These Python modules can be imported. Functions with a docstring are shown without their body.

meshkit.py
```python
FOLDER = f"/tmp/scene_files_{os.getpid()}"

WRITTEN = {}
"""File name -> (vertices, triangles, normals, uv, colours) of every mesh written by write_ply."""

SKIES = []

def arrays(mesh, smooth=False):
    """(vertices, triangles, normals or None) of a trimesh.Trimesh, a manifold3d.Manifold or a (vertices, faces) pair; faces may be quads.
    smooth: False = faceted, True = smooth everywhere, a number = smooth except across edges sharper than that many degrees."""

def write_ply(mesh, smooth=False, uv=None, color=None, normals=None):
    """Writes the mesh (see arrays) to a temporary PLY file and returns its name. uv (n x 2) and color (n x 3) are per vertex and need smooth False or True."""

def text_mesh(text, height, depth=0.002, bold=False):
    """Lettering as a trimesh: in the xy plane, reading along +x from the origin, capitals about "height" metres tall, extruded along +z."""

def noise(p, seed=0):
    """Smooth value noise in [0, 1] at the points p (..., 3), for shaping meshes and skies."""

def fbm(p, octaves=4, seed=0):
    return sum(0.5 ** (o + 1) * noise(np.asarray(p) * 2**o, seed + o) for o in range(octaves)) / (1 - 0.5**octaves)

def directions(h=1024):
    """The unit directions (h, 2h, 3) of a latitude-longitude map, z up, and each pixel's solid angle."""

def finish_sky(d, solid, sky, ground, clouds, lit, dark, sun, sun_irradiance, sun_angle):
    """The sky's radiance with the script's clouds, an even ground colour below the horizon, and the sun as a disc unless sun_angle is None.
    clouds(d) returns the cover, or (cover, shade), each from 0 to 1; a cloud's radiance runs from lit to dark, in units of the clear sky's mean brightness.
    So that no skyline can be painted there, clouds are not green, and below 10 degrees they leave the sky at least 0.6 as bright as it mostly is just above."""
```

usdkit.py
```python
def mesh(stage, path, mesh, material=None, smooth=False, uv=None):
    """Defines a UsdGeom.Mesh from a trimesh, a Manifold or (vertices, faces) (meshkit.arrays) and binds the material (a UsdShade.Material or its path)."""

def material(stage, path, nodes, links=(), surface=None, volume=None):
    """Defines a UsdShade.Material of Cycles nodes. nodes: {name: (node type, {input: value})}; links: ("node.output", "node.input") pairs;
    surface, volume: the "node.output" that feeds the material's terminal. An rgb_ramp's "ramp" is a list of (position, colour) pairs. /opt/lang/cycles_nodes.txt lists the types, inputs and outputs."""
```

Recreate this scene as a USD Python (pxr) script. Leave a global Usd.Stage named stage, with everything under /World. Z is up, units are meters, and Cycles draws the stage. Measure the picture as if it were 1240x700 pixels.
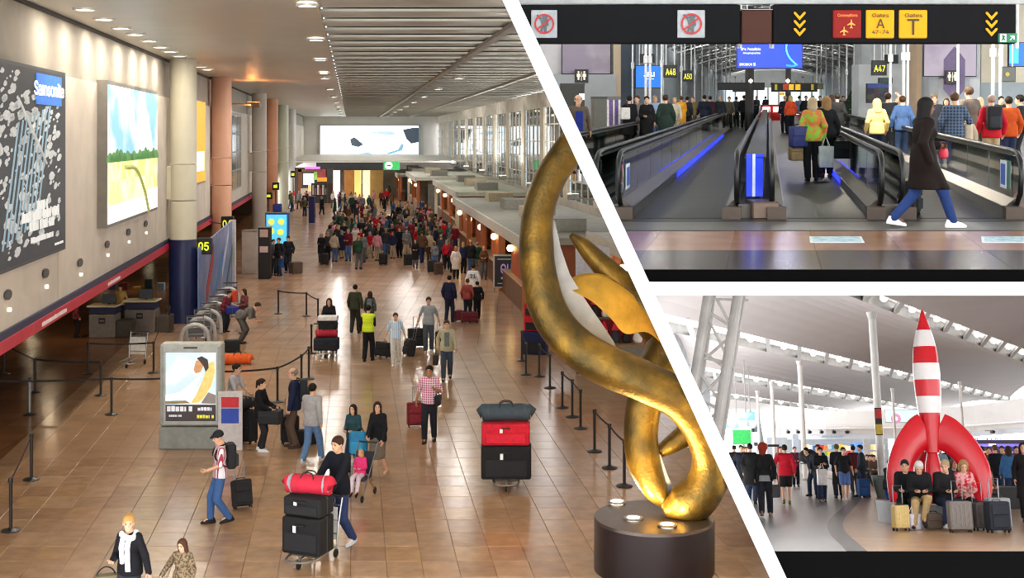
import math, random, sys
import numpy as np, trimesh, manifold3d
import usdkit, meshkit
from pxr import Usd, UsdGeom, UsdLux, UsdShade, Gf, Sdf, Vt
R_ = random.Random(7)
stage = Usd.Stage.CreateInMemory()
UsdGeom.SetStageUpAxis(stage, 'Z')
UsdGeom.Xform.Define(stage, '/World'); UsdGeom.Scope.Define(stage, '/World/Looks')
# ---------------------------------------------------------------- camera, sky, exposure
FPX = 1600.0; CX, CY = 620.0, 165.0; CAM = np.array([0, 0, 7.2])
cam = UsdGeom.Camera.Define(stage, '/World/camera')
cam.AddTranslateOp().Set(Gf.Vec3d(*map(float, CAM))); cam.AddRotateXOp().Set(90.0)
cam.CreateHorizontalApertureAttr(36.0); cam.CreateFocalLengthAttr(FPX * 36.0 / 1240)
cam.CreateVerticalApertureOffsetAttr(-(350 - CY) * 36.0 / 1240)
cam.CreateClippingRangeAttr(Gf.Vec2f(0.5, 2000)); cam.CreateExposureAttr(0.0)
dome = UsdLux.DomeLight.Define(stage, '/World/sky'); dome.CreateIntensityAttr(1.2); dome.CreateColorAttr(Gf.Vec3f(1.0, 1.0, 1.0))


def disk_lamp(name, M, loc, r, power, col=(1, .93, .82), direction=None):
    """A real round lamp shining down (local -z of its hall) or along a direction."""
    l = UsdLux.DiskLight.Define(stage, numbered('/World', name))
    m = M @ T(loc)
    if direction is not None: m = m @ look(direction)
    l.AddTransformOp().Set(gf(m)); l.CreateRadiusAttr(r); l.CreateIntensityAttr(power); l.CreateColorAttr(Gf.Vec3f(*col))
    return l


def rect_lamp(name, M, loc, w, h, power, col=(1, 1, 1), rot=None):
    l = UsdLux.RectLight.Define(stage, numbered('/World', name))
    m = M @ T(loc)
    if rot is not None: m = m @ rot
    l.AddTransformOp().Set(gf(m)); l.CreateWidthAttr(w); l.CreateHeightAttr(h); l.CreateIntensityAttr(power); l.CreateColorAttr(Gf.Vec3f(*col))
    return l


ORD = ['first', 'second', 'third', 'fourth', 'fifth', 'sixth', 'seventh', 'eighth', 'ninth', 'tenth', 'eleventh', 'twelfth', 'thirteenth', 'fourteenth', 'fifteenth', 'sixteenth', 'seventeenth', 'eighteenth', 'nineteenth', 'twentieth']
# ---------------------------------------------------------------- small maths
def T(p): m = np.eye(4); m[:3, 3] = p; return m
def RZ(d): a = math.radians(d); m = np.eye(4); m[0, 0] = m[1, 1] = math.cos(a); m[0, 1] = -math.sin(a); m[1, 0] = math.sin(a); return m
def RX(d): a = math.radians(d); m = np.eye(4); m[1, 1] = m[2, 2] = math.cos(a); m[1, 2] = -math.sin(a); m[2, 1] = math.sin(a); return m
def RY(d): a = math.radians(d); m = np.eye(4); m[0, 0] = m[2, 2] = math.cos(a); m[0, 2] = math.sin(a); m[2, 0] = -math.sin(a); return m
def gf(m): return Gf.Matrix4d(*[float(x) for x in np.asarray(m).T.ravel()])
def look(d):
    z = -np.asarray(d, float); z /= np.linalg.norm(z); x = np.cross([0, 1, 0.01], z); x /= np.linalg.norm(x)
    m = np.eye(4); m[:3, 0] = x; m[:3, 1] = np.cross(z, x); m[:3, 2] = z; return m


class Hall:
    """One of the three halls: level floor z=0, x parallel to the picture, y into the depth; its eye point is the camera, hc above the floor."""
    def __init__(s, vx, vy, hc):
        s.vx, s.vy, s.hc = vx, vy, hc
        a = math.atan((vy - CY) / FPX); ca, sa = math.cos(a), math.sin(a)
        s.B = np.array([[1, 0, 0], [0, ca, sa], [0, -sa, ca]])          # columns: right, forward, up in the world
        s.M = np.eye(4); s.M[:3, :3] = s.B; s.M[:3, 3] = CAM - s.B @ [0, 0, hc]
        d = s.ray(vx, vy); s.sl = d[0] / d[1]                              # slope of the hall's long axis
    def ray(s, px, py): return s.B.T @ np.array([(px - CX) / FPX, 1.0, -(py - CY) / FPX])
    def fl(s, px, py, z=0.0):
        d = s.ray(px, py); t = (z - s.hc) / d[2]; return np.array([d[0] * t, d[1] * t, z])
    def at(s, px, py, Y):
        d = s.ray(px, py); t = Y / d[1]; return np.array([d[0] * t, Y, s.hc + d[2] * t])
    def wall(s, px, py, u):
        d = s.ray(px, py); t = u / (d[0] - s.sl * d[1]); return np.array([d[0] * t, d[1] * t, s.hc + d[2] * t])
    def u(s, u, Y, z): return np.array([u + s.sl * Y, Y, z])
    def px(s, p):
        w = s.B @ (np.asarray(p, float) - [0, 0, s.hc]); return CX + FPX * w[0] / w[1], CY - FPX * w[2] / w[1]
    def depth_for(s, h, hpx): return FPX * h / hpx
    @property
    def yaw(s): return -math.degrees(math.atan(s.sl))


H1 = Hall(425, 165, 7.2); H2 = Hall(930, 118, 1.67); H3 = Hall(1090, 544, 1.6)
# the two faces of the white partition: planes through the eye point
NL = np.array([FPX, (CX - 608.5) - .4628 * CY, .4628 * FPX]); NR = np.array([FPX, (CX - 627.5) - .4642 * CY, .4642 * FPX])


NS = np.array([0, -(352 - CY) / FPX, -1.0])      # the underside of the storey slab: hall 3 stays below it


def clip(m, H):
    """Cuts a hall's mesh where it runs into the white partition (hall 1: left of it, halls 2 and 3: right of it) or the storey slab."""
    o = np.array([0, 0, H.hc])
    for n in ([-NL] if H is H1 else [NR] if H is H2 else [NR, NS]):
        n = H.B.T @ n; n = n / np.linalg.norm(n)
        v = m.vertices @ n - o @ n
        if not len(v) or v.min() >= 0: continue
        m = trimesh.intersections.slice_mesh_plane(m, n, o)
    return m


# ---------------------------------------------------------------- prims
COUNT = {}
def numbered(parent, name):
    k = parent + '/' + name; n = COUNT.get(k, 0); COUNT[k] = n + 1
    return k if n == 0 else f'{k}_{n:03d}'
def tag(p, label=None, cat=None, group=None, kind=None):
    for k, v in (('label', label), ('category', cat), ('group', group), ('kind', kind)):
        if v: p.SetCustomDataByKey(k, v)
def thing(name, label, cat, H, loc=(0, 0, 0), rot=0, group=None, kind=None, extra=None):
    path = numbered('/World', name); x = UsdGeom.Xform.Define(stage, path)
    m = H.M @ T(loc) @ RZ(rot)
    if extra is not None: m = m @ extra
    x.AddTransformOp().Set(gf(m)); tag(x.GetPrim(), label, cat, group, kind); return path
def part(parent, name, m, mat, smooth=35, label=None, kind=None):
    path = numbered(parent, name); g = usdkit.mesh(stage, path, m, mat, smooth=smooth); tag(g.GetPrim(), label, kind=kind); return path
def single(name, label, cat, H, m, mat, smooth=35, loc=(0, 0, 0), rot=0, group=None, kind=None):
    path = numbered('/World', name); g = usdkit.mesh(stage, path, m, mat, smooth=smooth)
    g.AddTransformOp().Set(gf(H.M @ T(loc) @ RZ(rot))); tag(g.GetPrim(), label, cat, group, kind); return path
def struct(name, H, m, mat, label=None, smooth=35, kind='structure'): return single(name, label, None, H, m, mat, smooth, kind=kind)
def copy_thing(src, H, loc, rot=0, label=None, cat=None, group=None, scale=1.0):
    """Another instance of a thing built before (its parts are referenced)."""
    base = src.rsplit('/', 1)[1]
    if base[-4:-3] == '_' and base[-3:].isdigit(): base = base[:-4]
    path = numbered('/World', base); x = UsdGeom.Xform.Define(stage, path); p = x.GetPrim()
    p.GetReferences().AddInternalReference(src); p.SetInstanceable(True)
    x.ClearXformOpOrder(); m = H.M @ T(loc) @ RZ(rot)
    if scale != 1.0: m = m @ np.diag([scale, scale, scale, 1])
    x.AddTransformOp(opSuffix='place').Set(gf(m)); tag(p, label, cat, group); return path


# ---------------------------------------------------------------- meshes
def cat(*ms):
    ms = [m for g in ms for m in (g if isinstance(g, (list, tuple)) else [g])]
    return trimesh.util.concatenate(ms) if len(ms) > 1 else ms[0]
def box(x0, x1, y0, y1, z0, z1, b=0.0):
    if b <= 0:
        m = trimesh.creation.box((abs(x1 - x0), abs(y1 - y0), abs(z1 - z0))); m.apply_translation(((x0 + x1) / 2, (y0 + y1) / 2, (z0 + z1) / 2)); return m
    lo = np.array([min(x0, x1), min(y0, y1), min(z0, z1)]); hi = np.array([max(x0, x1), max(y0, y1), max(z0, z1)])
    pts = []
    for k in range(8):
        c = np.where([k & 1, k & 2, k & 4], hi, lo); s = np.where([k & 1, k & 2, k & 4], -1, 1) * b
        for a in range(3):
            q = c + s; q[a] = c[a]; pts.append(q)
    return trimesh.convex.convex_hull(np.array(pts))
def rbox(x0, x1, y0, y1, z0, z1, r, n=2):
    """Rounded box: hull of little spheres."""
    sp = trimesh.creation.uv_sphere(r, count=[2 * n + 1, 4 * n]).vertices; pts = []
    for x in (x0 + r, x1 - r):
        for y in (y0 + r, y1 - r):
            for z in (z0 + r, z1 - r): pts.append(sp + [x, y, z])
    return trimesh.convex.convex_hull(np.vstack(pts))
def hexa(p):
    """Solid from 8 corners: 4 of one face, 4 of the opposite face in the same order."""
    return trimesh.convex.convex_hull(np.array(p, float))
def quad(a, b, c, d): return trimesh.Trimesh(np.array([a, b, c, d], float), [[0, 1, 2], [0, 2, 3]], process=False)
def slab(a, b, c, d, n, t):
    """A board: the quad a b c d given thickness t along the direction n."""
    n = np.asarray(n, float) / np.linalg.norm(n) * t; q = np.array([a, b, c, d], float); return hexa(np.vstack([q, q + n]))
def cyl(a, b, r, r2=None, n=12, caps=True):
    a, b = np.asarray(a, float), np.asarray(b, float); return tube([a, b], [r, r if r2 is None else r2], n, caps)
def tube(P, R, n=8, caps=True):
    P = np.asarray(P, float); R = np.broadcast_to(np.asarray(R, float), (len(P),))
    t = np.gradient(P, axis=0); t /= np.linalg.norm(t, axis=1, keepdims=True) + 1e-12
    ref = np.array([0, 0, 1.0]) if abs(t[0, 2]) < .9 else np.array([1.0, 0, 0])
    a = np.cross(t[0], ref); a /= np.linalg.norm(a); A = []
    for k in range(len(P)):
        a = a - t[k] * (a @ t[k]); a /= np.linalg.norm(a) + 1e-12; A.append(a)
    A = np.array(A); Bn = np.cross(t, A); th = np.arange(n) * 2 * np.pi / n
    v = P[:, None] + R[:, None, None] * (np.cos(th)[None, :, None] * A[:, None] + np.sin(th)[None, :, None] * Bn[:, None])
    i, j = np.meshgrid(np.arange(len(P) - 1), np.arange(n), indexing='ij'); j2 = (j + 1) % n
    q = np.stack([i * n + j, i * n + j2, (i + 1) * n + j2, (i + 1) * n + j], -1).reshape(-1, 4)
    f = np.vstack([q[:, [0, 1, 2]], q[:, [0, 2, 3]]]); v = v.reshape(-1, 3)
    if caps:
        c0, c1 = len(v), len(v) + 1; v = np.vstack([v, P[0], P[-1]]); k = np.arange(n); l = (len(P) - 1) * n
        f = np.vstack([f, np.stack([np.full(n, c0), (k + 1) % n, k], 1), np.stack([np.full(n, c1), l + k, l + (k + 1) % n], 1)])
    return trimesh.Trimesh(v, f, process=False)
def smooth_path(P, n=8):
    P = np.asarray(P, float); Q = np.vstack([2 * P[0] - P[1], P, 2 * P[-1] - P[-2]]); out = []
    for k in range(1, len(Q) - 2):
        for t in np.linspace(0, 1, n, endpoint=False):
            a, b, c, d = Q[k - 1:k + 3]; out.append(.5 * (2 * b + (c - a) * t + (2 * a - 5 * b + 4 * c - d) * t * t + (3 * b - a - 3 * c + d) * t ** 3))
    out.append(P[-1]); return np.array(out)
def lathe(prof, n=24):
    """Turned about z: prof is (r, z) from the bottom up."""
    prof = np.asarray(prof, float); th = np.arange(n) * 2 * np.pi / n
    v = np.stack([prof[:, None, 0] * np.cos(th), prof[:, None, 0] * np.sin(th), np.broadcast_to(prof[:, None, 1], (len(prof), n))], -1).reshape(-1, 3)
    i, j = np.meshgrid(np.arange(len(prof) - 1), np.arange(n), indexing='ij'); j2 = (j + 1) % n
    q = np.stack([i * n + j, i * n + j2, (i + 1) * n + j2, (i + 1) * n + j], -1).reshape(-1, 4)
    return trimesh.Trimesh(v, np.vstack([q[:, [0, 1, 2]], q[:, [0, 2, 3]]]), process=False)
def xf(m, *Ms):
    m = m.copy()
    for M in Ms: m.apply_transform(M)
    return m
STAND = np.array([[1, 0, 0, 0], [0, 0, -1, 0], [0, 1, 0, 0], [0, 0, 0, 1.0]])        # lettering in xy stands up, facing -y
TEXTS = {}
def text(s, h, bold=True, depth=.01, w=None):
    """Standing lettering centred on the origin, facing -y."""
    k = (s, h, bold, depth, w)
    if k not in TEXTS:
        m = meshkit.text_mesh(s, h, depth, bold); b = m.bounds; m.apply_translation(-(b[0] + b[1]) / 2)
        if w: m.apply_scale([w / (b[1] - b[0])[0], 1, 1])
        TEXTS[k] = xf(m, STAND)
    return TEXTS[k].copy()
def blocks(h, w, depth=.01):
    """Small print that cannot be read in the photograph: a row of uneven little blocks."""
    n = max(3, int(w / h * 1.3)); r = random.Random(n * 7 + int(h * 1000)); x = -w / 2; ms = []
    for k in range(n):
        b = w / n * (.82 if k % 5 != 4 else .4); ms.append(box(x, x + b, -depth, 0, -h / 2, h / 2 - h * .2 * r.random())); x += w / n
    return cat(*ms)
def poly(pts, depth=.01):
    """A flat standing shape (x, z points) of small thickness facing -y, front face at y=0."""
    import shapely
    g = shapely.Polygon(pts).buffer(0); m = cat([trimesh.creation.extrude_polygon(p, depth, engine='earcut') for p in getattr(g, 'geoms', [g])])
    m = xf(m, STAND); m.apply_translation((0, depth, 0)); return m
def ring(r0, r1, depth=.01, n=28):
    import shapely
    g = shapely.Point(0, 0).buffer(r1, n).difference(shapely.Point(0, 0).buffer(r0, n)); m = xf(trimesh.creation.extrude_polygon(g, depth, engine='earcut'), STAND); m.apply_translation((0, depth, 0)); return m
def wob(m, amp, sc, seed=0):
    m = m.copy(); n = meshkit.fbm(m.vertices * sc, 2, seed) - .5; m.vertices = m.vertices + m.vertex_normals * (n * amp)[:, None]; return m


# ---------------------------------------------------------------- materials
def lin(c):
    if isinstance(c, str): c = [int(c[k:k + 2], 16) for k in (0, 2, 4)]
    return [((x / 255 + .055) / 1.055) ** 2.4 if x / 255 > .04045 else x / 255 / 12.92 for x in c]
MATS = {}
def M(c, rough=.6, metal=0.0, emit=0.0, kind=None, sc=8.0, amp=.12, c2=None, spec=.5, bump=0.0):
    """Procedural material from an sRGB colour: mottled by noise; kind: stripes, plaid, hstripes, check, leaf."""
    k = (str(c), rough, metal, emit, kind, sc, amp, str(c2), spec, bump)
    if k in MATS: return MATS[k]
    name = f'/World/Looks/m{len(MATS):03d}'; a = np.array(lin(c)); b = np.array(lin(c2)) if c2 else None
    P = {'roughness': rough, 'metallic': metal, 'specular_ior_level': spec}
    nodes = {'t': ('texture_coordinate', {}), 'p': ('principled_bsdf', P)}; L = []
    if kind is None:
        nodes['n'] = ('noise_texture', {'scale': sc, 'detail': 3.0}); nodes['r'] = ('rgb_ramp', {'ramp': [(.3, a * (1 - amp)), (.7, np.minimum(a * (1 + amp), 1))]})
        L = [('t.object', 'n.vector'), ('n.fac', 'r.fac'), ('r.color', 'p.base_color')]
    elif kind in ('stripes', 'hstripes'):
        nodes['n'] = ('wave_texture', {'wave_type': 'bands', 'bands_direction': 'x' if kind == 'stripes' else 'z', 'scale': sc}); nodes['r'] = ('rgb_ramp', {'ramp': [(0, a), (.5, b)], 'interpolate': False})
        L = [('t.object', 'n.vector'), ('n.fac', 'r.fac'), ('r.color', 'p.base_color')]
    elif kind == 'plaid':
        nodes['n'] = ('wave_texture', {'wave_type': 'bands', 'bands_direction': 'x', 'scale': sc}); nodes['n2'] = ('wave_texture', {'wave_type': 'bands', 'bands_direction': 'z', 'scale': sc})
        nodes['q'] = ('math', {'math_type': 'add'}); nodes['h'] = ('math', {'math_type': 'multiply', 'value2': .5}); nodes['r'] = ('rgb_ramp', {'ramp': [(.25, a), (.6, b)]})
        L = [('t.object', 'n.vector'), ('t.object', 'n2.vector'), ('n.fac', 'q.value1'), ('n2.fac', 'q.value2'), ('q.value', 'h.value1'), ('h.value', 'r.fac'), ('r.color', 'p.base_color')]
    elif kind == 'blotch':
        nodes['n'] = ('noise_texture', {'scale': sc, 'detail': 4.0}); nodes['r'] = ('rgb_ramp', {'ramp': [(.42, a), (.56, b)]})
        L = [('t.object', 'n.vector'), ('n.fac', 'r.fac'), ('r.color', 'p.base_color')]
    elif kind == 'voronoi':
        nodes['n'] = ('voronoi_texture', {'scale': sc}); nodes['r'] = ('hsv', {'saturation': 1.3, 'value': amp, 'fac': 1.0})
        L = [('t.object', 'n.vector'), ('n.color', 'r.color'), ('r.color', 'p.base_color')]
    if bump:
        nodes['bn'] = ('noise_texture', {'scale': sc * 4, 'detail': 3.0}); nodes['bu'] = ('bump', {'strength': bump, 'distance': .02}); L += [('t.object', 'bn.vector'), ('bn.fac', 'bu.height'), ('bu.normal', 'p.normal')]
    if emit:
        P['emission_strength'] = emit; L += [(x[0], 'p.emission_color') for x in L if x[1] == 'p.base_color']
    MATS[k] = usdkit.material(stage, name, nodes, L, surface='p.BSDF'); return MATS[k]
def glass(c, fac=.12, rough=.03, name=None):
    """Window pane or balustrade: clear with a tint, mixed with a reflection that grows at grazing angles."""
    k = ('glass', str(c), fac, rough)
    if k not in MATS:
        MATS[k] = usdkit.material(stage, f'/World/Looks/m{len(MATS):03d}', {'a': ('transparent_bsdf', {'color': lin(c)}), 'g': ('glossy_bsdf', {'color': (1, 1, 1), 'roughness': rough}), 'f': ('fresnel', {'IOR': 1.45}), 'x': ('math', {'math_type': 'multiply', 'value2': fac / .04}), 'm': ('mix_closure', {})},
                                  [('f.fac', 'x.value1'), ('x.value', 'm.fac'), ('a.BSDF', 'm.closure1'), ('g.BSDF', 'm.closure2')], surface='m.closure')
    return MATS[k]
def tile_floor(c, c2, sx, sy, mortar, rough=.22, spec=.5):
    """Far-off stone floor: tile grid in the material."""
    k = ('tile', str(c), str(c2), sx, sy, str(mortar), rough)
    if k not in MATS:
        a, b = np.array(lin(c)), np.array(lin(c2))
        MATS[k] = usdkit.material(stage, f'/World/Looks/m{len(MATS):03d}', {'t': ('texture_coordinate', {}), 'b': ('brick_texture', {'color1': a, 'color2': b, 'mortar': lin(mortar), 'offset': 0.0, 'scale': 1.0, 'mortar_size': .012, 'brick_width': sx, 'row_height': sy}),
            'n': ('noise_texture', {'scale': .7, 'detail': 4.0}), 'r': ('rgb_ramp', {'ramp': [(.3, (.78, .78, .78)), (.7, (1.1, 1.08, 1.05))]}), 'x': ('mix_color', {'blend_type': 'multiply', 'fac': 1.0, 'use_clamp': False}), 'p': ('principled_bsdf', {'roughness': rough, 'specular_ior_level': spec})},
            [('t.object', 'b.vector'), ('t.object', 'n.vector'), ('n.fac', 'r.fac'), ('b.color', 'x.a'), ('r.color', 'x.b'), ('x.result', 'p.base_color')], surface='p.BSDF')
    return MATS[k]
# ---------------------------------------------------------------- people
class Field:
    def __init__(s, lo, hi, h):
        s.lo, s.h = np.asarray(lo, float), h; s.n = np.ceil((np.asarray(hi) - lo) / h).astype(int) + 1; s.F = np.full(s.n, 9.0, np.float32)
    def block(s, lo, hi):
        i0 = np.maximum(((lo - s.lo) / s.h).astype(int), 0); i1 = np.minimum(((hi - s.lo) / s.h).astype(int) + 2, s.n)
        ax = [s.lo[k] + s.h * np.arange(i0[k], i1[k]) for k in range(3)]
        return tuple(slice(i0[k], i1[k]) for k in range(3)), ax[0][:, None, None], ax[1][None, :, None], ax[2][None, None, :]
    def blend(s, sl, d, k):
        f = s.F[sl]
        if f.size == 0: return
        h = np.clip(.5 + .5 * (d - f) / k, 0, 1); s.F[sl] = d + (f - d) * h - k * h * (1 - h)
    def cone(s, a, b, ra, rb, k=.03, sy=1.0):
        a, b = np.asarray(a, float), np.asarray(b, float); m = max(ra, rb) * 1.0 / min(sy, 1) + k + s.h * 1.5
        sl, x, y, z = s.block(np.minimum(a, b) - m, np.maximum(a, b) + m); d = b - a; dd = d @ d + 1e-12
        t = np.clip(((x - a[0]) * d[0] + (y - a[1]) * d[1] + (z - a[2]) * d[2]) / dd, 0, 1)
        s.blend(sl, (np.sqrt((x - a[0] - t * d[0]) ** 2 + ((y - a[1] - t * d[1]) * sy) ** 2 + (z - a[2] - t * d[2]) ** 2) - (ra + t * (rb - ra))).astype(np.float32), k)
    def ell(s, c, r, R=None, k=.03):
        c, r = np.asarray(c, float), np.asarray(r, float); m = r.max() + k + s.h * 1.5; sl, x, y, z = s.block(c - m, c + m); p = [x - c[0], y - c[1], z - c[2]]
        if R is not None: p = [sum(R[i, j] * p[i] for i in range(3)) for j in range(3)]
        k0 = np.sqrt(sum((p[j] / r[j]) ** 2 for j in range(3))); k1 = np.sqrt(sum((p[j] / r[j] ** 2) ** 2 for j in range(3))) + 1e-9
        s.blend(sl, (k0 * (k0 - 1) / k1).astype(np.float32), k)
    def cut(s, n, c):
        """Keep where n.p <= c."""
        x = [s.lo[k] + s.h * np.arange(s.n[k]) for k in range(3)]
        s.F = np.maximum(s.F, (n[0] * x[0][:, None, None] + n[1] * x[1][None, :, None] + n[2] * x[2][None, None, :] - c).astype(np.float32))
    def carve(s, c, r):
        c, r = np.asarray(c, float), np.asarray(r, float); x = [(s.lo[k] + s.h * np.arange(s.n[k]) - c[k]) / r[k] for k in range(3)]
        d = (np.sqrt(x[0][:, None, None] ** 2 + x[1][None, :, None] ** 2 + x[2][None, None, :] ** 2) - 1) * r.min(); s.F = np.maximum(s.F, -d.astype(np.float32))
    def mesh(s):
        F = s.F; I = F < 0; n = F.shape
        cnt = sum(I[a:n[0] - 1 + a, b:n[1] - 1 + b, c:n[2] - 1 + c].astype(np.int8) for a in (0, 1) for b in (0, 1) for c in (0, 1))
        cells = np.argwhere((cnt > 0) & (cnt < 8)); idm = np.full(np.array(n) - 1, -1); idm[tuple(cells.T)] = np.arange(len(cells))
        corner = [(a, b, c) for a in (0, 1) for b in (0, 1) for c in (0, 1)]
        val = np.stack([F[tuple((cells + o).T)] for o in corner], 1); acc = np.zeros((len(cells), 3)); w = np.zeros(len(cells))
        for i in range(8):
            for j in range(i + 1, 8):
                o1, o2 = np.array(corner[i]), np.array(corner[j])
                if abs(o1 - o2).sum() != 1: continue
                a, b = val[:, i], val[:, j]; m = (a < 0) != (b < 0); t = np.where(m, a / np.where(m, a - b, 1), 0)
                acc += np.where(m[:, None], o1 + t[:, None] * (o2 - o1), 0); w += m
        V = s.lo + s.h * (cells + acc / w[:, None]); Q = []
        for ax in range(3):
            o = [0, 0, 0]; o[ax] = 1; u, v = (ax + 1) % 3, (ax + 2) % 3
            sl0 = [slice(1, -1)] * 3; sl0[ax] = slice(0, n[ax] - 1); sl1 = [slice(1, -1)] * 3; sl1[ax] = slice(1, n[ax])
            A, Bm = I[tuple(sl0)], I[tuple(sl1)]; e = np.argwhere(A != Bm); 
            if not len(e): continue
            fl = A[tuple(e.T)]; e = e + 1; e[:, ax] -= 1; q = []
            for du, dv in ((-1, -1), (0, -1), (0, 0), (-1, 0)):
                c = e.copy(); c[:, u] += du; c[:, v] += dv; q.append(idm[tuple(c.T)])
            q = np.stack(q, 1); q[~fl] = q[~fl][:, ::-1]; Q.append(q)
        Q = np.vstack(Q); return trimesh.Trimesh(V, np.vstack([Q[:, [0, 1, 2]], Q[:, [0, 2, 3]]]), process=False)


def ik(a, t, l1, l2, pole):
    a, t = np.asarray(a, float), np.asarray(t, float); d = t - a; L = np.linalg.norm(d); 
    if L > (l1 + l2) * .995: t = a + d / L * (l1 + l2) * .995; d = t - a; L = np.linalg.norm(d)
    c = (l1 * l1 + L * L - l2 * l2) / (2 * L); h = math.sqrt(max(l1 * l1 - c * c, 0)); u = d / L; p = np.asarray(pole, float) - u * (np.asarray(pole) @ u); p /= np.linalg.norm(p) + 1e-9
    return a + u * c + p * h, t


def head_mesh(h=.013):
    f = Field((-.13, -.14, -.17), (.13, .15, .16), h)
    f.ell((0, -.012, .035), (.075, .095, .088)); f.ell((0, .018, -.03), (.058, .07, .085)); f.ell((0, .045, -.085), (.034, .034, .03), k=.03)
    f.cone((0, .082, .018), (0, .104, -.022), .009, .015, .012); f.ell((0, .078, -.052), (.024, .013, .009), k=.01); f.ell((0, .08, .03), (.05, .012, .012), k=.015)
    for s in (-1, 1): f.ell((s * .078, -.005, -.005), (.012, .022, .032), k=.01); f.carve((s * .031, .096, .008), (.016, .016, .012))
    f.cone((0, -.02, -.09), (0, -.03, -.165), .052, .054, .02)
    return f.mesh()
HEAD = head_mesh(.014); HEADC = head_mesh(.024)
EYES = cat([trimesh.creation.icosphere(1, .011).apply_translation((s * .031, .078, .009)) for s in (-1, 1)])
BROWS = cat([box(-.017, .017, -.004, .004, -.004, .004).apply_translation((s * .031, .091, .033)) for s in (-1, 1)])
def hair_mesh(style, h=.017):
    f = Field((-.2, -.26, -.55), (.2, .19, .22), h)
    f.ell((0, -.018, .04), (.09, .11, .098))
    if style == 'short': f.carve((0, .085, -.03), (.088, .085, .085)); f.cut((0, 0, -1), .045)
    elif style == 'bald': f.carve((0, .05, .13), (.11, .13, .1)); f.carve((0, .085, -.03), (.088, .085, .085)); f.cut((0, 0, -1), .045)
    elif style in ('bob', 'long', 'verylong'):
        dz = {'bob': .12, 'long': .26, 'verylong': .40}[style]
        f.cone((0, -.045, .0), (0, -.075, -dz), .098, .085, .03, 1.35)
        for s in (-1, 1): f.cone((s * .068, .0, .02), (s * .085, -.02, -dz * .75), .03, .028, .03)
        f.carve((0, .095, -.02), (.066, .09, .1)); f.carve((0, .16, -.3), (.1, .13, .35))
    elif style == 'tail': f.carve((0, .085, -.03), (.086, .085, .085)); f.cut((0, 0, -1), .05); f.cone((0, -.12, .06), (0, -.15, -.1), .035, .02, .03)
    elif style == 'bun': f.carve((0, .085, -.03), (.086, .085, .085)); f.cut((0, 0, -1), .05); f.ell((0, -.1, .1), (.05, .05, .045))
    elif style == 'puff': f.ell((0, -.03, .05), (.12, .13, .11)); f.cone((0, -.06, 0), (0, -.07, -.1), .1, .08, .03); f.carve((0, .11, -.03), (.07, .1, .1))
    elif style == 'cap': f.carve((0, .09, -.06), (.1, .1, .1)); f.cut((0, 0, -1), .0); f.cone((0, .09, .055), (0, .15, .04), .02, .012, .02); f.cone((-.04, .09, .052), (-.035, .14, .04), .02, .012, .02); f.cone((.04, .09, .052), (.035, .14, .04), .02, .012, .02)
    elif style == 'hood': f.ell((0, -.035, .0), (.115, .12, .15)); f.cone((0, -.06, -.08), (0, -.05, -.17), .11, .14, .03); f.carve((0, .12, -.02), (.075, .12, .1))
    return f.mesh()
HAIR = {}
def hair(style, crowd):
    k = (style, crowd)
    if k not in HAIR: HAIR[k] = hair_mesh(style, .03 if crowd else .018)
    return HAIR[k]
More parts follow.
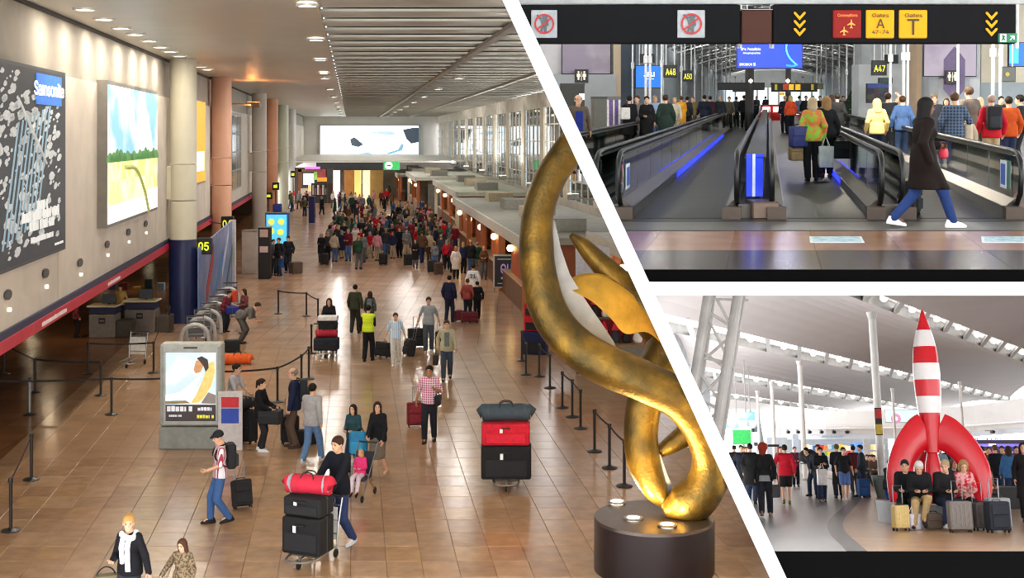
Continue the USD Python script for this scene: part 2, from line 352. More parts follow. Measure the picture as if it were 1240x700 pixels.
def hand_mesh(curl):
    """Right hand hanging down (-z), palm facing the thigh (-x): palm, four fingers, thumb."""
    ms = [trimesh.convex.convex_hull(np.array([[x, y, z] for z, w, d in ((.015, .024, .016), (-.03, .036, .016), (-.085, .04, .012)) for x in (-d, d) for y in (-w, w)]))]
    for i, (y, L) in enumerate(((.031, .07), (.011, .078), (-.010, .073), (-.030, .058))):
        p = np.array([0, y, -.08]); a = curl * .35; P = [p]
        for s in (.45, .32, .23): p = p + L * s * np.array([-math.sin(a), 0, -math.cos(a)]); P.append(p); a += curl * .75
        ms.append(tube(P, [.0095, .009, .008, .006], 5))
    P = [np.array([-.004, .03, -.015]), np.array([-.018, .058, -.045]), np.array([-.03, .06, -.075]), np.array([-.036 - .01 * curl, .052, -.095])]
    ms.append(tube(P, [.014, .011, .009, .007], 5)); return cat(ms)
HANDS = {c: hand_mesh(c) for c in (.35, 1.35)}
def shoe_mesh():
    pts = []
    for z, g in ((0, 1.0), (.028, 1.02)):
        for t in np.linspace(0, 2 * np.pi, 14, endpoint=False): pts.append([.045 * math.cos(t) * g, .08 + .145 * math.sin(t) * g, z])
    for t in np.linspace(0, 2 * np.pi, 8, endpoint=False): pts += [[.034 * math.cos(t), .0 + .04 * math.sin(t), .105], [.036 * math.cos(t), .1 + .06 * math.sin(t), .065]]
    m = trimesh.convex.convex_hull(np.array(pts)); m.apply_translation((0, -.02, 0)); return m
SHOE = shoe_mesh()
LIB = {}
def build_body(sex, h, pose, top, bottom):
    """All meshes of one posed figure, 1.75 m tall before scaling. Faces +y, its right hand at +x."""
    po = dict(stride=0.0, lean=0.0, armr=None, arml=None, sway=0.0, hip=.93, yaw=0, nod=0, sit=False, tw=0.0); po.update(pose); W = sex == 'f'
    sw, hw = (.142, .086) if W else (.165, .084); hz = po['hip']
    if po.get('feet'): feet = [np.array(p, float) for p in po['feet']]
    else: s = po['stride'] / 2; feet = [np.array([hw + .01, s, .085 + (.05 if s < -.15 else 0)]), np.array([-hw - .01, -s, .085 + (.05 if s > .15 else 0)])]
    hip = np.array([0, po.get('hipy', 0.0), hz]); le = math.radians(po['lean']); Rl = np.array([[1, 0, 0], [0, math.cos(le), math.sin(le)], [0, -math.sin(le), math.cos(le)]])
    up = lambda x, y, z: hip + Rl @ np.array([x, y, z - .93])
    J = {}; 
    for n, sx, ft in (('r', 1, feet[0]), ('l', -1, feet[1])):
        J['hip' + n] = hip + [sx * hw, 0, -.02]; J['knee' + n], J['ank' + n] = ik(J['hip' + n], ft, .43, .42, (sx * .08, 1, .1)); J['sh' + n] = up(sx * sw, 0, 1.43)
        tgt = po['arm' + n]
        if tgt is None: tgt = up(sx * (sw + .1), .06 - sx * po['stride'] * .32, .94)
        elif tgt == 'bent': tgt = up(sx * .1, .26, 1.12)
        else: tgt = np.array(tgt, float)
        J['el' + n], J['wr' + n] = ik(J['sh' + n], tgt, .29, .26, (sx * .5, -1, -.35))
    neck, head = up(0, -.012, 1.485), up(0, .012 + .02, 1.635)
    yaw = math.radians(po['yaw']); nod = math.radians(po['nod']) + le * .4
    Rh = np.eye(4); cz, sz = math.cos(yaw), math.sin(yaw); Rz = np.array([[cz, -sz, 0], [sz, cz, 0], [0, 0, 1]]); cn, sn = math.cos(nod), math.sin(nod); Rh[:3, :3] = Rz @ np.array([[1, 0, 0], [0, cn, sn], [0, -sn, cn]]); Rh[:3, 3] = head
    pts = np.array(list(J.values()) + [head]); lo, hi = pts.min(0) - .3, pts.max(0) + .3; lo[2] = min(lo[2], -.02)
    def torso(f, g, low=True):
        f.ell(up(0, -.01, 1.29), np.array([.14 if W else .158, .105, .19]) + g, Rl); f.ell(up(0, 0, 1.1), np.array([.118 if W else .14, .092, .17]) + g, Rl); f.cone(up(-sw + .02, -.01, 1.425), up(sw - .02, -.01, 1.425), .055 + g, .055 + g)
        if W:
            for s in (-1, 1): f.ell(up(s * .07, .075, 1.3), np.array([.06, .05, .06]) + g * .6, Rl)
        if low: f.ell(hip + [0, -.012, .02], np.array([.168 if W else .155, .115, .13]) + g)
        if low and g: f.cone(hip + [-.05, -.012, .12], hip + [-.05, -.012, -.05], .118 + g, .125 + g, .04, 1.12); f.cone(hip + [.05, -.012, .12], hip + [.05, -.012, -.05], .118 + g, .125 + g, .04, 1.12)
    def arms(f, g, upto=1.0):
        for n in 'rl':
            if upto <= .2: continue
            f.cone(J['sh' + n], J['el' + n], .05 + g, .041 + g, .02)
            if upto > .5: f.cone(J['el' + n], J['wr' + n] if upto >= 1 else J['el' + n] + (J['wr' + n] - J['el' + n]) * upto, .041 + g, .03 + g, .012)
    def legs(f, g, upto=1.0, loose=0.0):
        for n in 'rl':
            f.cone(J['hip' + n], J['knee' + n], .086 + g, .058 + g + loose, .03)
            if upto > .5: f.cone(J['knee' + n], J['ank' + n], .056 + g + loose, .038 + g + loose * 1.3, .015)
    out = {}
    f = Field(lo, hi, h); torso(f, 0); arms(f, 0); legs(f, 0); f.cone(neck, head - [0, .0, .07], .056, .052, .02)
    for n in 'rl': f.cone(J['ank' + n], J['ank' + n] + [0, .12, -.05], .036, .03, .01)
    body = f.mesh(); ms = [body, xf(HEADC if h > .03 else HEAD, Rh)]
    for n, sx in (('r', 1), ('l', -1)):
        d = J['wr' + n] - J['el' + n]; d /= np.linalg.norm(d); z = -d; fy = np.array([0, 1, 0.0]) - z * z[1]
        if np.linalg.norm(fy) < .35: fy = np.array([0, 0, 1.0]) - z * z[2]
        fy /= np.linalg.norm(fy); m = np.eye(4); m[:3, 0] = np.cross(fy, z); m[:3, 1] = fy; m[:3, 2] = z; m[:3, 3] = J['wr' + n]
        hm = HANDS[1.35 if po['arm' + n] is not None else .35]
        if sx < 0: hm = xf(hm, np.diag([-1, 1, 1, 1])); hm.invert()
        ms.append(xf(hm, m))
    out['body'] = cat(ms)
    # upper garment
    g, hem, sl = {'shirt': (.016, .88, .45), 'sweater': (.024, .86, 1.0), 'jacket': (.03, .84, 1.0), 'coat': (.032, .52, 1.0), 'vest': (.03, .92, .2), 'tunic': (.026, .70, 1.0)}[top]
    if po['sit'] and hem < .84: hem = .86
    f = Field(lo, hi, h); torso(f, g); arms(f, g * .75, sl)
    if hem < .8:
        f.cone(hip + [0, 0, .05], (hip[0], hip[1] + .02, hem), .17 + g * .3, .175 + g + (.03 if top == 'coat' else 0), .05, 1.25)
        legs(f, g + .01, .4)
    if po['sit'] or po['hip'] < .8: f.cut((0, 0, -1), -(hz - .08))
    else: f.cut((0, 0, -1), -hem)
    f.cut(Rl @ np.array([0, .15, 1.0]), float((Rl @ np.array([0, .15, 1.0])) @ up(0, 0, 1.505)))
    out['top'] = f.mesh()
    if top == 'vest': f = Field(lo, hi, h); arms(f, .013); out['sleeve'] = f.mesh()
    f = Field(lo, hi, h)
    if bottom == 'skirt':
        f.ell(hip + [0, -.012, .02], np.array([.175, .125, .14])); kn = (J['kneer'] + J['kneel']) / 2; f.cone(hip + [0, 0, .0], kn + [0, 0, -.02], .165, .15, .05, 1.2); legs(f, .02, .4); f.cut((0, 0, -1), -(kn[2] - .03))
    elif bottom == 'shorts':
        f.ell(hip + [0, -.012, .02], np.array([.17, .128, .14])); legs(f, .026, .4, .02); kz = min(J['kneer'][2], J['kneel'][2]); f.cut((0, 0, -1), -(kz + .03))
    else:
        lo_ = {'trousers': .016, 'jeans': .012, 'tights': .006}[bottom]; f.ell(hip + [0, -.012, .02], np.array([.158 if not W else .168, .118, .14])); legs(f, .012, 1, lo_)
        if not po['sit']: f.cut((0, 0, -1), -.075)
    f.cut((0, 0, 1), hz + .1); out['bottom'] = f.mesh()
    for n, fyaw in (('r', 4), ('l', -4)):
        m = np.eye(4); a = J['ank' + n]; lift = max(a[2] - .1, 0); m = T((a[0], a[1] - .02, max(a[2] - .085, 0))) @ RZ(-fyaw) @ RX(-min(lift * 250, 35)); out['shoe' + n] = xf(SHOE, m)
    out['head'] = Rh; out['J'] = J; out['up'] = up; return out


SKIN = {'l': 'd9a98a', 'm': 'b98463', 'd': '6b4630'}
BOT = {'trousers': 'trousers', 'jeans': 'jeans', 'tights': 'leggings', 'skirt': 'skirt', 'shorts': 'shorts'}
def cmat(c, rough=.85):
    return c if not isinstance(c, str) else M(c, rough, sc=14, amp=.1, spec=.25)
def person(H, loc, label, top=('jacket', '20222a'), bot=('trousers', '2a2c33'), hr=('short', '2a1c14'), sex='m', dir=180, h=1.75, skin='l', shoes='1c1a1a', pose=None, crowd=False, group=None, vox=None, detail=True):
    """dir: heading seen from the camera: 0 away, 90 to the right, 180 towards, 270 to the left."""
    pose = pose or {}; vx = vox or (.043 if crowd else .0275); key = (sex, vx, repr(sorted(pose.items(), key=str)), top[0], bot[0])
    if key not in LIB: LIB[key] = build_body(sex, vx, pose, top[0], bot[0])
    o = LIB[key]; s = h / 1.75; path = thing('person', label, 'person', H, loc, -dir, group, extra=np.diag([s, s, s, 1]))
    part(path, 'body', o['body'], M(SKIN[skin], .55, sc=5, amp=.06, spec=.35), True)
    part(path, {'shirt': 'shirt', 'sweater': 'sweater', 'jacket': 'jacket', 'coat': 'coat', 'vest': 'vest', 'tunic': 'tunic'}[top[0]], o['top'], cmat(top[1]), True)
    part(path, BOT[bot[0]], o['bottom'], cmat(bot[1]), True)
    if 'sleeve' in o: part(path, 'sleeves', o['sleeve'], cmat('1b1c22'), True)
    for n in 'rl': part(path, 'shoe', o['shoe' + n], cmat(shoes, .6), 40)
    part(path, 'cap' if hr[0] == 'cap' else 'hood' if hr[0] == 'hood' else 'hair', xf(hair(hr[0], crowd), o['head']), cmat(hr[1], .7), True)
    if not crowd and detail: part(path, 'eyes', xf(EYES, o['head']), M('1a1412', .2), True); part(path, 'eyebrows', xf(BROWS, o['head']), cmat(hr[1]), False)
    o2 = dict(o); o2.update(path=path, M=T(loc) @ RZ(-dir) @ np.diag([s, s, s, 1])); return o2
def on_person(o, p): return (o['M'] @ np.array([*p, 1.0]))[:3]


# ---------------------------------------------------------------- luggage and furniture
def suitcase(H, loc, rot, label, w=.45, d=.26, h=.65, c='1b1b1e', c2=None, hard=False, handle=True, tilt=0, cat_='suitcase', group=None, c3='8a8d90'):
    """Upright wheeled case: broad face towards -y."""
    p = thing('suitcase', label, cat_, H, loc, rot, group, extra=RX(tilt)); m = M(c, .45 if hard else .8, sc=20, amp=.1); m2 = M(c2 or c, .5 if hard else .8, sc=18, amp=.2)
    part(p, 'shell', rbox(-w / 2, w / 2, -d / 2, d / 2, .05, h, .045), m, 40)
    if hard:
        for k in range(5): x = -w * .36 + k * w * .18; part(p, 'rib', rbox(x - .014, x + .014, -d / 2 - .008, -d / 2 + .02, .12, h - .07, .008, 1), m2, 40)
    else:
        part(p, 'front_pocket', rbox(-w * .4, w * .4, -d / 2 - .035, -d / 2 + .02, .1, h * .52, .025, 1), m2, 40); part(p, 'upper_pocket', rbox(-w * .4, w * .4, -d / 2 - .025, -d / 2 + .02, h * .58, h * .9, .02, 1), m2, 40)
    for s in (-1, 1):
        for t in (-1, 1): part(p, 'wheel', xf(lathe([(0, -.012), (.03, -.012), (.03, .012), (0, .012)], 10), RY(90), T((s * w * .4, t * d * .32, .03))), M('111111', .5), 40)
    part(p, 'top_grip', tube(smooth_path([(-.08, 0, h - .01), (-.07, 0, h + .025), (.07, 0, h + .025), (.08, 0, h - .01)], 4), .01, 6), M('151515', .5))
    if handle: part(p, 'pull_handle', tube([(-.1, d * .3, h - .02), (-.1, d * .3, h + .38), (.1, d * .3, h + .38), (.1, d * .3, h - .02)], .009, 6), M(c3, .35, .8))
    return p
def duffel(H, loc, rot, label, L=.6, r=.15, c='c02030', c2='9aa0a8', name='duffel_bag'):
    p = thing(name, label, 'bag', H, loc, rot); b = tube(smooth_path([(-L / 2, 0, r * .95), (-L / 2 + .04, 0, r * .97), (0, 0, r), (L / 2 - .04, 0, r * .97), (L / 2, 0, r * .95)], 4), [r * .55] + [r * .55 + .45 * r * min(1, k / 3) * min(1, (16 - k) / 3) for k in range(1, 16)] + [r * .55], 12)
    part(p, 'bag_body', wob(b, .03, 6), M(c, .75, sc=9), True)
    for s in (-1, 1): part(p, 'end_panel', wob(cyl((s * L * .36, 0, r), (s * L * .44, 0, r), r * 1.03, r * .93, 12), .01, 8), M(c2, .75), 40); part(p, 'handle', tube(smooth_path([(-L * .18, s * r * .8, r * 1.2), (-L * .1, s * r * .45, r * 2.2), (L * .1, s * r * .45, r * 2.2), (L * .18, s * r * .8, r * 1.2)], 5), .012, 5), M('1a1a1c', .7))
    part(p, 'zip', box(-L * .34, L * .34, -.008, .008, r * 1.95, r * 2.02), M('222226', .5)); return p
def backpack(o, H, label, c='17191d', c2='2a2d33', z=1.27, y=-.2, s=1.0):
    """Worn on the back of the person o."""
    q = o['up'](0, y, z); loc = on_person(o, q); p = thing('backpack', label, 'backpack', H, (0, 0, 0), 0, extra=o['M'] @ T(q)); m = M(c, .8, sc=15)
    part(p, 'main_pack', rbox(-.15 * s, .15 * s, -.1, .08, -.24 * s, .24 * s, .06), m, True); part(p, 'pocket', rbox(-.11 * s, .11 * s, -.15, -.05, -.2 * s, .04 * s, .035), M(c2, .8, sc=15), True)
    for sx in (-1, 1): part(p, 'strap', tube(smooth_path([(sx * .1, .06, .2), (sx * .11, .13, .24), (sx * .115, .25, .17), (sx * .125, .3, .0), (sx * .14, .1, -.18)], 4), .016, 5), M('101012', .8))
    return p
def handbag(H, loc, rot, label, w=.34, d=.14, h=.24, c='15161a', strap=.3, name='handbag', c2=None):
    """Hangs from the loop at its top: loc is the grip point."""
    p = thing(name, label, 'bag', H, loc, rot); z1 = -strap
    part(p, 'bag_body', wob(rbox(-w / 2, w / 2, -d / 2, d / 2, z1 - h, z1, .04), .015, 9), M(c, .65, sc=12), True); part(p, 'flap', rbox(-w * .47, w * .47, -d / 2 - .012, d / 2, z1 - h * .45, z1 + .012, .02, 1), M(c2 or c, .6, sc=12), 40)
    part(p, 'strap', tube(smooth_path([(-w * .4, 0, z1 - .02), (-w * .25, 0, z1 * .35), (0, 0, .0), (w * .25, 0, z1 * .35), (w * .4, 0, z1 - .02)], 5), .011, 5), M('1a1716', .6)); return p
def shopbag(H, loc, rot, label, w=.3, d=.12, h=.36, c='e8e8ea'):
    p = thing('carrier_bag', label, 'bag', H, loc, rot)
    part(p, 'bag_body', wob(hexa([(-w / 2, -d / 2, -.15), (w / 2, -d / 2, -.15), (w / 2, d / 2, -.15), (-w / 2, d / 2, -.15), (-w * .46, -d * .6, -.15 - h), (w * .46, -d * .6, -.15 - h), (w * .46, d * .6, -.15 - h), (-w * .46, d * .6, -.15 - h)]).subdivide().subdivide(), .02, 10), M(c, .5), True)
    for s in (-1, 1): part(p, 'handle', tube(smooth_path([(-w * .25, s * d * .4, -.16), (-.02, 0, 0), (.02, 0, 0), (w * .25, s * d * .4, -.16)], 4), .007, 5), M(c, .5))
    return p
def trolley(H, loc, rot, label, group=None, c='a9adb0', panel='d9d6cf', front=True):
    """Baggage cart: deck towards +y, handle at -y, advertising panel above the deck."""
    p = thing('luggage_cart', label, 'luggage cart', H, loc, rot, group); m = M(c, .3, .85, sc=10, amp=.05)
    part(p, 'deck_frame', cat(tube(smooth_path([(-.27, -.2, .2), (-.25, .55, .17), (-.12, .72, .16), (.12, .72, .16), (.25, .55, .17), (.27, -.2, .2)], 6), .018, 7), tube([(-.26, .15, .18), (.26, .15, .18)], .014, 6), tube([(-.25, .4, .17), (.25, .4, .17)], .014, 6), tube([(0, -.2, .2), (0, .72, .16)], .014, 6)), m)
    part(p, 'back_frame', cat(*[tube(smooth_path([(s * .27, -.2, .2), (s * .28, -.25, .6), (s * .28, -.38, 1.0)], 5), .018, 7) for s in (-1, 1)], tube([(-.28, -.25, .62), (.28, -.25, .62)], .013, 6), tube([(-.275, -.22, .4), (.275, -.22, .4)], .013, 6)), m)
    part(p, 'push_handle', tube([(-.3, -.38, 1.0), (.3, -.38, 1.0)], .024, 8), M('2b2d30', .5)); part(p, 'back_panel', slab((-.25, -.235, .3), (.25, -.235, .3), (.25, -.27, .84), (-.25, -.27, .84), (0, 1, 0), .015), M(panel, .5))
    part(p, 'basket', cat(*[tube([(-.25, -.28 - k * .06, .86 + (k == 2) * .1), (.25, -.28 - k * .06, .86 + (k == 2) * .1)], .007, 5) for k in range(3)], *[tube([(x, -.28, .86), (x, -.4, .87), (x, -.4, .97)], .006, 5) for x in (-.25, -.12, 0, .12, .25)]), m)
    for x, y in ((-.25, -.2), (.25, -.2), (0, .6)): part(p, 'wheel', xf(lathe([(0, -.02), (.06, -.02), (.075, -.01), (.075, .01), (.06, .02), (0, .02)], 14), RY(90), T((x, y, .075))), M('1a1a1c', .6)); part(p, 'fork', tube([(x, y, .09), (x, y, .2)], .016, 6), m)
    return p
POSTS = {}
def post(H, loc, label, belt_to=None, h=.97, c='2a2827', sag=.03, group=None, silver=False):
    """Queue barrier post with a round base; the belt, if any, runs out to the point belt_to."""
    p = thing('queue_post', label, 'queue barrier', H, loc, 0, group); mt = M('8f9294', .3, .8) if silver else M(c, .35, .4)
    part(p, 'base', lathe([(0, 0), (.17, 0), (.175, .012), (.16, .025), (.06, .045), (.04, .06), (0, .06)], 20), M('3a3836', .4, .4)); part(p, 'pole', lathe([(.032, .05), (.032, h - .08)], 12), mt); part(p, 'head', lathe([(0, h - .09), (.042, h - .09), (.045, h - .02), (.04, h), (0, h)], 14), M('191919', .4))
    if belt_to is not None:
        b = np.array(belt_to) - np.array(loc); P = [np.array([b[0] * t, b[1] * t, h - .045 - sag * 4 * t * (1 - t)]) for t in np.linspace(0, 1, 7)]; d = np.array([-b[1], b[0], 0]); d /= np.linalg.norm(d) + 1e-9; d *= .003
        v = np.vstack([[q + s * d + [0, 0, e] for s in (-1, 1) for e in (-.024, .024)] for q in P]); f = []
        for k in range(6):
            a = 4 * k
            for i, j in ((0, 1), (1, 3), (3, 2), (2, 0)): f += [[a + i, a + j, a + 4 + j], [a + i, a + 4 + j, a + 4 + i]]
        part(p, 'belt', trimesh.Trimesh(v, f, process=False), M('1b1718', .7), False)
    return p
# ================================================================ the white partition and the slab between the two right-hand halls
def ray3(px, py, D): return CAM + np.array([(px - CX) / FPX, 1, -(py - CY) / FPX]) * D
WHITE = M('f6f6f6', .9, amp=.01, spec=.1)
D0, D1 = 11.6, 36.0
def wedge(pts, d0, d1): return hexa([ray3(x, y, d0) for x, y in pts] + [ray3(x, y, d1) for x, y in pts])
W0 = Hall(CX, CY, CAM[2])
xl = lambda y: 608.5 + .4628 * y
xr = lambda y: 627.5 + .4642 * y
struct('wall_partition', W0, wedge([(xl(-60), -60), (xr(-60), -60), (xr(800), 800), (xl(800), 800)], D0, D1), WHITE, 'slanting white partition wall between the three halls', False)
struct('floor_slab', W0, wedge([(xr(341.5) - 2, 341.5), (1900, 341.5), (1900, 358), (xr(358) - 2, 358)], 12.2, 34), WHITE, 'white storey slab between upper and lower hall', False)

# ================================================================ HALL 1: arrivals hall on the left
A = H1; U = lambda u, Y, z: A.u(u, Y, z)
def along(u0, u1, Y0, Y1, z0, z1): return hexa([U(u, Y, z) for Y in (Y0, Y1) for u in (u0, u1) for z in (z0, z1)])
floor = numbered('/World', 'floor'); UsdGeom.Xform.Define(stage, floor).AddTransformOp().Set(gf(A.M)); tag(stage.GetPrimAtPath(floor), 'polished tan stone tile floor of the arrivals hall', None, None, 'structure')
UB = 14.0
part(floor, 'bed', clip(along(-7.8, UB, 17.5, 52, -.3, -.012), A), M('7d6248', .6), False)
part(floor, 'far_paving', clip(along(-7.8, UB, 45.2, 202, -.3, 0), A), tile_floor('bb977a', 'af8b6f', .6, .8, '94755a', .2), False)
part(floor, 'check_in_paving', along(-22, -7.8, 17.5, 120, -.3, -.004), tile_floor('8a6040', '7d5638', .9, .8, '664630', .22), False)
TM = [M(c, .2, sc=3.5, amp=.16) for c in ('ab8969', 'a68465', 'b28f6f', 'a17d5e', 'ae8963')]
rt = random.Random(3); rest = []; nt = 0
for k in range(35):
    Y0 = 17.6 + k * .8
    for j in range(-14, 22):
        u0 = -7.8 + (j + 14) * .6; c = U(u0 + .3, Y0 + .4, 0); px, py = A.px(c)
        if px < -60 or px > xl(py) + 60: continue
        m = box(0, .594, 0, .792, -.02, 0, .006); m.vertices[:, 0] += A.sl * m.vertices[:, 1]; m.apply_translation(U(u0, Y0, rt.uniform(0, .0015)))
        m = clip(m, A)
        if len(m.faces) < 4: continue
        if nt < 300 and py < 735: part(floor, 'tile', m, TM[rt.randrange(5)], False); nt += 1
        else: rest.append(m)
part(floor, 'tile_paving', cat(*rest), M('a98768', .2, sc=1.3, amp=.14), False, kind='stuff')

# left wall with its bands
wl = numbered('/World', 'wall_left'); UsdGeom.Xform.Define(stage, wl).AddTransformOp().Set(gf(A.M)); tag(stage.GetPrimAtPath(wl), 'pale concrete wall above the check-in area', None, None, 'structure')
CONC = M('cfc5b8', .75, sc=1.2, amp=.07)
for Y0, Y1 in ((12, 32), (32.05, 48), (48.05, 64), (64.05, 96), (96.05, 130), (130.05, 200)): part(wl, 'panel', along(-7.45, -7.1, Y0, Y1, 3.23, 8.7), CONC, False)
part(wl, 'upper_band', along(-7.6, -7.2, 12, 200, 8.7, 10.2), M('a39b8e', .75, sc=1.2, amp=.08), False)
part(wl, 'navy_band', along(-7.45, -7.04, 17, 118, 3.07, 3.23), M('20264a', .5), False); part(wl, 'red_band', along(-7.45, -7.0, 17, 118, 2.82, 3.07), M('c01c38', .45), False)
LW = np.array([[0, 0, 0, 0], [1, 0, 0, 0], [0, 0, 1, 0], [0, 0, 0, 1.0]])      # replaced below: standing text turned onto the left wall
def onleft(m, u, Y, z):
    """A standing shape facing -y turned to face the hall from the left wall, centred at (u, Y, z)."""
    return xf(m, RZ(90 + A.yaw), T(U(u, Y, z)))
for px, py, w in ((66, 380, 2.6), (138, 337, 2.0)):
    p = A.wall(px, py, -6.99); part(wl, 'small_print', onleft(blocks(.1, w), -6.985, p[1], 2.945), M('f0e8e8', .5), False, kind='stuff')
for px, py in ((7, 357), (53, 331), (95, 318), (128, 296), (154, 281), (175, 271)):
    p = A.wall(px, py, -7.1); part(wl, 'niche', xf(lathe([(.0, 0), (.08, 0), (.11, .03), (.11, .05), (0, .05)], 14), np.diag([1, 1.8, 1, 1]), RY(90), T(U(-7.09, p[1], p[2]))), M('4a4642', .5), 40)
    part(wl, 'niche_lamp', xf(lathe([(0, 0), (.05, 0), (.05, .06), (0, .06)], 10), RY(90), T(U(-7.08, p[1] + .1, p[2] - .32))), M('fff2dd', .5, emit=1.2), 40)
# soffit and check-in back wall
struct('ceiling', A, along(-22, -7.1, 17, 120, 2.82, 3.0), M('6b4a30', .4, sc=2), 'low brown soffit over the check-in desks')
struct('wall_back', A, along(-22.5, -21.5, 17, 150, -.2, 3), M('4c3626', .6, sc=1), 'brown wall behind the check-in desks')
struct('wall_back', A, along(-22, -7.5, 120, 121, -.2, 10.2), M('5a4230', .6, sc=1), 'brown end wall of the check-in area')
# high ceiling
ce = numbered('/World', 'ceiling'); UsdGeom.Xform.Define(stage, ce).AddTransformOp().Set(gf(A.M)); tag(stage.GetPrimAtPath(ce), 'high grey metal ceiling, smooth on the left and slatted on the right', None, None, 'structure')
MET = M('a8a69c', .28, .55, sc=.8, amp=.06); MET2 = M('b0aca2', .3, .6, sc=1, amp=.08)
part(ce, 'smooth_panel', along(-7.6, -.75, 13, 202, 10.18, 10.4), M('bdbab0', .4, .25, sc=.6, amp=.05), False)
part(ce, 'edge_groove', along(-7.3, -7.1, 23, 200, 10.1, 10.2), M('2b2622', .6), False)
part(ce, 'backing', clip(along(-.75, 14, 13, 202, 10.55, 10.7), A), M('8a857b', .7), False)
k = 0; Y = 15.3
while Y < 200:
    d = 2.7
    m = hexa([U(u, Y + a, 10.18 + b) for u in (-.75, 13.4) for a, b in ((0, .0), (d * .995, .09), (d * .995, .15), (0, .06))]); m = clip(m, A)
    if len(m.faces): part(ce, 'slat', m, (MET, MET2)[k % 2], False)
    Y += d; k += 1
for u0 in (4.2, 8.6): part(ce, 'rib', clip(along(u0, u0 + .25, 30, 200, 10.08, 10.2), A), M('8d897f', .4, .4), False)
for i in range(18):
    u_, Y_ = (-1.3, 5.4)[i % 2], 66 + (i // 2) * 16.0; p = U(u_, Y_, 10.1)
    t = thing('downlight', f'small far round ceiling downlight, {ORD[i // 2]} of the {("left", "right")[i % 2]} far row', 'ceiling light', A, p, 0, 'far downlights')
    part(t, 'rim', lathe([(.2, -.02), (.27, -.02), (.28, .1), (.2, .1)], 14), M('d8d6d0', .4, .3)); part(t, 'lens', lathe([(0, -.012), (.2, -.012), (.2, .01), (0, .01)], 14), M('fff6e6', .4, emit=14.0, amp=0)); disk_lamp('downlight_lamp', A.M, p - [0, 0, .04], .2, 800.0, (1, .95, .88))
    if i % 2: # floodlight on the kiosk side washing the ceiling
        q = U(11.6, Y_ + 3, 4.2); t = thing('floodlight', f'small floodlight on the right wall washing the ceiling, {ORD[i // 2]} from the near end', 'floodlight', A, q, 0, 'ceiling washers')
        part(t, 'housing', box(-.3, .3, -.2, .2, -.3, 0, .03), M('8a8a86', .4, .4), False); part(t, 'lens', box(-.26, .26, -.16, .16, 0, .01), M('fff6ea', .4, emit=6, amp=0), False); part(t, 'arm', cyl((0, 0, -.15), (1.6, 0, -.4), .04, n=6), M('8a8a86')); disk_lamp('flood_lamp', A.M, q + [0, 0, .05], .25, 900.0, (1, .97, .92), (-.45, 0, 1))
dl = [(103, 10), (126, 22), (147, 33), (164, 40.5), (181, 48.5), (194, 56), (206, 61.5), (217, 67), (227, 72), (243, 80), (251, 83.5), (372, 3.5), (383, 46), (388, 71), (392, 87)]
for i, (px, py) in enumerate(dl):
    p = A.fl(px, py, 10.18); p[2] = 10.15 if i < 11 else 10.12
    t = thing('downlight', f'small round white ceiling downlight, {["first", "second", "third", "fourth", "fifth", "sixth", "seventh", "eighth", "ninth", "tenth", "eleventh"][i]} from the near end of the left row' if i < 11 else f'round white downlight at the edge of the slatted ceiling, {["first", "second", "third", "fourth"][i - 11]} from the near end', 'ceiling light', A, p, 0, 'downlights of the arrivals hall')
    part(t, 'rim', lathe([(.2, -.02), (.27, -.02), (.28, .03), (.2, .03)], 18), M('d8d6d0', .4, .3)); part(t, 'lens', lathe([(0, -.012), (.2, -.012), (.2, .01), (0, .01)], 18), M('fff6e6', .4, emit=14.0, amp=0), 40)
    disk_lamp('downlight_lamp', A.M, p + [0, 0, -.03], .2, 260.0, (1, .9, .76))
for Y in (30, 46, 62, 80, 98):
    for u in (-10.5, -15):
        q = U(u, Y, 2.8); t = thing('soffit_lamp', f'small round warm lamp in the brown check-in soffit, {ORD[Y // 16 - 1]} of the {"right" if u > -12 else "left"} row', 'ceiling light', A, q, 0, 'lamps in the check-in soffit')
        part(t, 'rim', lathe([(.12, -.015), (.16, -.015), (.16, .02), (.12, .02)], 14), M('cfc4b0', .4)); part(t, 'lens', lathe([(0, -.01), (.12, -.01), (.12, .01), (0, .01)], 14), M('ffdca0', .4, emit=8, amp=0))
        disk_lamp('soffit_light', A.M, q - [0, 0, .03], .14, 110.0, (1, .78, .5))

# advertising on the left wall
def wallquad(px0, px1, u):
    return A.wall(px0, 200, u)[1], A.wall(px1, 200, u)[1]
Y1p = A.wall(77, 200, -7.0)[1]; z1t = A.wall(77, 92, -7.0)[2]; z1b = A.wall(77, 298, -7.0)[2]; Y0p = 21.0
po = thing('billboard', 'large dark slate advertising poster with white water splashes and a blue label', 'billboard', A)
part(po, 'frame', along(-7.1, -6.98, Y0p, Y1p + .12, z1b - .08, z1t + .08), M('3a3d42', .5), False); part(po, 'sheet', along(-7.0, -6.955, Y0p + .1, Y1p, z1b, z1t), M('30343c', .55, sc=1.5, amp=.2), False)
rs = random.Random(5); dr = []
for k in range(330):
    Y = rs.uniform(25, Y1p - .6); a = rs.random(); z = 4.9 + 3.6 * a + rs.gauss(0, .25); lim = 34.0 - 5.5 * abs(a - .45) - rs.expovariate(.8)
    if Y > lim or z > z1t - .1 or z < z1b + .1: continue
    r = min(.03 + rs.expovariate(22), .14); th = np.linspace(0, 6.283, 8)[:-1]; an = rs.uniform(0, 3)
    dr.append(onleft(poly([(2.2 * r * math.cos(t) * rs.uniform(.6, 1.3), r * .8 * math.sin(t + an * .2)) for t in th], .008), -6.95, Y, z))
part(po, 'splash', cat(*dr), M('dfe8ee', .5, sc=9, amp=.15), False, kind='stuff')
st = []
for k in range(9): st.append(onleft(poly([(0, 0), (1.3, 2.6), (1.42, 2.6), (.12, 0)], .01), -6.945, 26.3 + k * .36, 4.9 + k * .05))
part(po, 'ribbed_case', cat(*st), M('9fc4dd', .4, sc=4), False)
ln = []
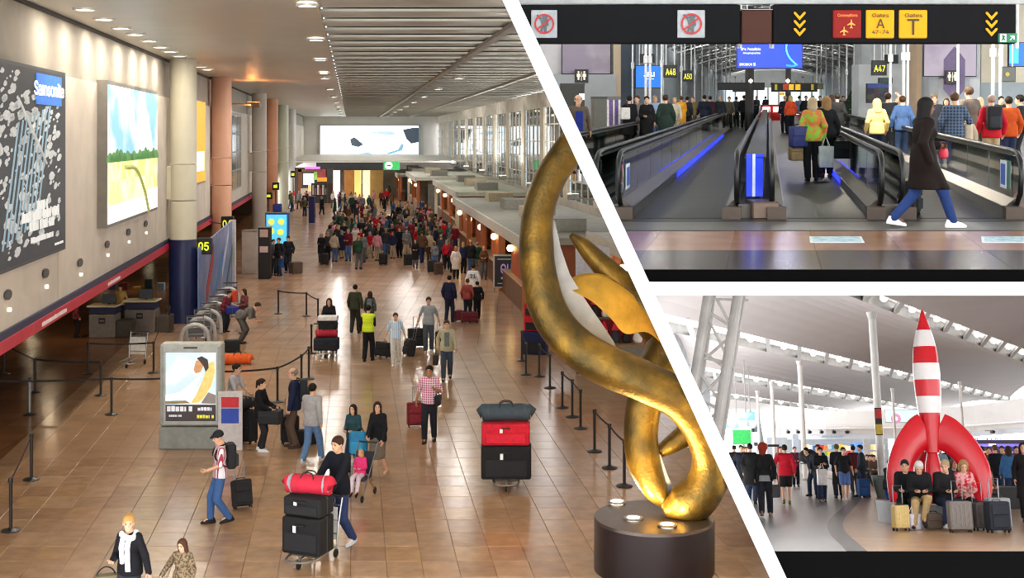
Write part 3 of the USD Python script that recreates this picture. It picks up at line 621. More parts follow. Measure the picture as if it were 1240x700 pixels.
for a, b in (((62, 62), (110, 122)), ((110, 122), (120, 112)), ((110, 122), (160, 190)), ((125, 157), (140, 138)), ((98, 110), (135, 160))):
    q0, q1 = A.wall(a[0] * .35, 80 + a[1] * .62, -6.95), A.wall(b[0] * .35, 80 + b[1] * .62, -6.95); ln.append(cyl(q0, q1, .035, n=6))
part(po, 'water_trail', cat(*ln), M('e8eef2', .5), False)
q0, q1 = A.wall(43.5, 98, -6.95), A.wall(74, 124, -6.95); lb = A.wall(59, 110, -6.95)
part(po, 'blue_label', along(-6.96, -6.935, q0[1], q1[1], lb[2] - .33, lb[2] + .36), M('2f74d8', .5, emit=.5), False)
part(po, 'lettering', onleft(text('Samsonite', .3, True, .012, 3.0), -6.93, (q0[1] + q1[1]) / 2, lb[2] + .03), M('f8fbff', .5, emit=.6), False)
for px, py, h, w in ((51, 247, .22, 1.1), (50, 258.5, .24, 3.6), (51, 270, .24, 2.4), (51, 287, .13, 2.2), (71, 294, .06, .9)):
    p = A.wall(px, py, -6.95); part(po, 'small_print', onleft(blocks(h, w), -6.945, p[1], p[2]), M('eef2f4', .5, emit=.25), False, kind='stuff')

Ya, Yb = A.wall(131, 200, -6.8)[1], A.wall(190.5, 200, -6.8)[1]; za, zb = A.wall(131, 102, -6.8)[2], A.wall(131, 273, -6.8)[2]; zb2 = A.wall(190, 250, -6.8)[2]; zb = (zb + zb2) / 2
lbx = thing('lightbox', 'tall illuminated billboard with blue sky, green trees and a pale meadow', 'billboard', A)
part(lbx, 'casing', along(-7.12, -6.82, Ya - .05, Yb + .1, zb - .1, za + .12), M('77736c', .5, sc=3), False)
hz = za - zb
def strip(f0, f1, Yr0=0.0, Yr1=1.0, c='ffffff', e=1.0, name='print', du=0.0, c2=None, s_=1.2):
    part(lbx, name, along(-6.83, -6.80 + du, Ya + (Yb - Ya) * Yr0, Ya + (Yb - Ya) * Yr1, zb + hz * f0, zb + hz * f1), M(c, .5, emit=e, sc=s_, amp=.1, kind='blotch' if c2 else None, c2=c2), False)
strip(.44, 1, c='e6f0f8', e=.62, c2='86bfee', name='printed_sky', s_=.5); strip(.16, .46, c='eeeeb4', e=.8, c2='c8d27a', name='printed_meadow'); strip(0, .18, c='ffffff', e=1.3, name='printed_path')
strip(.13, .3, .0, .75, 'd9d68a', 1.0, 'printed_shrubs', .004, 'f2eeb8')
tr = []
for k in range(16):
    Yt = Ya + (Yb - Ya) * (k + .5) / 16; hh = (.055 + .05 * rs.random()) * hz; tr.append(onleft(poly([(-.55, 0), (-.5, hh * .5), (-.2, hh * .9), (0, hh), (.25, hh * .8), (.5, hh * .45), (.55, 0)], .01), -6.792, Yt, zb + hz * .44))
part(lbx, 'printed_trees', cat(*tr), M('4a8a3c', .5, emit=.35, sc=2, amp=.4), False)
part(lbx, 'printed_track', onleft(tube(smooth_path([(-2, 0, .6), (0, 0, .5), (1.6, 0, -.2), (2.6, 0, -1.0)], 5), .07, 5), -6.8, (Ya + Yb) / 2, zb + hz * .24), M('9aa05c', .5, emit=.5), False)
rect_lamp('lightbox_glow', A.M, U(-6.6, (Ya + Yb) / 2, (za + zb) / 2), Yb - Ya - 1, hz - .6, 3.0, (.95, .98, 1), RZ(A.yaw) @ RY(-90)) if 0 else None
ob = thing('lightbox', 'orange illuminated billboard beyond the first pale column', 'billboard', A)
p0, p1 = A.wall(235, 124, -7.0), A.wall(247, 124, -7.0)
part(ob, 'casing', along(-7.1, -6.95, p0[1] - .2, p1[1] + .2, 5.0, 8.9), M('8a8278', .5), False); part(ob, 'printed_sheet', along(-6.96, -6.93, p0[1], p1[1], 5.1, 8.8), M('f59a22', .5, emit=.9), False); part(ob, 'printed_label', along(-6.94, -6.92, p0[1] + .3, p1[1] - .6, 5.6, 6.5), M('f3ede6', .5, emit=.8), False)
wn = thing('wall_window', 'dark grid window in the left wall beyond the orange column', 'window', A)
part(wn, 'frame', along(-7.1, -6.98, A.wall(279, 150, -7)[1], A.wall(292, 150, -7)[1], 4.0, 8.6), M('8f8c88', .5), False)
y0_, y1_ = A.wall(280, 150, -7)[1], A.wall(291.5, 150, -7)[1]
for a in range(2):
    for b in range(4): part(wn, 'pane', along(-6.99, -6.96, y0_ + (y1_ - y0_) * (a / 2 + .04), y0_ + (y1_ - y0_) * (a / 2 + .46), 4.1 + b * 1.1, 5.1 + b * 1.1), M('39424c', .12), False)
# columns of the left row
COLS = [(222, 51.2, 'cfcbb6', True), (268, 67, 'd8a68a', False), (314, 92, 'c9beb0', False), (329, 106, 'd99a76', False), (343, 126, 'cfd3bd', False), (353, 145, 'c9cbc6', False)]
for i, (px, Y, c, navy) in enumerate(COLS):
    x = (px - CX) / FPX * Y; r = .51 if i < 3 else .5; t = thing('column', ['thick pale round column with a navy blue lower half', 'round column with an orange tint beside the sign 06', 'grey-beige round column, third of the left row', 'orange-tinted round column, fourth of the left row', 'pale green round column, fifth of the left row', 'pale grey round column, farthest of the left row'][i], 'column', A, (x, Y, 0))
    cm = M(c, .5, sc=1.5, amp=.04)
    for a, b in ((0 if not navy else 3.2, 4.7), (4.73, 6.1), (6.13, 10.18)): part(t, 'shaft_drum', lathe([(r - .01, a), (r, a + .02), (r, b - .02), (r - .01, b)], 32), cm, 40)
    if navy: part(t, 'navy_casing', lathe([(r + .03, 0), (r + .03, 3.2), (r, 3.22)], 32), M('232b55', .4, sc=2), 40)
    part(t, 'wall_bracket', box(-1.1, -.3, -.3, .3, 4.75, 6.05, .02), cm, False)

ow = thing('floodlight', 'orange floodlight near the top of the orange column washing the ceiling', 'floodlight', A, U(-5.2, 70.5, 9.0)); part(ow, 'housing', box(-.35, .35, -.25, .25, -.25, 0, .03), M('6a5a4a', .5), False); part(ow, 'lens', box(-.3, .3, -.2, .2, 0, .02), M('ff9a50', .5, emit=4, amp=0), False); part(ow, 'arm', cyl((0, 0, -.12), (-.85, -2.0, -.12), .05, n=6), M('6a5a4a'))
disk_lamp('orange_wash', A.M, U(-5.2, 70.5, 9.06), .28, 130.0, (1, .32, .08), (.45, .1, 1)); disk_lamp('orange_wash', A.M, U(-5.2, 70.2, 8.7), .25, 50.0, (1, .4, .15), (-1, -.9, -.6))
# end of the hall
YF = 200.0
fw = struct('wall_far', A, along(-7.6, 13.6, YF, YF + 1, -1, 10.4), M('d8d4cf', .8, sc=.5, amp=.05), 'pale end wall of the arrivals hall')
sc_ = thing('screen', 'wide bright screen with a pale blue and black picture on the far end wall', 'screen', A)
q = lambda px, py, Y: A.at(px, py, Y)
a, b = q(388, 187, 199.4), q(507, 152.5, 199.4)
part(sc_, 'frame', box(a[0] - .2, b[0] + .2, 199.4, 199.95, a[2] - .2, b[2] + .2), M('9a9a98', .5), False); part(sc_, 'display', box(a[0], b[0], 199.3, 199.5, a[2], b[2]), M('f4f8fa', .4, emit=1.5, sc=.25, kind='blotch', c2='dcecf4'), False)
for pts, c in (([(488, 157), (499, 155), (507, 155), (507, 172), (498, 174), (492, 168)], '3f4a58'), ([(424, 169), (429, 166), (440, 175), (434, 178), (426, 176)], '46525e'), ([(466, 186), (482, 181), (486, 174), (489, 175), (487, 182), (472, 187)], '7fb0cc'), ([(446, 160), (470, 158), (482, 162), (470, 164)], 'b8d4e2'), ([(430, 187), (446, 184), (452, 187)], '9cc4da')):
    o = q(*pts[0], 199.2); P = [q(x, y, 199.2) - o for x, y in pts]; part(sc_, 'printed_shape', xf(poly([(v[0], v[2]) for v in P], .05), T(o)), M(c, .5, emit=.5), False)
struct('ceiling', A, along(-7.5, 13.5, 150, 200, 4.2, 4.4), M('c8c4bc', .7), 'low roof over the exit at the end of the hall')
gt = thing('exit_portal', 'dark lintel with glowing yellow columns at the far end of the arrivals hall', 'portal', A)
def pq(name, px0, px1, py0, py1, Y, t, c, e=0, rough=.5):
    a, b = A.at(px0, py1, Y), A.at(px1, py0, Y); return part(gt, name, box(a[0], b[0], Y, Y + t, a[2], b[2]), M(c, rough, emit=e, sc=1), False)
pq('lintel', 383, 463, 197, 206, 150, .6, '33373a'); pq('lit_column', 429, 436, 202, 242, 151, 1, 'f0cf78', .9); pq('lit_column', 439.5, 447, 202, 242, 151, 1, 'f8ebb8', 1.1); pq('door_leaf', 403, 412, 203, 241, 152, .3, 'f0f0f2', .8)
pq('timber_panel', 417, 428, 203, 242, 153, .5, 'c08a52', .15); pq('timber_panel', 448, 464, 206, 242, 153, .5, 'a88a58', .12); pq('grey_panel', 463, 480, 206, 242, 154, .5, '807c74'); pq('post', 412, 416, 203, 242, 151, .6, '6c6258'); pq('left_panel', 385, 402, 207, 242, 154, .5, '565a60')
gs = thing('exit_sign', 'glowing green and white exit sign near the end wall', 'sign', A)
a, b = q(465, 206, 148), q(484, 195, 148); part(gs, 'case', box(a[0], b[0], 148, 148.2, a[2], b[2], .03), M('3fae62', .5, emit=.9), False); part(gs, 'white_disc', xf(ring(0.001, .42, .02), T(((a[0] + b[0]) / 2 - .35, 147.98, (a[2] + b[2]) / 2))), M('f2fff4', .5, emit=1.4), False); part(gs, 'arrow', xf(poly([(-.2, -.06), (.1, -.06), (.1, -.16), (.28, 0), (.1, .16), (.1, .06), (-.2, .06)], .02), T(((a[0] + b[0]) / 2 - .35, 147.95, (a[2] + b[2]) / 2))), M('207a40', .5), False)

# right-hand window wall
struct('wall_right', A, clip(along(13.1, 13.6, 40, 200, -.2, 3.4), A), M('cfc8ba', .7, sc=1), 'low wall under the right-hand windows')
struct('wall_right', A, clip(along(13.1, 13.5, 40, 200, 9.15, 10.25), A), M('e4ddd0', .6, sc=1), 'pale bulkhead above the right-hand windows')
FR = M('c9c2b4', .5, sc=2); PANE = glass('e6f0f6', .05); PANE2 = M('b7cfdf', .1, .1)
nb = 0
for k in range(15):
    Y0, Y1 = 50 + k * 10, 60 + k * 10; nb += 1
    wi = thing(f'window_{nb}', None, None, A, kind='structure')
    n = 4 if Y0 < 130 else 2; ms = [along(12.98, 13.12, Y0 - .9, Y0 + .9, 3.4, 9.15)]
    fr = [along(13.07, 13.1, Y0 + .9 + j * 8.2 / n - .12, Y0 + .9 + j * 8.2 / n + .12, 3.4, 9.15) for j in range(1, n)] + [along(13.08, 13.11, Y0 + .9, Y1 - .9, 3.4 + 1.15 * j - .04, 3.4 + 1.15 * j + .04) for j in range(1, 5)]
    c = clip(ms[0], A)
    if len(c.faces): part(wi, 'pier', c, M('d9cdb6', .6, sc=2), False)
    for m in fr:
        m = clip(m, A)
        if len(m.faces): part(wi, 'mullion', m, FR, False)
    for j in range(n):
        for i in range(5):
            m = clip(along(13.12, 13.13, Y0 + .9 + j * 8.2 / n, Y0 + .9 + (j + 1) * 8.2 / n, 3.4 + 1.15 * i, 4.55 + 1.15 * i), A)
            if len(m.faces): part(wi, 'pane', m, PANE if (j * 3 + i * 2 + k) % 7 or i > 2 else PANE2, False)
    if k == 0: [tag(stage.GetPrimAtPath(wi), None)]

# ---------------------------------------------------------------- shops and kiosks along the right
def kiosk(label, u0, u1, Y0, Y1, zt, roof, wallc, post='e8e0d2', lamps=2, open_=True, cat_='kiosk'):
    t = thing('kiosk', label, cat_, A); pc = lambda n, m, mm, **k: (lambda c: part(t, n, c, mm, False, **k) if len(c.faces) else None)(clip(m, A))
    pc('roof', along(u0 - .25, u1, Y0 - .4, Y1 + .3, zt - .28, zt), M(roof, .6, sc=1.5)); pc('roof_edge', along(u0 - .3, u0 - .2, Y0 - .4, Y1 + .3, zt - .42, zt + .04), M('c9c7bd', .5)); pc('back_wall', along(u1 - .3, u1, Y0, Y1, 0, zt - .28), M(wallc, .6, sc=2)); pc('end_wall', along(u0 + .3, u1, Y1 - .15, Y1, 0, zt - .28), M(wallc, .6, sc=2))
    pc('front_wall', along(u0 + .9, u1, Y0, Y0 + .15, 0, zt - .28), M(wallc, .6, sc=2)); pc('counter', along(u0, u0 + .6, Y0 + 1, Y1 - 2, 0, 1.05), M('6b4a34', .5, sc=3)); pc('counter_top', along(u0 - .05, u0 + .65, Y0 + .95, Y1 - 1.95, 1.05, 1.1), M('c9b08c', .3))
    n = max(2, int((Y1 - Y0) / 7))
    for k in range(n + 1): Yk = Y0 + (Y1 - Y0) * k / n; pc('post', along(u0 - .12, u0 + .12, Yk - .12, Yk + .12, 0, zt - .28), M(post if k == n else 'b5622c', .5))
    for k in range(n): Yk = Y0 + (Y1 - Y0) * (k + .5) / n; pc('timber_panel', along(u0 + .2, u0 + .32, Yk - 3.1, Yk + 2.1, .9, zt - .32), M(('a85226', 'c46a30')[k % 2], .5, sc=2)); pc('roof_box', along(u0 + 1.5, u0 + 3.0, Yk - 1.2, Yk + 1.2, zt, zt + .55), M(('8e8c82', 'a89a80')[k % 2], .6))
    for k in range(lamps):
        Yk = Y0 + (Y1 - Y0) * (k + .5) / lamps; c = U(u0 + .05, Yk + (Y1 - Y0) * .3 / lamps, zt - .9)
        if (clip(box(c[0] - .1, c[0] + .1, c[1] - .1, c[1] + .1, 0, 1), A)).faces.shape[0] < 12: continue
        part(t, 'pendant_lamp', xf(trimesh.creation.icosphere(2, .16), T(c)), M('ffd58a', .4, emit=9, amp=0), True); part(t, 'cord', cyl(c + [0, 0, .15], c + [0, 0, .65], .012, n=5), M('222222'))
    return t
kiosk('long timber kiosk with a flat grey roof and warm lamps behind the menu board', 7.0, 12.4, 53, 87, 3.15, '8f8f84', '8a4a26', lamps=5)
kiosk('low kiosk with a pale green roof and brown fascia behind the timber kiosk', 7.6, 12.6, 92, 118, 3.3, 'b4b8a6', 'a4532a', lamps=3)
kiosk('grey roofed kiosk in the middle distance on the right', 6.2, 12.6, 122, 142, 3.4, 'c7c6ba', '77756c', lamps=3)
kiosk('farthest low kiosk on the right, grey with a sloping counter', 5.4, 12.8, 146, 168, 3.0, '9a9a92', '6c6a64', lamps=2)
kiosk('near kiosk with a white roof seen through the bronze ring', 9.6, 13.0, 43.5, 52, 3.4, 'e2ddd0', '7a3a20', lamps=2)
mb = thing('menu_board', 'framed dark menu board on legs in front of the timber kiosk', 'sign', A)
a, b = A.at(597, 349, 61), A.at(648, 308, 61)
part(mb, 'frame', box(a[0], b[0], 61, 61.1, a[2], b[2], .02), M('b8b4aa', .4, .4), False); part(mb, 'board', box(a[0] + .08, b[0] - .08, 60.97, 61.02, a[2] + .08, b[2] - .08), M('22242c', .5), False); [part(mb, 'inner_line', box(a[0] + .2, b[0] - .2, 60.95, 60.98, z0, z0 + .04), M('c8c8cc', .5), False) for z0 in (a[2] + .2, b[2] - .24)]
part(mb, 'lettering', xf(text('QUICK', .42, True, .02, 1.25), T(((a[0] + b[0]) / 2, 60.94, (a[2] + b[2]) / 2 + .1))), M('b08ad0', .5, emit=.3), False); part(mb, 'small_print', xf(blocks(.12, 1.2), T(((a[0] + b[0]) / 2, 60.94, (a[2] + b[2]) / 2 - .3))), M('d8d0e0', .5), False, kind='stuff')
for x in (a[0] + .05, b[0] - .05): part(mb, 'leg', cyl((x, 61.05, 0), (x, 61.05, a[2] + .05), .03, n=8), M('b8b4aa', .4, .4))
# market stall seen through the ring
stl = thing('market_stall', 'market stall with a red cloth backdrop seen through the bronze ring', 'stall', A)
a = A.fl(742, 432); Ys = 40.0
part(stl, 'table', box(1.9, 4.0, Ys, Ys + 1.6, .8, .9, .02), M('8c6a48', .5), False); part(stl, 'backdrop', slab((1.3, Ys + 1.1, .9), (4.1, Ys + 1.1, .9), (4.1, Ys + 1.5, 2.5), (1.3, Ys + 1.5, 2.5), (0, 1, 0), .1), M('8a1220', .8), False); part(stl, 'cloth_front', box(1.9, 4.0, Ys - .02, Ys, .1, .82), M('7a7468', .8), False)
for x in (1.95, 3.9): part(stl, 'leg', box(x, x + .08, Ys + .05, Ys + .13, 0, .8), M('5a4632'), False)
for i in range(14):
    r_, c_ = divmod(i, 7); x = 1.55 + c_ * .34 + r_ * .25; y = Ys + .9 - r_ * .5; z = 1.5 - .3 * r_ if r_ == 0 else .9
    if r_ == 0: z = 1.75
    tt = thing('plush_toy', f'small plush toy with a pointed red hat, {ORD[c_]} in the {("back", "front")[r_]} row of the stall', 'toy', A, (x, y, .9 if r_ else 1.62), 0, ['plush toys on the back row', 'plush toys on the front row'][r_])
    part(tt, 'toy_body', lathe([(0, 0), (.12, 0), (.15, .1), (.12, .24), (.09, .28), (.1, .36), (.06, .44), (0, .45)], 12), M(('1c1d22', 'e8e2d8', '32343a')[i % 3], .9), True); part(tt, 'hat', lathe([(.12, .38), (.1, .44), (.05, .58), (0, .68)], 10), M('d0182a', .8), True)
part(stl, 'back_shelf', box(1.4, 4.0, Ys + .72, Ys + 1.06, 1.56, 1.62), M('5f4530', .5), False)
wb = thing('notice_board', 'pale grey notice board on a post behind the bronze ring', 'sign', A); part(wb, 'panel', slab(*[A.at(x, y, 46) for x, y in ((697, 348), (742, 342), (738, 300), (697, 292))], (0, 1, 0), .08), M('c9c8cc', .6), False); part(wb, 'leg', cyl((2.45, 46.05, 0), (2.45, 46.05, 2.2), .05, n=8), M('4a4440'))

# ---------------------------------------------------------------- bronze ring sculpture on its drum
YS = 22.0; S = lambda px, py, dY=0.0: A.at(px, py, YS + dY)
pl = thing('plinth', 'round dark drum plinth with three glowing lamps in its top', 'plinth', A, (S(792, 625)[0], YS, 0))
part(pl, 'drum', lathe([(1.0, 0), (1.0, .82)], 48), M('2a2225', .35, .3, sc=2), 40); part(pl, 'top_plate', lathe([(1.0, .82), (.99, .87), (0, .88)], 48), M('5a4f49', .3, .5, sc=3), 30)
for px, py in ((747, 608), (767, 628), (808, 636)):
    p = A.fl(px, py, .885) - [S(792, 625)[0], YS, 0]; part(pl, 'lamp_rim', xf(lathe([(.11, 0), (.16, 0), (.16, .02), (.11, .02)], 20), T(p)), M('9a948c', .3, .7)); part(pl, 'lamp_lens', xf(lathe([(0, .004), (.125, .004), (.125, .014), (0, .014)], 20), T(p)), M('fff3d8', .3, emit=12, amp=0))
    disk_lamp('plinth_lamp', A.M @ T((S(792, 625)[0], YS, 0)), p + [0, 0, .03], .11, 900, (1, .74, .3), (.05, .1, 1))
BR = {'n': ('noise_texture', {'scale': 2.2, 'detail': 5.0}), 't': ('texture_coordinate', {}), 'r': ('rgb_ramp', {'ramp': [(.32, lin('4c4020')), (.5, lin('6a5222')), (.66, lin('8a6a26'))]}), 'n2': ('noise_texture', {'scale': 16.0, 'detail': 4.0}), 'b': ('bump', {'strength': .35, 'distance': .03}), 'p': ('principled_bsdf', {'metallic': .75, 'roughness': .4})}
BRONZE = usdkit.material(stage, '/World/Looks/bronze', BR, [('t.object', 'n.vector'), ('n.fac', 'r.fac'), ('r.color', 'p.base_color'), ('t.object', 'n2.vector'), ('n2.fac', 'b.height'), ('b.normal', 'p.normal')], surface='p.BSDF')
sp_ = thing('sculpture', 'big twisted bronze ring sculpture standing on the dark drum', 'sculpture', A)
def limb(name, pts, mat=BRONZE, n=20, sub=9, label=None):
    P = smooth_path([S(x, y, d) for x, y, r, d in pts], sub); Rr = smooth_path([[r * (YS + d) / FPX, 0, 0] for x, y, r, d in pts], sub)[:, 0]
    m = clip(wob(tube(P, Rr, n), .03, 2.5), A); part(sp_, name, m, mat, True, label=label)
limb('outer_ring', [(760, 118, 22, .5), (722, 140, 22, .4), (693, 178, 20, .3), (668, 212, 19.5, .2), (652, 255, 19, .1), (650, 300, 21, 0), (655, 345, 22, -.1), (670, 387, 23, -.2), (697, 419, 24, -.35), (735, 443, 25, -.5), (780, 462, 25, -.55), (822, 484, 24, -.5), (849, 518, 23, -.35), (862, 556, 24, -.2), (853, 590, 25, -.1), (830, 612, 26, 0), (806, 622, 12, .05)])
limb('inner_ring', [(808, 612, 7, .15), (793, 592, 15, .25), (780, 560, 20, .35), (776, 520, 21, .45), (783, 480, 22, .5), (800, 440, 26, .6), (822, 405, 30, .6), (850, 380, 32, .5)])
limb('upper_arm', [(691, 284, 3, .9), (706, 297, 9, .9), (735, 328, 15, .85), (768, 362, 20, .8), (805, 402, 26, .75), (850, 450, 30, .7)])
limb('side_arm', [(797, 548, 7, .6), (815, 537, 11, .65), (840, 520, 15, .7), (870, 500, 18, .75)])
bl = [(683, 346, 0), (700, 336, .0), (725, 334, .05), (748, 344, .1), (772, 362, .15), (800, 392, .2), (816, 420, .25)]; bl2 = [(683, 348, -.05), (697, 354, -.35), (718, 366, -.5), (740, 386, -.5), (757, 404, -.45), (785, 403, -.3), (812, 428, -.2)]
Pa, Pb = smooth_path([S(x, y, d + .4) for x, y, d in bl], 6), smooth_path([S(x, y, d + .4) for x, y, d in bl2], 6); n_ = len(Pa); V = np.vstack([Pa, Pb, Pa + [0, .1, .03], Pb + [0, .1, .03]]); Fq = []
for k in range(n_ - 1):
    for a_, b_ in ((0, n_), (3 * n_, 2 * n_), (2 * n_, 0), (n_, 3 * n_)): Fq.append([a_ + k, b_ + k, b_ + k + 1, a_ + k + 1])
m = trimesh.Trimesh(V, np.vstack([np.array(Fq)[:, [0, 1, 2]], np.array(Fq)[:, [0, 2, 3]]]), process=False); m.fix_normals()
part(sp_, 'golden_blade', clip(m.subdivide().subdivide(), A), M('d9a83c', .38, .6, sc=3, amp=.2, bump=.3), 40, label='golden leaf-shaped blade')
def plate(pts, d, th=.08): o = S(*pts[0], d); Pp = [S(x, y, d) - o for x, y in pts]; return xf(poly([(v[0], v[2]) for v in Pp], th), T(o))
part(sp_, 'inner_lining', clip(plate([(664, 262), (672, 268), (679, 300), (690, 332), (708, 362), (726, 388), (744, 415), (748, 428), (728, 424), (702, 408), (682, 384), (668, 350), (662, 305)], .12), A), M('9a9894', .5, .2, sc=4, bump=.2), False, label='grey inner lining of the ring')
part(sp_, 'foot_lining', clip(plate([(793, 540), (800, 552), (808, 575), (819, 598), (808, 610), (800, 607), (792, 580), (788, 556)], .32), A), M('8f9092', .5, .2, sc=4, bump=.2), False, label='grey lining at the foot')
# ---------------------------------------------------------------- people and things on the arrivals floor
def P(H, px, py, label, head=None, **k):
    """Person whose feet stand at the floor point of pixel (px, py); head: pixel row of the crown gives the height."""
    loc = H.fl(px, py)
    if head is not None: k['h'] = float(np.clip((H.at(px, head, loc[1]))[2], 1.0, 1.95))
    return person(H, loc, label, **k)
J_, C_, S_ = 'jacket', 'coat', 'shirt'
STRIPE = M('e6e6ea', .85, kind='stripes', sc=7, c2='a8354a'); PLAID = M('c23a72', .85, kind='plaid', sc=6, c2='f0d8e2'); ARG = M('f4f6fa', .85, kind='stripes', sc=5, c2='9cc4e6')
HIVIS = M('d8f02a', .7, kind='hstripes', sc=3.2, c2='d2ea20'); SPECK = M('4a3c2c', .9, kind='blotch', sc=26, c2='8a765a'); TRACK = M('17181c', .8)
WALK = dict(stride=.5)
o = P(A, 157, 764, 'blonde woman in a black cardigan and white scarf walking hand in hand with a girl', head=624, top=('sweater', '14141a'), bot=('jeans', '2b2d38'), hr=('bun', 'b98a4e'), sex='f', dir=196, pose=dict(stride=.4, arml=(-.42, .1, .86), armr=(.12, .28, 1.13), yaw=28), vox=.02)
q = o['up'](0, .02, 1.44); sc = thing('scarf', 'white scarf hanging round the neck of the blonde woman', 'scarf', A, (0, 0, 0), 0, extra=o['M'] @ T(q))
part(sc, 'neck_wrap', wob(xf(tube(smooth_path([(.11 * math.cos(t), .1 * math.sin(t), .03 * math.sin(2 * t)) for t in np.linspace(0, 6.28, 12)], 3), .045, 9), T((0, .0, .02))), .03, 14), M('e6e4ea', .9), True)
for s, L in ((-1, .5), (1, .38)): part(sc, 'scarf_end', wob(xf(tube(smooth_path([(s * .05, .1, .0), (s * .05, .17, -.12), (s * .045, .165, -.3), (s * .05, .15, -L)], 4), .045, 8), np.diag([1, .7, 1, 1])), .02, 14), M('e2e0e8', .9), True)
handbag(A, on_person(o, (.33, .12, .98)), 20, 'olive shoulder bag at the hip of the blonde woman', c='6a5c40', w=.36, h=.28, strap=.12)
P(A, 221, 758, 'girl with long brown hair in a speckled brown coat beside the blonde woman', head=653, top=('tunic', SPECK), bot=('tights', '2a2624'), hr=('long', '4a2e20'), sex='f', dir=188, pose=dict(stride=.25, armr=(.42, .05, 1.02), nod=12, yaw=-10), vox=.024)
o = P(A, 266, 634, 'man in a dark cap, striped shirt and blue jeans with a black rucksack', head=522, top=(S_, STRIPE), bot=('jeans', '3f5f92'), hr=('cap', '202228'), dir=248, pose=dict(stride=.32, arml=(-.15, .26, 1.06), armr=(.3, -.12, .92), nod=18, yaw=10), shoes='1a1614')
backpack(o, A, 'black rucksack worn by the man in the striped shirt')
suitcase(A, A.fl(294, 616), 25, 'small black wheeled case behind the man in the striped shirt', w=.38, d=.26, h=.55, tilt=-18)
o = P(A, 410, 664, 'man in a navy sweater pushing the biggest luggage cart', head=527, top=('sweater', '12151f'), bot=('jeans', '2c3a63'), hr=('short', '3a2418'), dir=215, pose=dict(stride=.45, arml=(-.2, .38, 1.02), armr=(.2, .38, 1.02), nod=5), shoes='c8ccd4', vox=.022)
t = A.fl(384, 677); trolley(A, t, 180 - 22, 'silver cart under two big black cases and a red bag')
def crate(name, label, H, loc, rot, w, d, h, c, tag_=True, c2='202024'):
    p = thing(name, label, 'luggage', H, loc, rot); part(p, 'shell', rbox(-w / 2, w / 2, -d / 2, d / 2, 0, h, .05), M(c, .85, sc=12, amp=.15), 40); part(p, 'pocket', rbox(-w * .42, w * .42, d / 2 - .03, d / 2 + .035, h * .1, h * .6, .03, 1), M(c2, .85, sc=14), 40)
    part(p, 'seam', box(-w / 2 - .004, w / 2 + .004, -.012, .012, .02, h + .004), M('3a3a3e', .6), False); part(p, 'handle', tube(smooth_path([(-.09, d / 2, h * .8), (-.07, d / 2 + .05, h * .82), (.07, d / 2 + .05, h * .82), (.09, d / 2, h * .8)], 4), .012, 5), M('151516', .6))
    if tag_: part(p, 'luggage_tag', box(.06, .12, d / 2 + .04, d / 2 + .05, h * .62, h * .8), M('f2f2f2', .5), False)
    return p
tr = RZ(158)[:3, :3]; crate('suitcase', 'large black case lying lowest on the biggest cart', A, t + tr @ [0, .3, .22], 158, .74, .5, .62, '121214'); crate('suitcase', 'second black case stacked on the biggest cart under the red bag', A, t + tr @ [.0, .28, .85], 158, .72, .48, .32, '17171a')
duffel(A, t + tr @ [0, .26, 1.18], 158 + 8, 'red and grey sports bag on top of the biggest cart', L=.78, r=.16, c='c81e3a')
P(A, 458, 579, 'woman in a black jacket and grey skirt with bare legs', head=487, top=(J_, '16171b'), bot=('skirt', '6e6458'), hr=('long', '2e1a12'), sex='f', dir=205, pose=dict(stride=.45, armr=(.05, .4, 1.0), yaw=30), shoes='a5876a')
P(A, 428, 572, 'young woman with a teal top and dark open cardigan behind the pushchair', head=490, top=('sweater', '2b4a50'), bot=('jeans', '27304a'), hr=('long', '24150f'), sex='f', dir=200, pose=dict(stride=.2, arml='bent', armr='bent'))
pc = thing('pushchair', 'light folding pushchair with grey frame', 'pushchair', A, A.fl(436, 602), 165)
part(pc, 'frame', cat(*[tube(smooth_path([(s * .2, -.45, 1.0), (s * .2, -.2, .7), (s * .19, .1, .35), (s * .2, .4, .09)], 4), .013, 6) for s in (-1, 1)], *[tube([(s * .2, -.3, .08), (s * .19, .12, .5)], .012, 6) for s in (-1, 1)]), M('9a9ca0', .35, .8)); part(pc, 'seat', xf(rbox(-.18, .18, -.2, .2, .36, .43, .03), T((0, .02, 0))), M('2a2c38', .8), 40); part(pc, 'backrest', slab((-.18, -.14, .4), (.18, -.14, .4), (.18, -.28, .85), (-.18, -.28, .85), (0, -1, 0), .04), M('2a2c38', .8), False); part(pc, 'push_bar', tube([(-.2, -.45, 1.0), (.2, -.45, 1.0)], .018, 7), M('1c1c20', .6))
for x in (-.2, .2):
    for y in (-.3, .4): part(pc, 'wheel', xf(lathe([(0, -.015), (.06, -.015), (.075, 0), (.06, .015), (0, .015)], 14), RY(90), T((x, y, .075))), M('17171a', .6))
person(A, A.fl(436, 602) + [0, 0, .0], 'small child in a bright pink jacket seated in the pushchair', top=(J_, 'e03a7a'), bot=('trousers', 'd6c4ce'), hr=('bob', 'b48a5a'), sex='f', dir=195, h=1.0, pose=dict(sit=True, hip=.82, feet=((.1, .55, .35), (-.1, .55, .35)), armr='bent', arml='bent', lean=-8), vox=.03)
bp = thing('backpack', 'bright blue rucksack hanging on the pushchair handle', 'backpack', A, A.fl(434, 578) + [0, 0, .72], 170); part(bp, 'main_pack', rbox(-.2, .2, -.1, .1, -.25, .25, .08), M('1f7fae', .7), True); part(bp, 'pocket', rbox(-.15, .15, .06, .16, -.2, .05, .04), M('2a94c4', .7), True); part(bp, 'strap', tube(smooth_path([(-.1, -.08, .22), (0, -.12, .33), (.1, -.08, .22)], 4), .014, 5), M('16384a'))
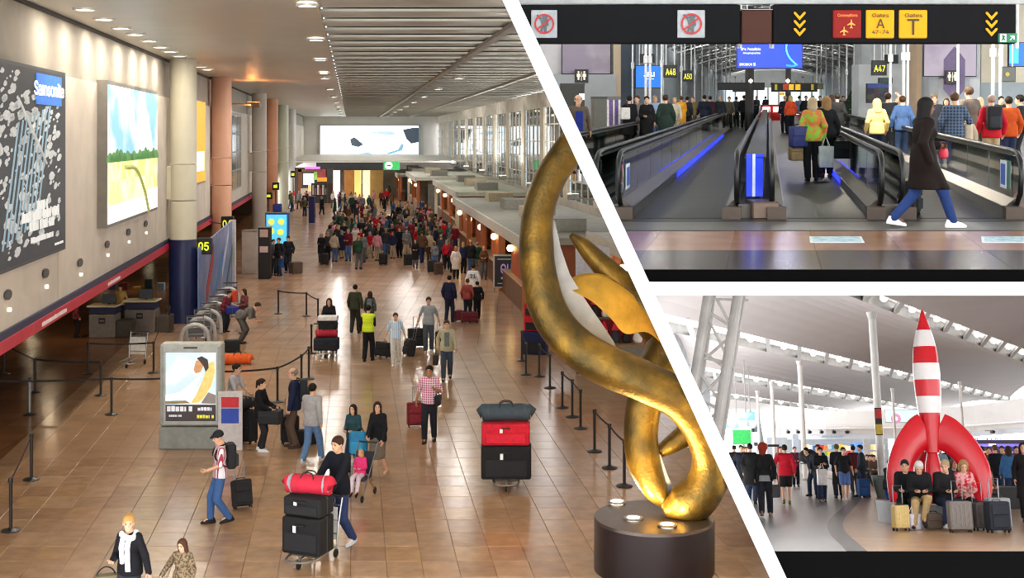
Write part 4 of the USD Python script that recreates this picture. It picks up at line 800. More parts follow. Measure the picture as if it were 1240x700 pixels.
P(A, 378, 561, 'man in a light grey blazer and blue jeans seen from behind', head=465, top=(J_, 'a8a6a6'), bot=('jeans', '5f7fa6'), hr=('short', '1e1512'), dir=20, pose=dict(stride=.5), shoes='c9c6c2')
o = P(A, 356, 542, 'older man in a navy jacket and brown trousers with a rucksack', head=446, top=(J_, '1c2540'), bot=('trousers', '5c4a3e'), hr=('bald', '8a7a6c'), dir=262, pose=dict(stride=.1, arml=(-.3, .1, .9), yaw=8), shoes='3a2c24')
backpack(o, A, 'dark rucksack worn by the older man in the navy jacket', c='23252c')
suitcase(A, A.fl(351, 537), 20, 'upright black case in front of the older man in the navy jacket', w=.42, d=.26, h=.66); crate('travel_bag', 'black travel bag on the floor behind the navy jacket man', A, A.fl(369, 538), 30, .55, .32, .34, '141416', False)
o = P(A, 316, 546, 'woman in black with white side stripes on her trousers and white trainers', head=459, top=(J_, '141418'), bot=('trousers', TRACK), hr=('tail', '2a1a12'), sex='f', dir=100, pose=dict(stride=.12, armr=(.16, .3, 1.02), arml=(-.1, .32, 1.06)), shoes='e8e8ea')
handbag(A, on_person(o, (.12, .28, 1.12)), -10, 'big black holdall slung in front of the woman with striped trousers', w=.52, d=.24, h=.3, strap=.1, c='17181e')
handbag(A, on_person(o, (-.1, .34, 1.1)), 40, 'smaller black bag held out by the woman with striped trousers', w=.32, d=.2, h=.3, strap=.1, c='1d1d22')
P(A, 281, 530, 'man in a grey shirt half hidden behind the advertising stand', head=440, top=(S_, 'b8b6ba'), bot=('trousers', '6a6a66'), hr=('short', '2a1c16'), dir=105, pose=dict(armr=(.2, .38, 1.0), arml=(-.2, .38, 1.0), lean=8))
suitcase(A, A.fl(299, 536), -30, 'tall dark case beside the man behind the advertising stand', w=.46, d=.3, h=.78, c='1d1f22'); duffel(A, A.fl(298, 536) + [0, -.02, .79], 60, 'black bag lying on the tall dark case', L=.5, r=.13, c='1c1c20', c2='2a2a2e')
sb = thing('notice_stand', 'small white stand with a red and blue notice beside the advertising stand', 'sign', A, A.fl(279, 545)); part(sb, 'panel', box(-.28, .28, -.03, .03, .0, 1.35, .01), M('c9c4c2', .5), False); part(sb, 'red_field', box(-.2, .2, -.04, -.03, .98, 1.22), M('c8242e', .5), False); part(sb, 'blue_field', box(-.2, .2, -.04, -.03, .62, .96), M('2448b0', .5), False)
# advertising stand
af = A.fl(233, 542); ad = thing('advertising_stand', 'free-standing grey lightbox with a picture of a resting traveller', 'billboard', A, af, 0); sx = af[1] / FPX
w2, h0, h1 = 37 * sx, 27 * sx, 127 * sx
part(ad, 'foot', box(-w2 - .02, w2 + .02, -.2, .25, 0, h0, .02), M('8b8d86', .5, .2), False); part(ad, 'case', box(-w2, w2, -.18, .22, h0 + .02, h1, .03), M('aaaca4', .45, .2), False); part(ad, 'slot', box(-.16, .16, -.19, -.17, h1 - .11, h1 - .07), M('3c3c38'), False)
fx0, fx1, fz0, fz1 = -w2 + .14, w2 - .12, h0 + .14, h1 - .2
part(ad, 'glass_face', box(fx0, fx1, -.2, -.175, fz0, fz1), M('dfe8ea', .3, emit=.75, sc=1.5, kind='blotch', c2='b9ccd4'), False)
fz = lambda t: fz0 + (fz1 - fz0) * t; fx = lambda t: fx0 + (fx1 - fx0) * t
def pr(name, pts, c, e=.55, dy=0.0): part(ad, name, xf(poly([(fx(a), fz(b)) for a, b in pts], .01), T((0, -.205 - dy, 0))), M(c, .4, emit=e), False)
pr('printed_caption', [(0, 0), (1, 0), (1, .24), (0, .24)], '3c3030', .1); pr('printed_window', [(.12, .62), (.28, .58), (.34, .7), (.3, .86), (.18, .88), (.12, .78)], 'fbfdfd', .95, .004); pr('printed_pillow', [(0, .38), (.3, .42), (.62, .62), (.72, .68), (.6, .5), (.5, .36), (.2, .32), (0, .3)], 'f8f8f4', .85, .002)
pr('printed_arm', [(.5, .26), (.62, .4), (.74, .6), (.84, .84), (.97, .88), (.98, .7), (.9, .5), (.78, .36), (.66, .27)], 'd8c070', .6, .004); pr('printed_face', [(.56, .74), (.6, .7), (.7, .72), (.76, .82), (.7, .9), (.6, .88)], 'c9935f', .4, .006); pr('printed_hair', [(.62, .92), (.72, .95), (.84, .9), (.86, .78), (.8, .72), (.76, .8), (.68, .88)], '3a2a22', .1, .008); pr('printed_seat', [(.7, .26), (.85, .42), (1, .38), (1, .25)], '8a8078', .3, .002); pr('printed_blanket', [(0, .29), (.4, .3), (.5, .26), (0, .25)], '8f7a4a', .3, .003)
for x_, z_, h_, w_, c_ in ((.29, .185, .13, .6, 'd8dae0'), (.2, .08, .05, .3, 'cfd4dc'), (.8, .18, .08, .36, 'e0e2f0'), (.8, .07, .08, .4, 'e0d840')): part(ad, 'small_print', xf(blocks(h_, w_, .008), T((fx(x_), -.212, fz(z_)))), M(c_, .4, emit=.4), False, kind='stuff')
for x in (-w2 + .02, w2 - .08): part(ad, 'side_trim', box(x, x + .06, -.195, -.17, h0 + .06, h1 - .06), M('8f918a', .4, .3), False)

# people farther up the hall
o = P(A, 399, 424, 'dark-haired woman pushing a cart loaded with dark bags', head=361, top=(J_, '1a1a20'), bot=('trousers', '22232a'), hr=('long', '2b1a14'), sex='f', dir=180, pose=dict(armr=(.2, .4, 1.03), arml=(-.2, .4, 1.03), lean=5))
t = A.fl(397, 430); trolley(A, t, 180, 'silver cart loaded with dark bags and a red bag'); crate('suitcase', 'dark blue case on the cart of the dark-haired woman', A, t + [0, -.3, .22], 180, .8, .5, .4, '1c2430', False); duffel(A, t + [0, -.3, .63], 5, 'crimson bag lying on the dark blue case', L=.7, r=.13, c='a81830', c2='c03040'); crate('storage_box', 'black box with a white lid on the cart of the dark-haired woman', A, t + [.02, -.1, .86], 180, .6, .4, .3, '1b1c20', False); part(thing('box_lid', 'white flat carton on top of the black box', 'carton', A, t + [.02, -.1, 1.17]), 'carton', rbox(-.32, .32, -.22, .22, 0, .14, .02), M('e6e4e2', .6), 40)
P(A, 430, 404, 'man in a dark olive jumper walking away', head=345, top=('sweater', '363b2c'), bot=('trousers', '2f302c'), hr=('short', '231812'), dir=5, pose=dict(stride=.35))
o = P(A, 448, 402, 'woman in a grey-green top walking beside the man in olive', head=353, top=('sweater', '4e5a58'), bot=('jeans', '39424e'), hr=('bob', '3a241a'), sex='f', dir=0, pose=dict(stride=.3), h=1.62); backpack(o, A, 'small grey rucksack on the woman beside the man in olive', c='6f7a80', c2='7f8a90', s=.75)
P(A, 446, 437, 'airport worker in a yellow high-visibility vest seen from behind', head=370, top=('vest', HIVIS), bot=('trousers', '1d1e22'), hr=('short', '1c1512'), dir=8, pose=dict(stride=.28, armr='bent'))
P(A, 479, 442, 'boy in a white and pale blue striped football shirt and white trousers', head=379, top=(S_, ARG), bot=('trousers', 'd6d2ca'), hr=('short', '3a261a'), dir=172, pose=dict(stride=.3, armr=(.34, -.12, .9), arml=(-.34, -.12, .9)), shoes='e4e4e4')
suitcase(A, A.fl(464, 433), -40, 'black case on the left of the boy in the football shirt', w=.62, d=.3, h=.5, tilt=-10); suitcase(A, A.fl(494, 431), -65, 'black case on the right of the boy in the football shirt', w=.5, d=.28, h=.55, tilt=-12)
P(A, 519, 427, 'man in a grey t-shirt and dark jeans pulling two cases', head=360, top=(S_, '9aa0a4'), bot=('jeans', '4b525c'), hr=('short', '2a1d16'), dir=176, pose=dict(stride=.3, armr=(.36, -.15, .9), arml=(-.36, -.15, .9)), shoes='b8b6b4')
suitcase(A, A.fl(505, 421), 10, 'wide black case on the left of the man in the grey t-shirt', w=.62, d=.3, h=.66, tilt=-8); suitcase(A, A.fl(533, 419), 0, 'low dark case on the right of the man in the grey t-shirt', w=.36, d=.26, h=.5, c='24262a', tilt=-8)
o = P(A, 541, 460, 'man in a pale cream jacket over a grey top walking forward', head=388, top=(J_, 'b9b296'), bot=('jeans', '3f4a5a'), hr=('short', '4a3424'), dir=178, pose=dict(stride=.42))
handbag(A, on_person(o, o['J']['wrr'] + [.06, .02, -.08]), 90, 'dark bag hanging from the hand of the man in the cream jacket', w=.4, d=.16, h=.3, strap=.12, c='26211e')
part(thing('undershirt', 'grey t-shirt showing in the open front of the cream jacket', 'clothing', A, (0, 0, 0), 0, extra=o['M']), 'shirt_front', wob(rbox(-.075, .075, .1, .15, 1.0, 1.42, .03), .01, 8), M('6f7c78', .9), True)
o = P(A, 520, 535, 'man in a pink checked shirt and dark trousers with a crossbody bag', head=443, top=(S_, PLAID), bot=('jeans', '25262e'), hr=('short', '1d1410'), dir=185, pose=dict(stride=.25, armr=(.32, -.1, .9), arml=(-.16, .2, 1.25)), shoes='16151a', skin='m')
handbag(A, on_person(o, (-.2, .06, 1.15)), 70, 'black crossbody bag at the hip of the man in the pink checked shirt', w=.26, d=.1, h=.24, strap=.08, c='121216')
suitcase(A, A.fl(505, 517), 10, 'dark red wheeled case beside the man in the pink checked shirt', w=.5, d=.26, h=.6, c='701522', c2='84202c', tilt=-6)
o = P(A, 544, 390, 'man in a navy coat with his back turned near the menu board', head=334, top=(J_, '20243e'), bot=('jeans', '252c40'), hr=('short', '1c1512'), dir=15, pose=dict(stride=.2))
P(A, 566, 386, 'child in a red and white top beside the maroon cases', head=338, top=('sweater', 'a04a44'), bot=('jeans', '2a2c34'), hr=('short', '5a3a26'), dir=10, pose=dict(stride=.1))
P(A, 578, 386, 'person in a black coat in front of the football fan', head=341, top=(J_, '15181a'), bot=('trousers', '1c1e24'), hr=('short', '1b1310'), dir=350, pose=dict(stride=.2))
o = P(A, 573, 374, 'football fan in a white shirt with dark lettering on the back', head=320, top=('sweater', 'eceaea'), bot=('jeans', '2e3444'), hr=('short', '2b1b14'), dir=5)
q = o['up'](0, -.168, 1.3); part(thing('shirt_print', 'dark number 21 on the back of the white football shirt', 'print', A, (0, 0, 0), 0, extra=o['M'] @ T(q)), 'lettering', xf(text('21', .14, True, .012), T((0, 0, 0))), M('2a2c40', .7), False)
for px, py, lb in ((556, 389, 'maroon soft case left of the group by the menu board'), (564, 391, 'maroon soft case in the middle of the group by the menu board'), (573, 391, 'maroon soft case right of the group by the menu board')): suitcase(A, A.fl(px, py), 15, lb, w=.36, d=.28, h=.42, c='5e1624', c2='6e1c2a', handle=False)
# red and black pile on a cart, pusher hidden behind it
t = A.fl(613, 586); trolley(A, t, 180, 'silver cart carrying a black case, a red bag and a blue-grey bag')
crate('suitcase', 'big black case at the bottom of the pile with the red bag', A, t + [0, -.3, .22], 180, 1.02, .5, .68, '131316'); p = crate('holdall', 'bright red holdall in the middle of the pile', A, t + [-.01, -.3, .91], 180, .98, .48, .44, 'c4102c', True, 'd01a34'); duffel(A, t + [0, -.2, 1.36], 3, 'blue-grey bag on top of the pile with the red bag', L=.98, r=.17, c='34424e', c2='3c4c58')
P(A, 613, 574, 'dark-haired person hidden behind the pile of red and black luggage', head=491, top=(J_, '22262c'), bot=('trousers', '1e2026'), hr=('short', '1a1210'), dir=180, pose=dict(armr=(.2, .4, 1.05), arml=(-.2, .4, 1.05), lean=6))
# things by the columns
trolley(A, A.fl(163, 442), 172, 'empty silver luggage cart standing alone by the queue belts')
for i in range(6):
    px, py = 238 + i * 8.5, 420 - i * 9.5; l = A.fl(px, py)
    if i == 0: nest = trolley(A, l, 200, 'silver luggage cart nested in the row behind the advertising stand, nearest one', 'row of nested carts', panel='55585a')
    else: copy_thing(nest, A, l, 200, f'silver luggage cart nested in the row behind the advertising stand, {ORD[i]} from the front', 'luggage cart', 'row of nested carts')
hoops = None
for i in range(6):
    px, py = 236 + i * 8, 424 - i * 10; l = A.fl(px, py)
    hp = thing('cart_bay_hoop', ['pale arched bay rail nearest the advertising stand', 'second pale arched rail of the cart bay', 'third pale arched rail of the cart bay', 'fourth pale arched rail of the cart bay', 'fifth pale arched rail of the cart bay', 'farthest pale arched rail of the cart bay'][i], 'rail', A, l, 8)
    P_ = [(-.46, 0, 0), (-.45, 0, .4), (-.33, 0, .72), (0, 0, .86), (.33, 0, .72), (.45, 0, .4), (.46, 0, 0)]; part(hp, 'hoop', tube(smooth_path(P_, 5), .07, 8), M('c4c4c6', .35, .3)); part(hp, 'foot', box(-.54, -.37, -.1, .1, 0, .04), M('77777a')); part(hp, 'foot', box(.37, .54, -.1, .1, 0, .04), M('77777a'))
P(A, 291, 416, 'person in grey bending over a luggage cart behind the cart bay', head=352, top=(J_, '6b6a68'), bot=('trousers', '55524e'), hr=('short', '3a2a20'), dir=95, pose=dict(lean=55, hip=.86, armr=(.1, .6, .75), arml=(-.1, .6, .75)))
P(A, 296, 404, 'person in a dark green patterned jacket by the cart bay', head=350, top=(J_, M('23382c', .9, kind='blotch', sc=18, c2='8a3038')), bot=('trousers', '4c4a48'), hr=('bob', '3a2a1e'), sex='f', dir=230, pose=dict(armr='bent', arml='bent'))
P(A, 272, 402, 'person in a dark coat with a red scarf leaning on the cart bay', head=350, top=(J_, M('262a30', .9, kind='blotch', sc=16, c2='a03040')), bot=('trousers', '2c2e34'), hr=('short', '241a14'), dir=120, pose=dict(lean=20, armr='bent'))
crate('suitcase', 'royal blue case lying on the carts behind the advertising stand', A, A.fl(283, 404) + [0, 0, .75], 95, .7, .5, .25, '1c2a86', False); crate('carrier_bag', 'orange-red carrier bag on top of the blue case', A, A.fl(283, 400) + [0, 0, 1.05], 80, .4, .22, .42, 'e2502c', False)
duffel(A, A.fl(288, 441), 6, 'bright orange bag lying on the floor behind the advertising stand', L=.82, r=.17, c='e8601c', c2='d8541a')
crate('rucksack', 'dark bag on the floor behind the orange bag', A, A.fl(281, 426), 20, .5, .35, .4, '1e2024', False)
# check-in desks under the soffit
for i, (x0, x1, yb, yt) in enumerate(((107.5, 139.5, 409, 366), (150.5, 187.5, 403, 367))):
    l = A.fl((x0 + x1) / 2, yb); w = (x1 - x0) * l[1] / FPX; d = thing('check_in_desk', ['grey check-in desk with a navy band, left one under the overhang', 'grey check-in desk with a navy band, right one beside the blue column'][i], 'desk', A, l); k = l[1] / FPX
    part(d, 'front', box(-w / 2, w / 2, 0, .7, 0, 28 * k, .02), M('7c7268', .5), False); part(d, 'navy_band', box(-w / 2, w / 2, .02, .72, 29 * k, 36 * k, .01), M('20244a', .5), False); part(d, 'counter_top', box(-w / 2 - .05, w / 2 + .05, -.1, .8, 37 * k, 39 * k, .01), M('d8c8a0', .4), False); part(d, 'logo_plate', box(-.12, .12, -.02, .01, 17 * k, 24 * k), M('2a2622', .5), False); part(d, 'logo_bar', box(-.08, .08, -.03, -.01, 20 * k, 21 * k), M('9a9088', .5), False)
    part(d, 'monitor', box(-.1, .4, .3, .36, 40 * k, 52 * k, .01), M('1c1c20', .3), False); part(d, 'monitor_stand', box(.1, .18, .34, .4, 38 * k, 44 * k), M('2a2a2e'), False); part(d, 'side_wing', box(w / 2, w / 2 + .5, .1, .8, 0, 20 * k, .02), M('4a4036'), False)
P(A, 92, 409, 'person in a red and black top waiting beside the left check-in desk', head=362, top=(J_, M('9a2a2a', .9, kind='blotch', sc=10, c2='2a2020')), bot=('trousers', '2a2020'), hr=('short', 'c8b8a0'), dir=60)
P(A, 146, 395, 'clerk in a pale shirt between the two check-in desks', head=345, top=(S_, 'c9a860'), bot=('trousers', '2a2a30'), hr=('short', '2c2018'), dir=180)
for i, (px, py, w_, lb) in enumerate(((165, 352, 2.2, 'glowing shop shelf deep under the overhang, upper one'), (170, 372, 2.6, 'glowing counter ledge deep under the overhang, lower one'))):
    q_ = A.at(px, py, 62 + i); sh = thing('lit_shelf', lb, 'shelf', A, q_); part(sh, 'shelf_board', box(-w_, w_, -.2, .2, -.08, .0), M('8a6a40', .5), False); part(sh, 'light_strip', box(-w_ * .9, w_ * .9, -.24, -.2, -.07, -.02), M('ffdc90', .4, emit=2.5), False)
    for j in range(7): part(sh, 'goods', rbox(-w_ * .85 + j * w_ * .26, -w_ * .85 + j * w_ * .26 + .35, -.12, .14, 0, .2 + .18 * ((j * 5) % 3), .04, 1), M(('c06a2a', '3a5a8a', '8a2a2a', 'd0a040', '2a4a3a', '9ab0c4', '50382a')[j], .6), 40)
    part(sh, 'leg', box(-w_, -w_ + .1, -.1, .1, -q_[2] + .01, -.08), M('3a2c20'), False); part(sh, 'leg', box(w_ - .1, w_, -.1, .1, -q_[2] + .01, -.08), M('3a2c20'), False)
def gate_sign(px0, px1, py0, py1, Y, s, lb, hang=True, floor_pole=False):
    a, b = A.at(px0, py1, Y), A.at(px1, py0, Y); g = thing('gate_sign', lb, 'sign', A, ((a[0] + b[0]) / 2, Y, (a[2] + b[2]) / 2)); w, h = (b[0] - a[0]) / 2, (b[2] - a[2]) / 2
    part(g, 'case', box(-w, w, -.12, .12, -h, h, .03), M('1e1f1c', .4), False); part(g, 'lettering', xf(text(s, h * .95, True, .02, w * 1.35) if s else blocks(h * .9, w * 1.2, .02), T((0, -.14, 0))), M('e6ee30', .5, emit=.9), False); part(g, 'bracket', cyl((0, 0, -h), (0, 0, -(a[2] + b[2]) / 2), .05, n=6) if floor_pole else cyl((-w, 0, 0), (-w - .6, .1, .1), .03, n=6) if hang else cyl((0, 0, h), (0, 0, h + .5), .03, n=6), M('44443e', .5)); return g
gate_sign(238, 257, 288, 308, 51.5, '05', 'black sign with yellow number 05 beside the blue column'); gate_sign(268, 283, 262, 280, 65, '06', 'black sign with yellow number 06 below the orange column'); gate_sign(258, 266, 268, 277, 70, '', 'small yellow sign just left of the sign 06', floor_pole=True)
gate_sign(321, 330, 233, 241, 100, '', 'small yellow sign between the far columns, lower left one', floor_pole=True); gate_sign(330, 338, 221, 230, 105, '', 'small yellow sign between the far columns, upper one', floor_pole=True); gate_sign(352, 358, 207, 215, 130, '', 'tiny yellow sign near the purple shop', floor_pole=True)
hb = thing('hoarding', 'tall printed hoarding in blue, grey and red beside the navy column', 'hoarding', A); p0_, p1_ = A.fl(239, 392), A.fl(279, 352)
part(hb, 'board', slab((p0_[0], p0_[1], .2), (p1_[0], p1_[1], .2), (p1_[0], p1_[1], 3.25), (p0_[0], p0_[1], 2.9), (1, -.2, 0), .08), M('8f96b8', .5, sc=.8, kind='blotch', c2='6a84b8'), False)
dv = (p1_ - p0_); dv /= np.linalg.norm(dv)
for t0, z0, t1, z1, w_, c_ in ((2, .8, 4.2, 2.4, .7, 'b8323c'), (4, .5, 7.5, 1.9, .5, '4f86c4'), (7, 1.2, 9.5, 2.9, .45, 'c9d2e2'), (8.5, .4, 11, 2.0, .4, '3f6a5a')):
    a_, b_ = p0_ + dv * t0 + [0, 0, z0], p0_ + dv * t1 + [0, 0, z1]; part(hb, 'printed_stripe', slab(a_ - [0, 0, w_ / 2], b_ - [0, 0, w_ / 2], b_ + [0, 0, w_ / 2], a_ + [0, 0, w_ / 2], (1, -.2, 0), .1), M(c_, .5), False)
part(hb, 'end_post', box(p1_[0] - .02, p1_[0] + .22, p1_[1], p1_[1] + .2, 0, 3.3), M('dcdce0', .5), False)
def cabinet(px0, px1, py0, py1, lb, c, cat_='cabinet', Yd=.8, name='cabinet'):
    l = A.fl((px0 + px1) / 2, py1); k = l[1] / FPX; w, h = (px1 - px0) * k / 2, (py1 - py0) * k; t = thing(name, lb, cat_, A, l); part(t, 'body', box(-w, w, 0, Yd, 0, h, .02), M(c, .5, sc=2), False); part(t, 'top_cap', box(-w - .02, w + .02, -.02, Yd + .02, h, h + .04), M('8a8680', .5), False); return t, w, h
cabinet(292.5, 311.5, 280, 332, 'plain pale grey cabinet panel behind the black information column', 'b4aca4'); t, w, h = cabinet(312.5, 326.5, 276, 338, 'slim black information column with two white notices', '1a1a1c', 'information column', .6, 'information_column')
part(t, 'notice', box(-w * .7, w * .7, -.03, 0, h * .82, h * .97), M('c8b4ac', .5), False); part(t, 'notice', box(-w * .7, w * .7, -.03, 0, h * .52, h * .64), M('d8c0c4', .5), False)
t, w, h = cabinet(321, 349, 258, 324, 'bright blue information totem with yellow discs', '1f5fb4', 'totem', .5, 'totem'); part(t, 'display', box(-w * .88, w * .88, -.04, 0, h * .4, h * .97), M('5cc6ec', .4, emit=.8, amp=.05), False); part(t, 'head_sign', rbox(-.25, .25, .1, .4, h + .05, h + .5, .08), M('1c2c7a', .5), 40)
for x_, z_ in ((-.45, .84), (.4, .84), (-.45, .67), (.35, .65)): part(t, 'disc', xf(lathe([(0, 0), (.17, 0), (.17, .03), (0, .03)], 16), RX(90), T((x_ * w, -.05, z_ * h))), M('e8e860', .4, emit=.7), 40)
t, w, h = cabinet(373.5, 380.5, 238, 270, 'slim navy pillar standing in front of the far shop', '1c2466', 'pillar', .6, 'pillar')
# far shops on the left
sh = thing('shop', 'far shop with a purple neon line and orange and green displays', 'shop', A)
def sq(name, px0, px1, py0, py1, Y, c, e=0, t=.3): a, b = A.at(px0, py1, Y), A.at(px1, py0, Y); return part(sh, name, box(a[0], b[0], Y, Y + t, max(a[2], 0), b[2]), M(c, .5, emit=e, sc=2), False)
sq('back_panel', 357, 403, 203, 246, 141, '4a3a30'); sq('arch_left', 361, 365, 204, 246, 139, '7a4a28'); sq('neon_line', 369, 387, 202, 204.5, 138.5, 'c060f0', 2.0); sq('arch_top', 361, 388, 205, 208, 139, '8a5a30'); sq('display', 367, 380, 210, 224, 139.5, 'cfeee8', .9); sq('display', 380, 384, 208, 218, 139.5, '90c060', .5); sq('display', 384, 396, 215, 220, 139.3, 'f08a30', 1.0); sq('display', 385, 394, 205, 215, 139.5, 'a04a4a', .3); sq('counter', 364, 384, 228, 240, 137, 'c8b8a8', .1); sq('goods', 373, 380, 224, 232, 136.8, 'f0c890', .6); sq('rack', 377, 396, 222, 245, 136, '33302e'); sq('grey_screen', 396, 402, 204, 222, 139, '4c5054')
for j in range(6): a_ = 378 + j * 3; sq('rack_goods', a_, a_ + 2.2, 224 + (j % 2) * 4, 236, 135.8, ('b0a098', '7a5a60', 'd8ccc4', '8a4a4a', 'c0b8b0', '6a6a70')[j])
# queue posts
LP = [((5, 453), 'far left post of the check-in queue', 1), ((42, 475), 'queue post, second from the left edge in the middle belt', 2), ((122, 479), 'queue post at the bend of the middle belt', None), ((107, 453), 'queue post of the rear belt left of the empty cart', 4), ((186, 452), 'queue post of the rear belt right of the empty cart', 14), ((36, 502), 'silver queue post at the left edge', None), ((135, 502), 'queue post in front of the left belt line, alone on the tan floor', 15), ((38, 581), 'front left queue post, rear of the pair', 8), ((13, 643), 'front left queue post nearest the viewer', None), ((337, 380), 'far queue post in the middle of the hall, left one', 10), ((371, 383), 'far queue post in the middle of the hall, middle one', 11), ((385, 392), 'far queue post in the middle of the hall, right one', None), ((377, 428), 'queue post left of the cart with dark bags', None), ((374, 459), 'queue post behind the older man in navy, right one', None), ((205, 402), 'queue post at the foot of the navy column', None), ((336, 487), 'queue post between the striped-trousers woman and the navy jacket man', 16), ((365, 470), 'queue post just behind the navy jacket man', 13)]
for i, (pp, lb, to) in enumerate(LP):
    bt = None if to is None else (A.fl(*LP[to][0]) if to != i else None)
    if lb.startswith('queue post in front of the left belt'): bt = A.fl(215, 500)
    post(A, A.fl(*pp), lb + ', black' if i != 5 else lb, bt, silver=i == 5)
post(A, A.fl(262, 492), 'queue post hidden behind the advertising stand at its right edge, black', A.fl(336, 487)); post(A, A.fl(-12, 505), 'queue post outside the left edge beside the silver post', A.fl(135, 502)) 
RP = [(632, 437), (637, 454), (653, 456), (666, 470), (681, 494), (693, 505), (703, 519), (720, 547), (738, 567), (756, 589)]
for i, pp in enumerate(RP):
    post(A, A.fl(*pp), 'black queue post in the right-hand row, ' + ['first from the far end', 'second from the far end', 'third from the far end', 'fourth from the far end', 'fifth, just below the ring', 'sixth, below the ring', 'seventh, below the ring', 'eighth, left of the plinth', 'ninth, close to the plinth', 'tenth, touching the plinth edge'][i], A.fl(*RP[i + 1]) if i in (0, 2, 4, 5, 7, 8) else None)
l = A.fl(648, 428); crate('storage_box', 'navy box behind the right-hand row of queue posts', A, l, 170, .8, .6, .75, '1c2450', False); crate('holdall', 'red bag on the navy box behind the queue posts', A, l + [0, 0, .76], 170, .7, .5, .5, 'c01428', False); crate('carton', 'dark red carton topmost on the navy box', A, l + [-.05, 0, 1.27], 165, .55, .45, .4, 'b02030', False)
P(A, 645, 420, 'person in black hidden behind the bronze ring by the red bag', head=362, top=(J_, '1a1620'), bot=('trousers', '1c1c22'), hr=('short', '1c1410'), dir=200)
# the group by the totem
o = P(A, 338, 334, 'man in a dark jacket with luggage in front of the blue totem', head=288, top=(J_, '20242a'), bot=('jeans', '2a3a50'), hr=('short', '3a261c'), dir=215); P(A, 349, 330, 'man in a black anorak right of the blue totem', head=286, top=(J_, '1a1c26'), bot=('trousers', '24242c'), hr=('short', '1c1412'), dir=190); P(A, 331, 333, 'person in grey behind the black information column', head=290, top=(J_, '4a4c50'), bot=('trousers', '33353a'), hr=('short', '2a1e18'), dir=150)
crate('rucksack', 'brown hiking bag on the floor beside the black anorak man', A, A.fl(358, 331), 40, .6, .5, .6, '5a4a40', False)
# ---------------------------------------------------------------- the crowd
TOPS = {'black': '17181c', 'navy': '1d2442', 'maroon': '6a1c2a', 'grey': '6f7074', 'dark green': '21402f', 'red': 'b01828', 'beige': 'b4a48c', 'white': 'd8d4d0', 'brown': '5a4232', 'blue': '34507e', 'charcoal': '34363c', 'pink': 'c68a98', 'olive': '55583c', 'teal': '2a5a60'}
BOTS = {'black': '1a1a1e', 'dark blue': '25304c', 'grey': '5a5a5e', 'beige': 'a0917c', 'brown': '4a382c', 'blue': '44608a'}
HRC = {'dark': '1d1410', 'brown': '4a2e1e', 'fair': 'a8875a', 'grey': '8a847c'}
POSES = [dict(), dict(stride=.3), dict(stride=.45), dict(armr='bent', arml='bent'), dict(stride=.15, armr='bent')]
rc = random.Random(11); USED = set()
def crowd_person(H, loc, where, tops=None, dirs=None, h=None, tall=True):
    for _ in range(400):
        tc = rc.choice(tops or ['black', 'black', 'navy', 'maroon', 'grey', 'grey', 'dark green', 'beige', 'white', 'brown', 'blue', 'charcoal', 'charcoal', 'pink', 'olive', 'red', 'teal']); bc = rc.choice(list(BOTS)); sex = rc.choice('mf'); hc_ = rc.choice(list(HRC)); tk = rc.choice(['jacket', 'sweater', 'coat' if sex == 'f' else 'jacket']); hs = 'short' if sex == 'm' else rc.choice(['long', 'bob'])
        lb = f'person, {hs if hs != "bob" else "bobbed"} {hc_} hair, {tc} {tk}, {bc} trousers, {where}'
        if lb not in USED: break
    USED.add(lb)
    d = rc.choice(dirs or [0, 20, 180, 160, 200, 90, 270, 180, 340]); po = rc.choice(POSES)
    return person(H, loc, lb, top=(tk, TOPS[tc]), bot=('trousers', BOTS[bc]), hr=(hs, HRC[hc_]), sex=sex, dir=d, h=h or (rc.uniform(1.68, 1.85) if sex == 'm' else rc.uniform(1.56, 1.7)), skin=rc.choice('lllmmd'), pose=po, crowd=True)
FRONT = [(389, 317, 'black'), (397, 315, 'charcoal'), (405, 317, 'beige'), (414, 313, 'navy'), (422, 316, 'maroon'), (434, 326, 'dark green'), (440, 318, 'grey'), (448, 313, 'red'), (457, 316, 'pink'), (467, 312, 'charcoal'), (476, 313, 'navy'), (484, 312, 'black'), (492, 314, 'grey'), (503, 325, 'black'), (511, 318, 'brown'), (520, 316, 'beige'), (526, 328, 'grey'), (534, 322, 'charcoal'), (541, 326, 'red'), (548, 330, 'maroon'), (552, 338, 'white'), (561, 331, 'navy'), (570, 334, 'black'), (578, 333, 'dark green'), (586, 338, 'brown')]
for px, py, c in FRONT: crowd_person(A, A.fl(px, py), 'front row of the crowd', [c])
pts = []
for y0, y1, x0, x1, n, where in ((297, 311, 395, 575, 44, 'middle of the dense crowd'), (282, 297, 398, 560, 38, 'just behind mid crowd'), (264, 282, 415, 540, 30, 'rear of the crowd'), (247, 263, 400, 478, 20, 'far crowd before lit columns'), (245, 262, 348, 392, 12, 'group near the far shop'), (252, 275, 520, 552, 8, 'beside the far kiosks')):
    k = 0; tr_ = 0
    while k < n and tr_ < 900:
        tr_ += 1; px, py = rc.uniform(x0, x1), rc.uniform(y0, y1); l = A.fl(px, py)
        if any(abs(l[0] - q[0]) < .62 and abs(l[1] - q[1]) < .8 for q in pts): continue
        if A.fl(px, py)[0] - A.sl * l[1] > (6.4 if l[1] < 120 else 5.2): continue
        pts.append(l); k += 1; crowd_person(A, l, where)
crowd_person(A, A.fl(471, 242), 'alone below green exit sign', ['dark green'], [0])
for px, py, lb in ((464, 321, 'black case at the left of the crowd front'), (494, 322, 'dark case in the middle of the crowd front'), (523, 330, 'dark case at the right of the crowd front'), (531, 333, 'brown case beside the kiosk queue'), (393, 321, 'black case by the leftmost person of the crowd')): suitcase(A, A.fl(px, py), rc.uniform(-30, 30), lb, c='1e1c1e' if 'brown' not in lb else '4a382c', handle=False)
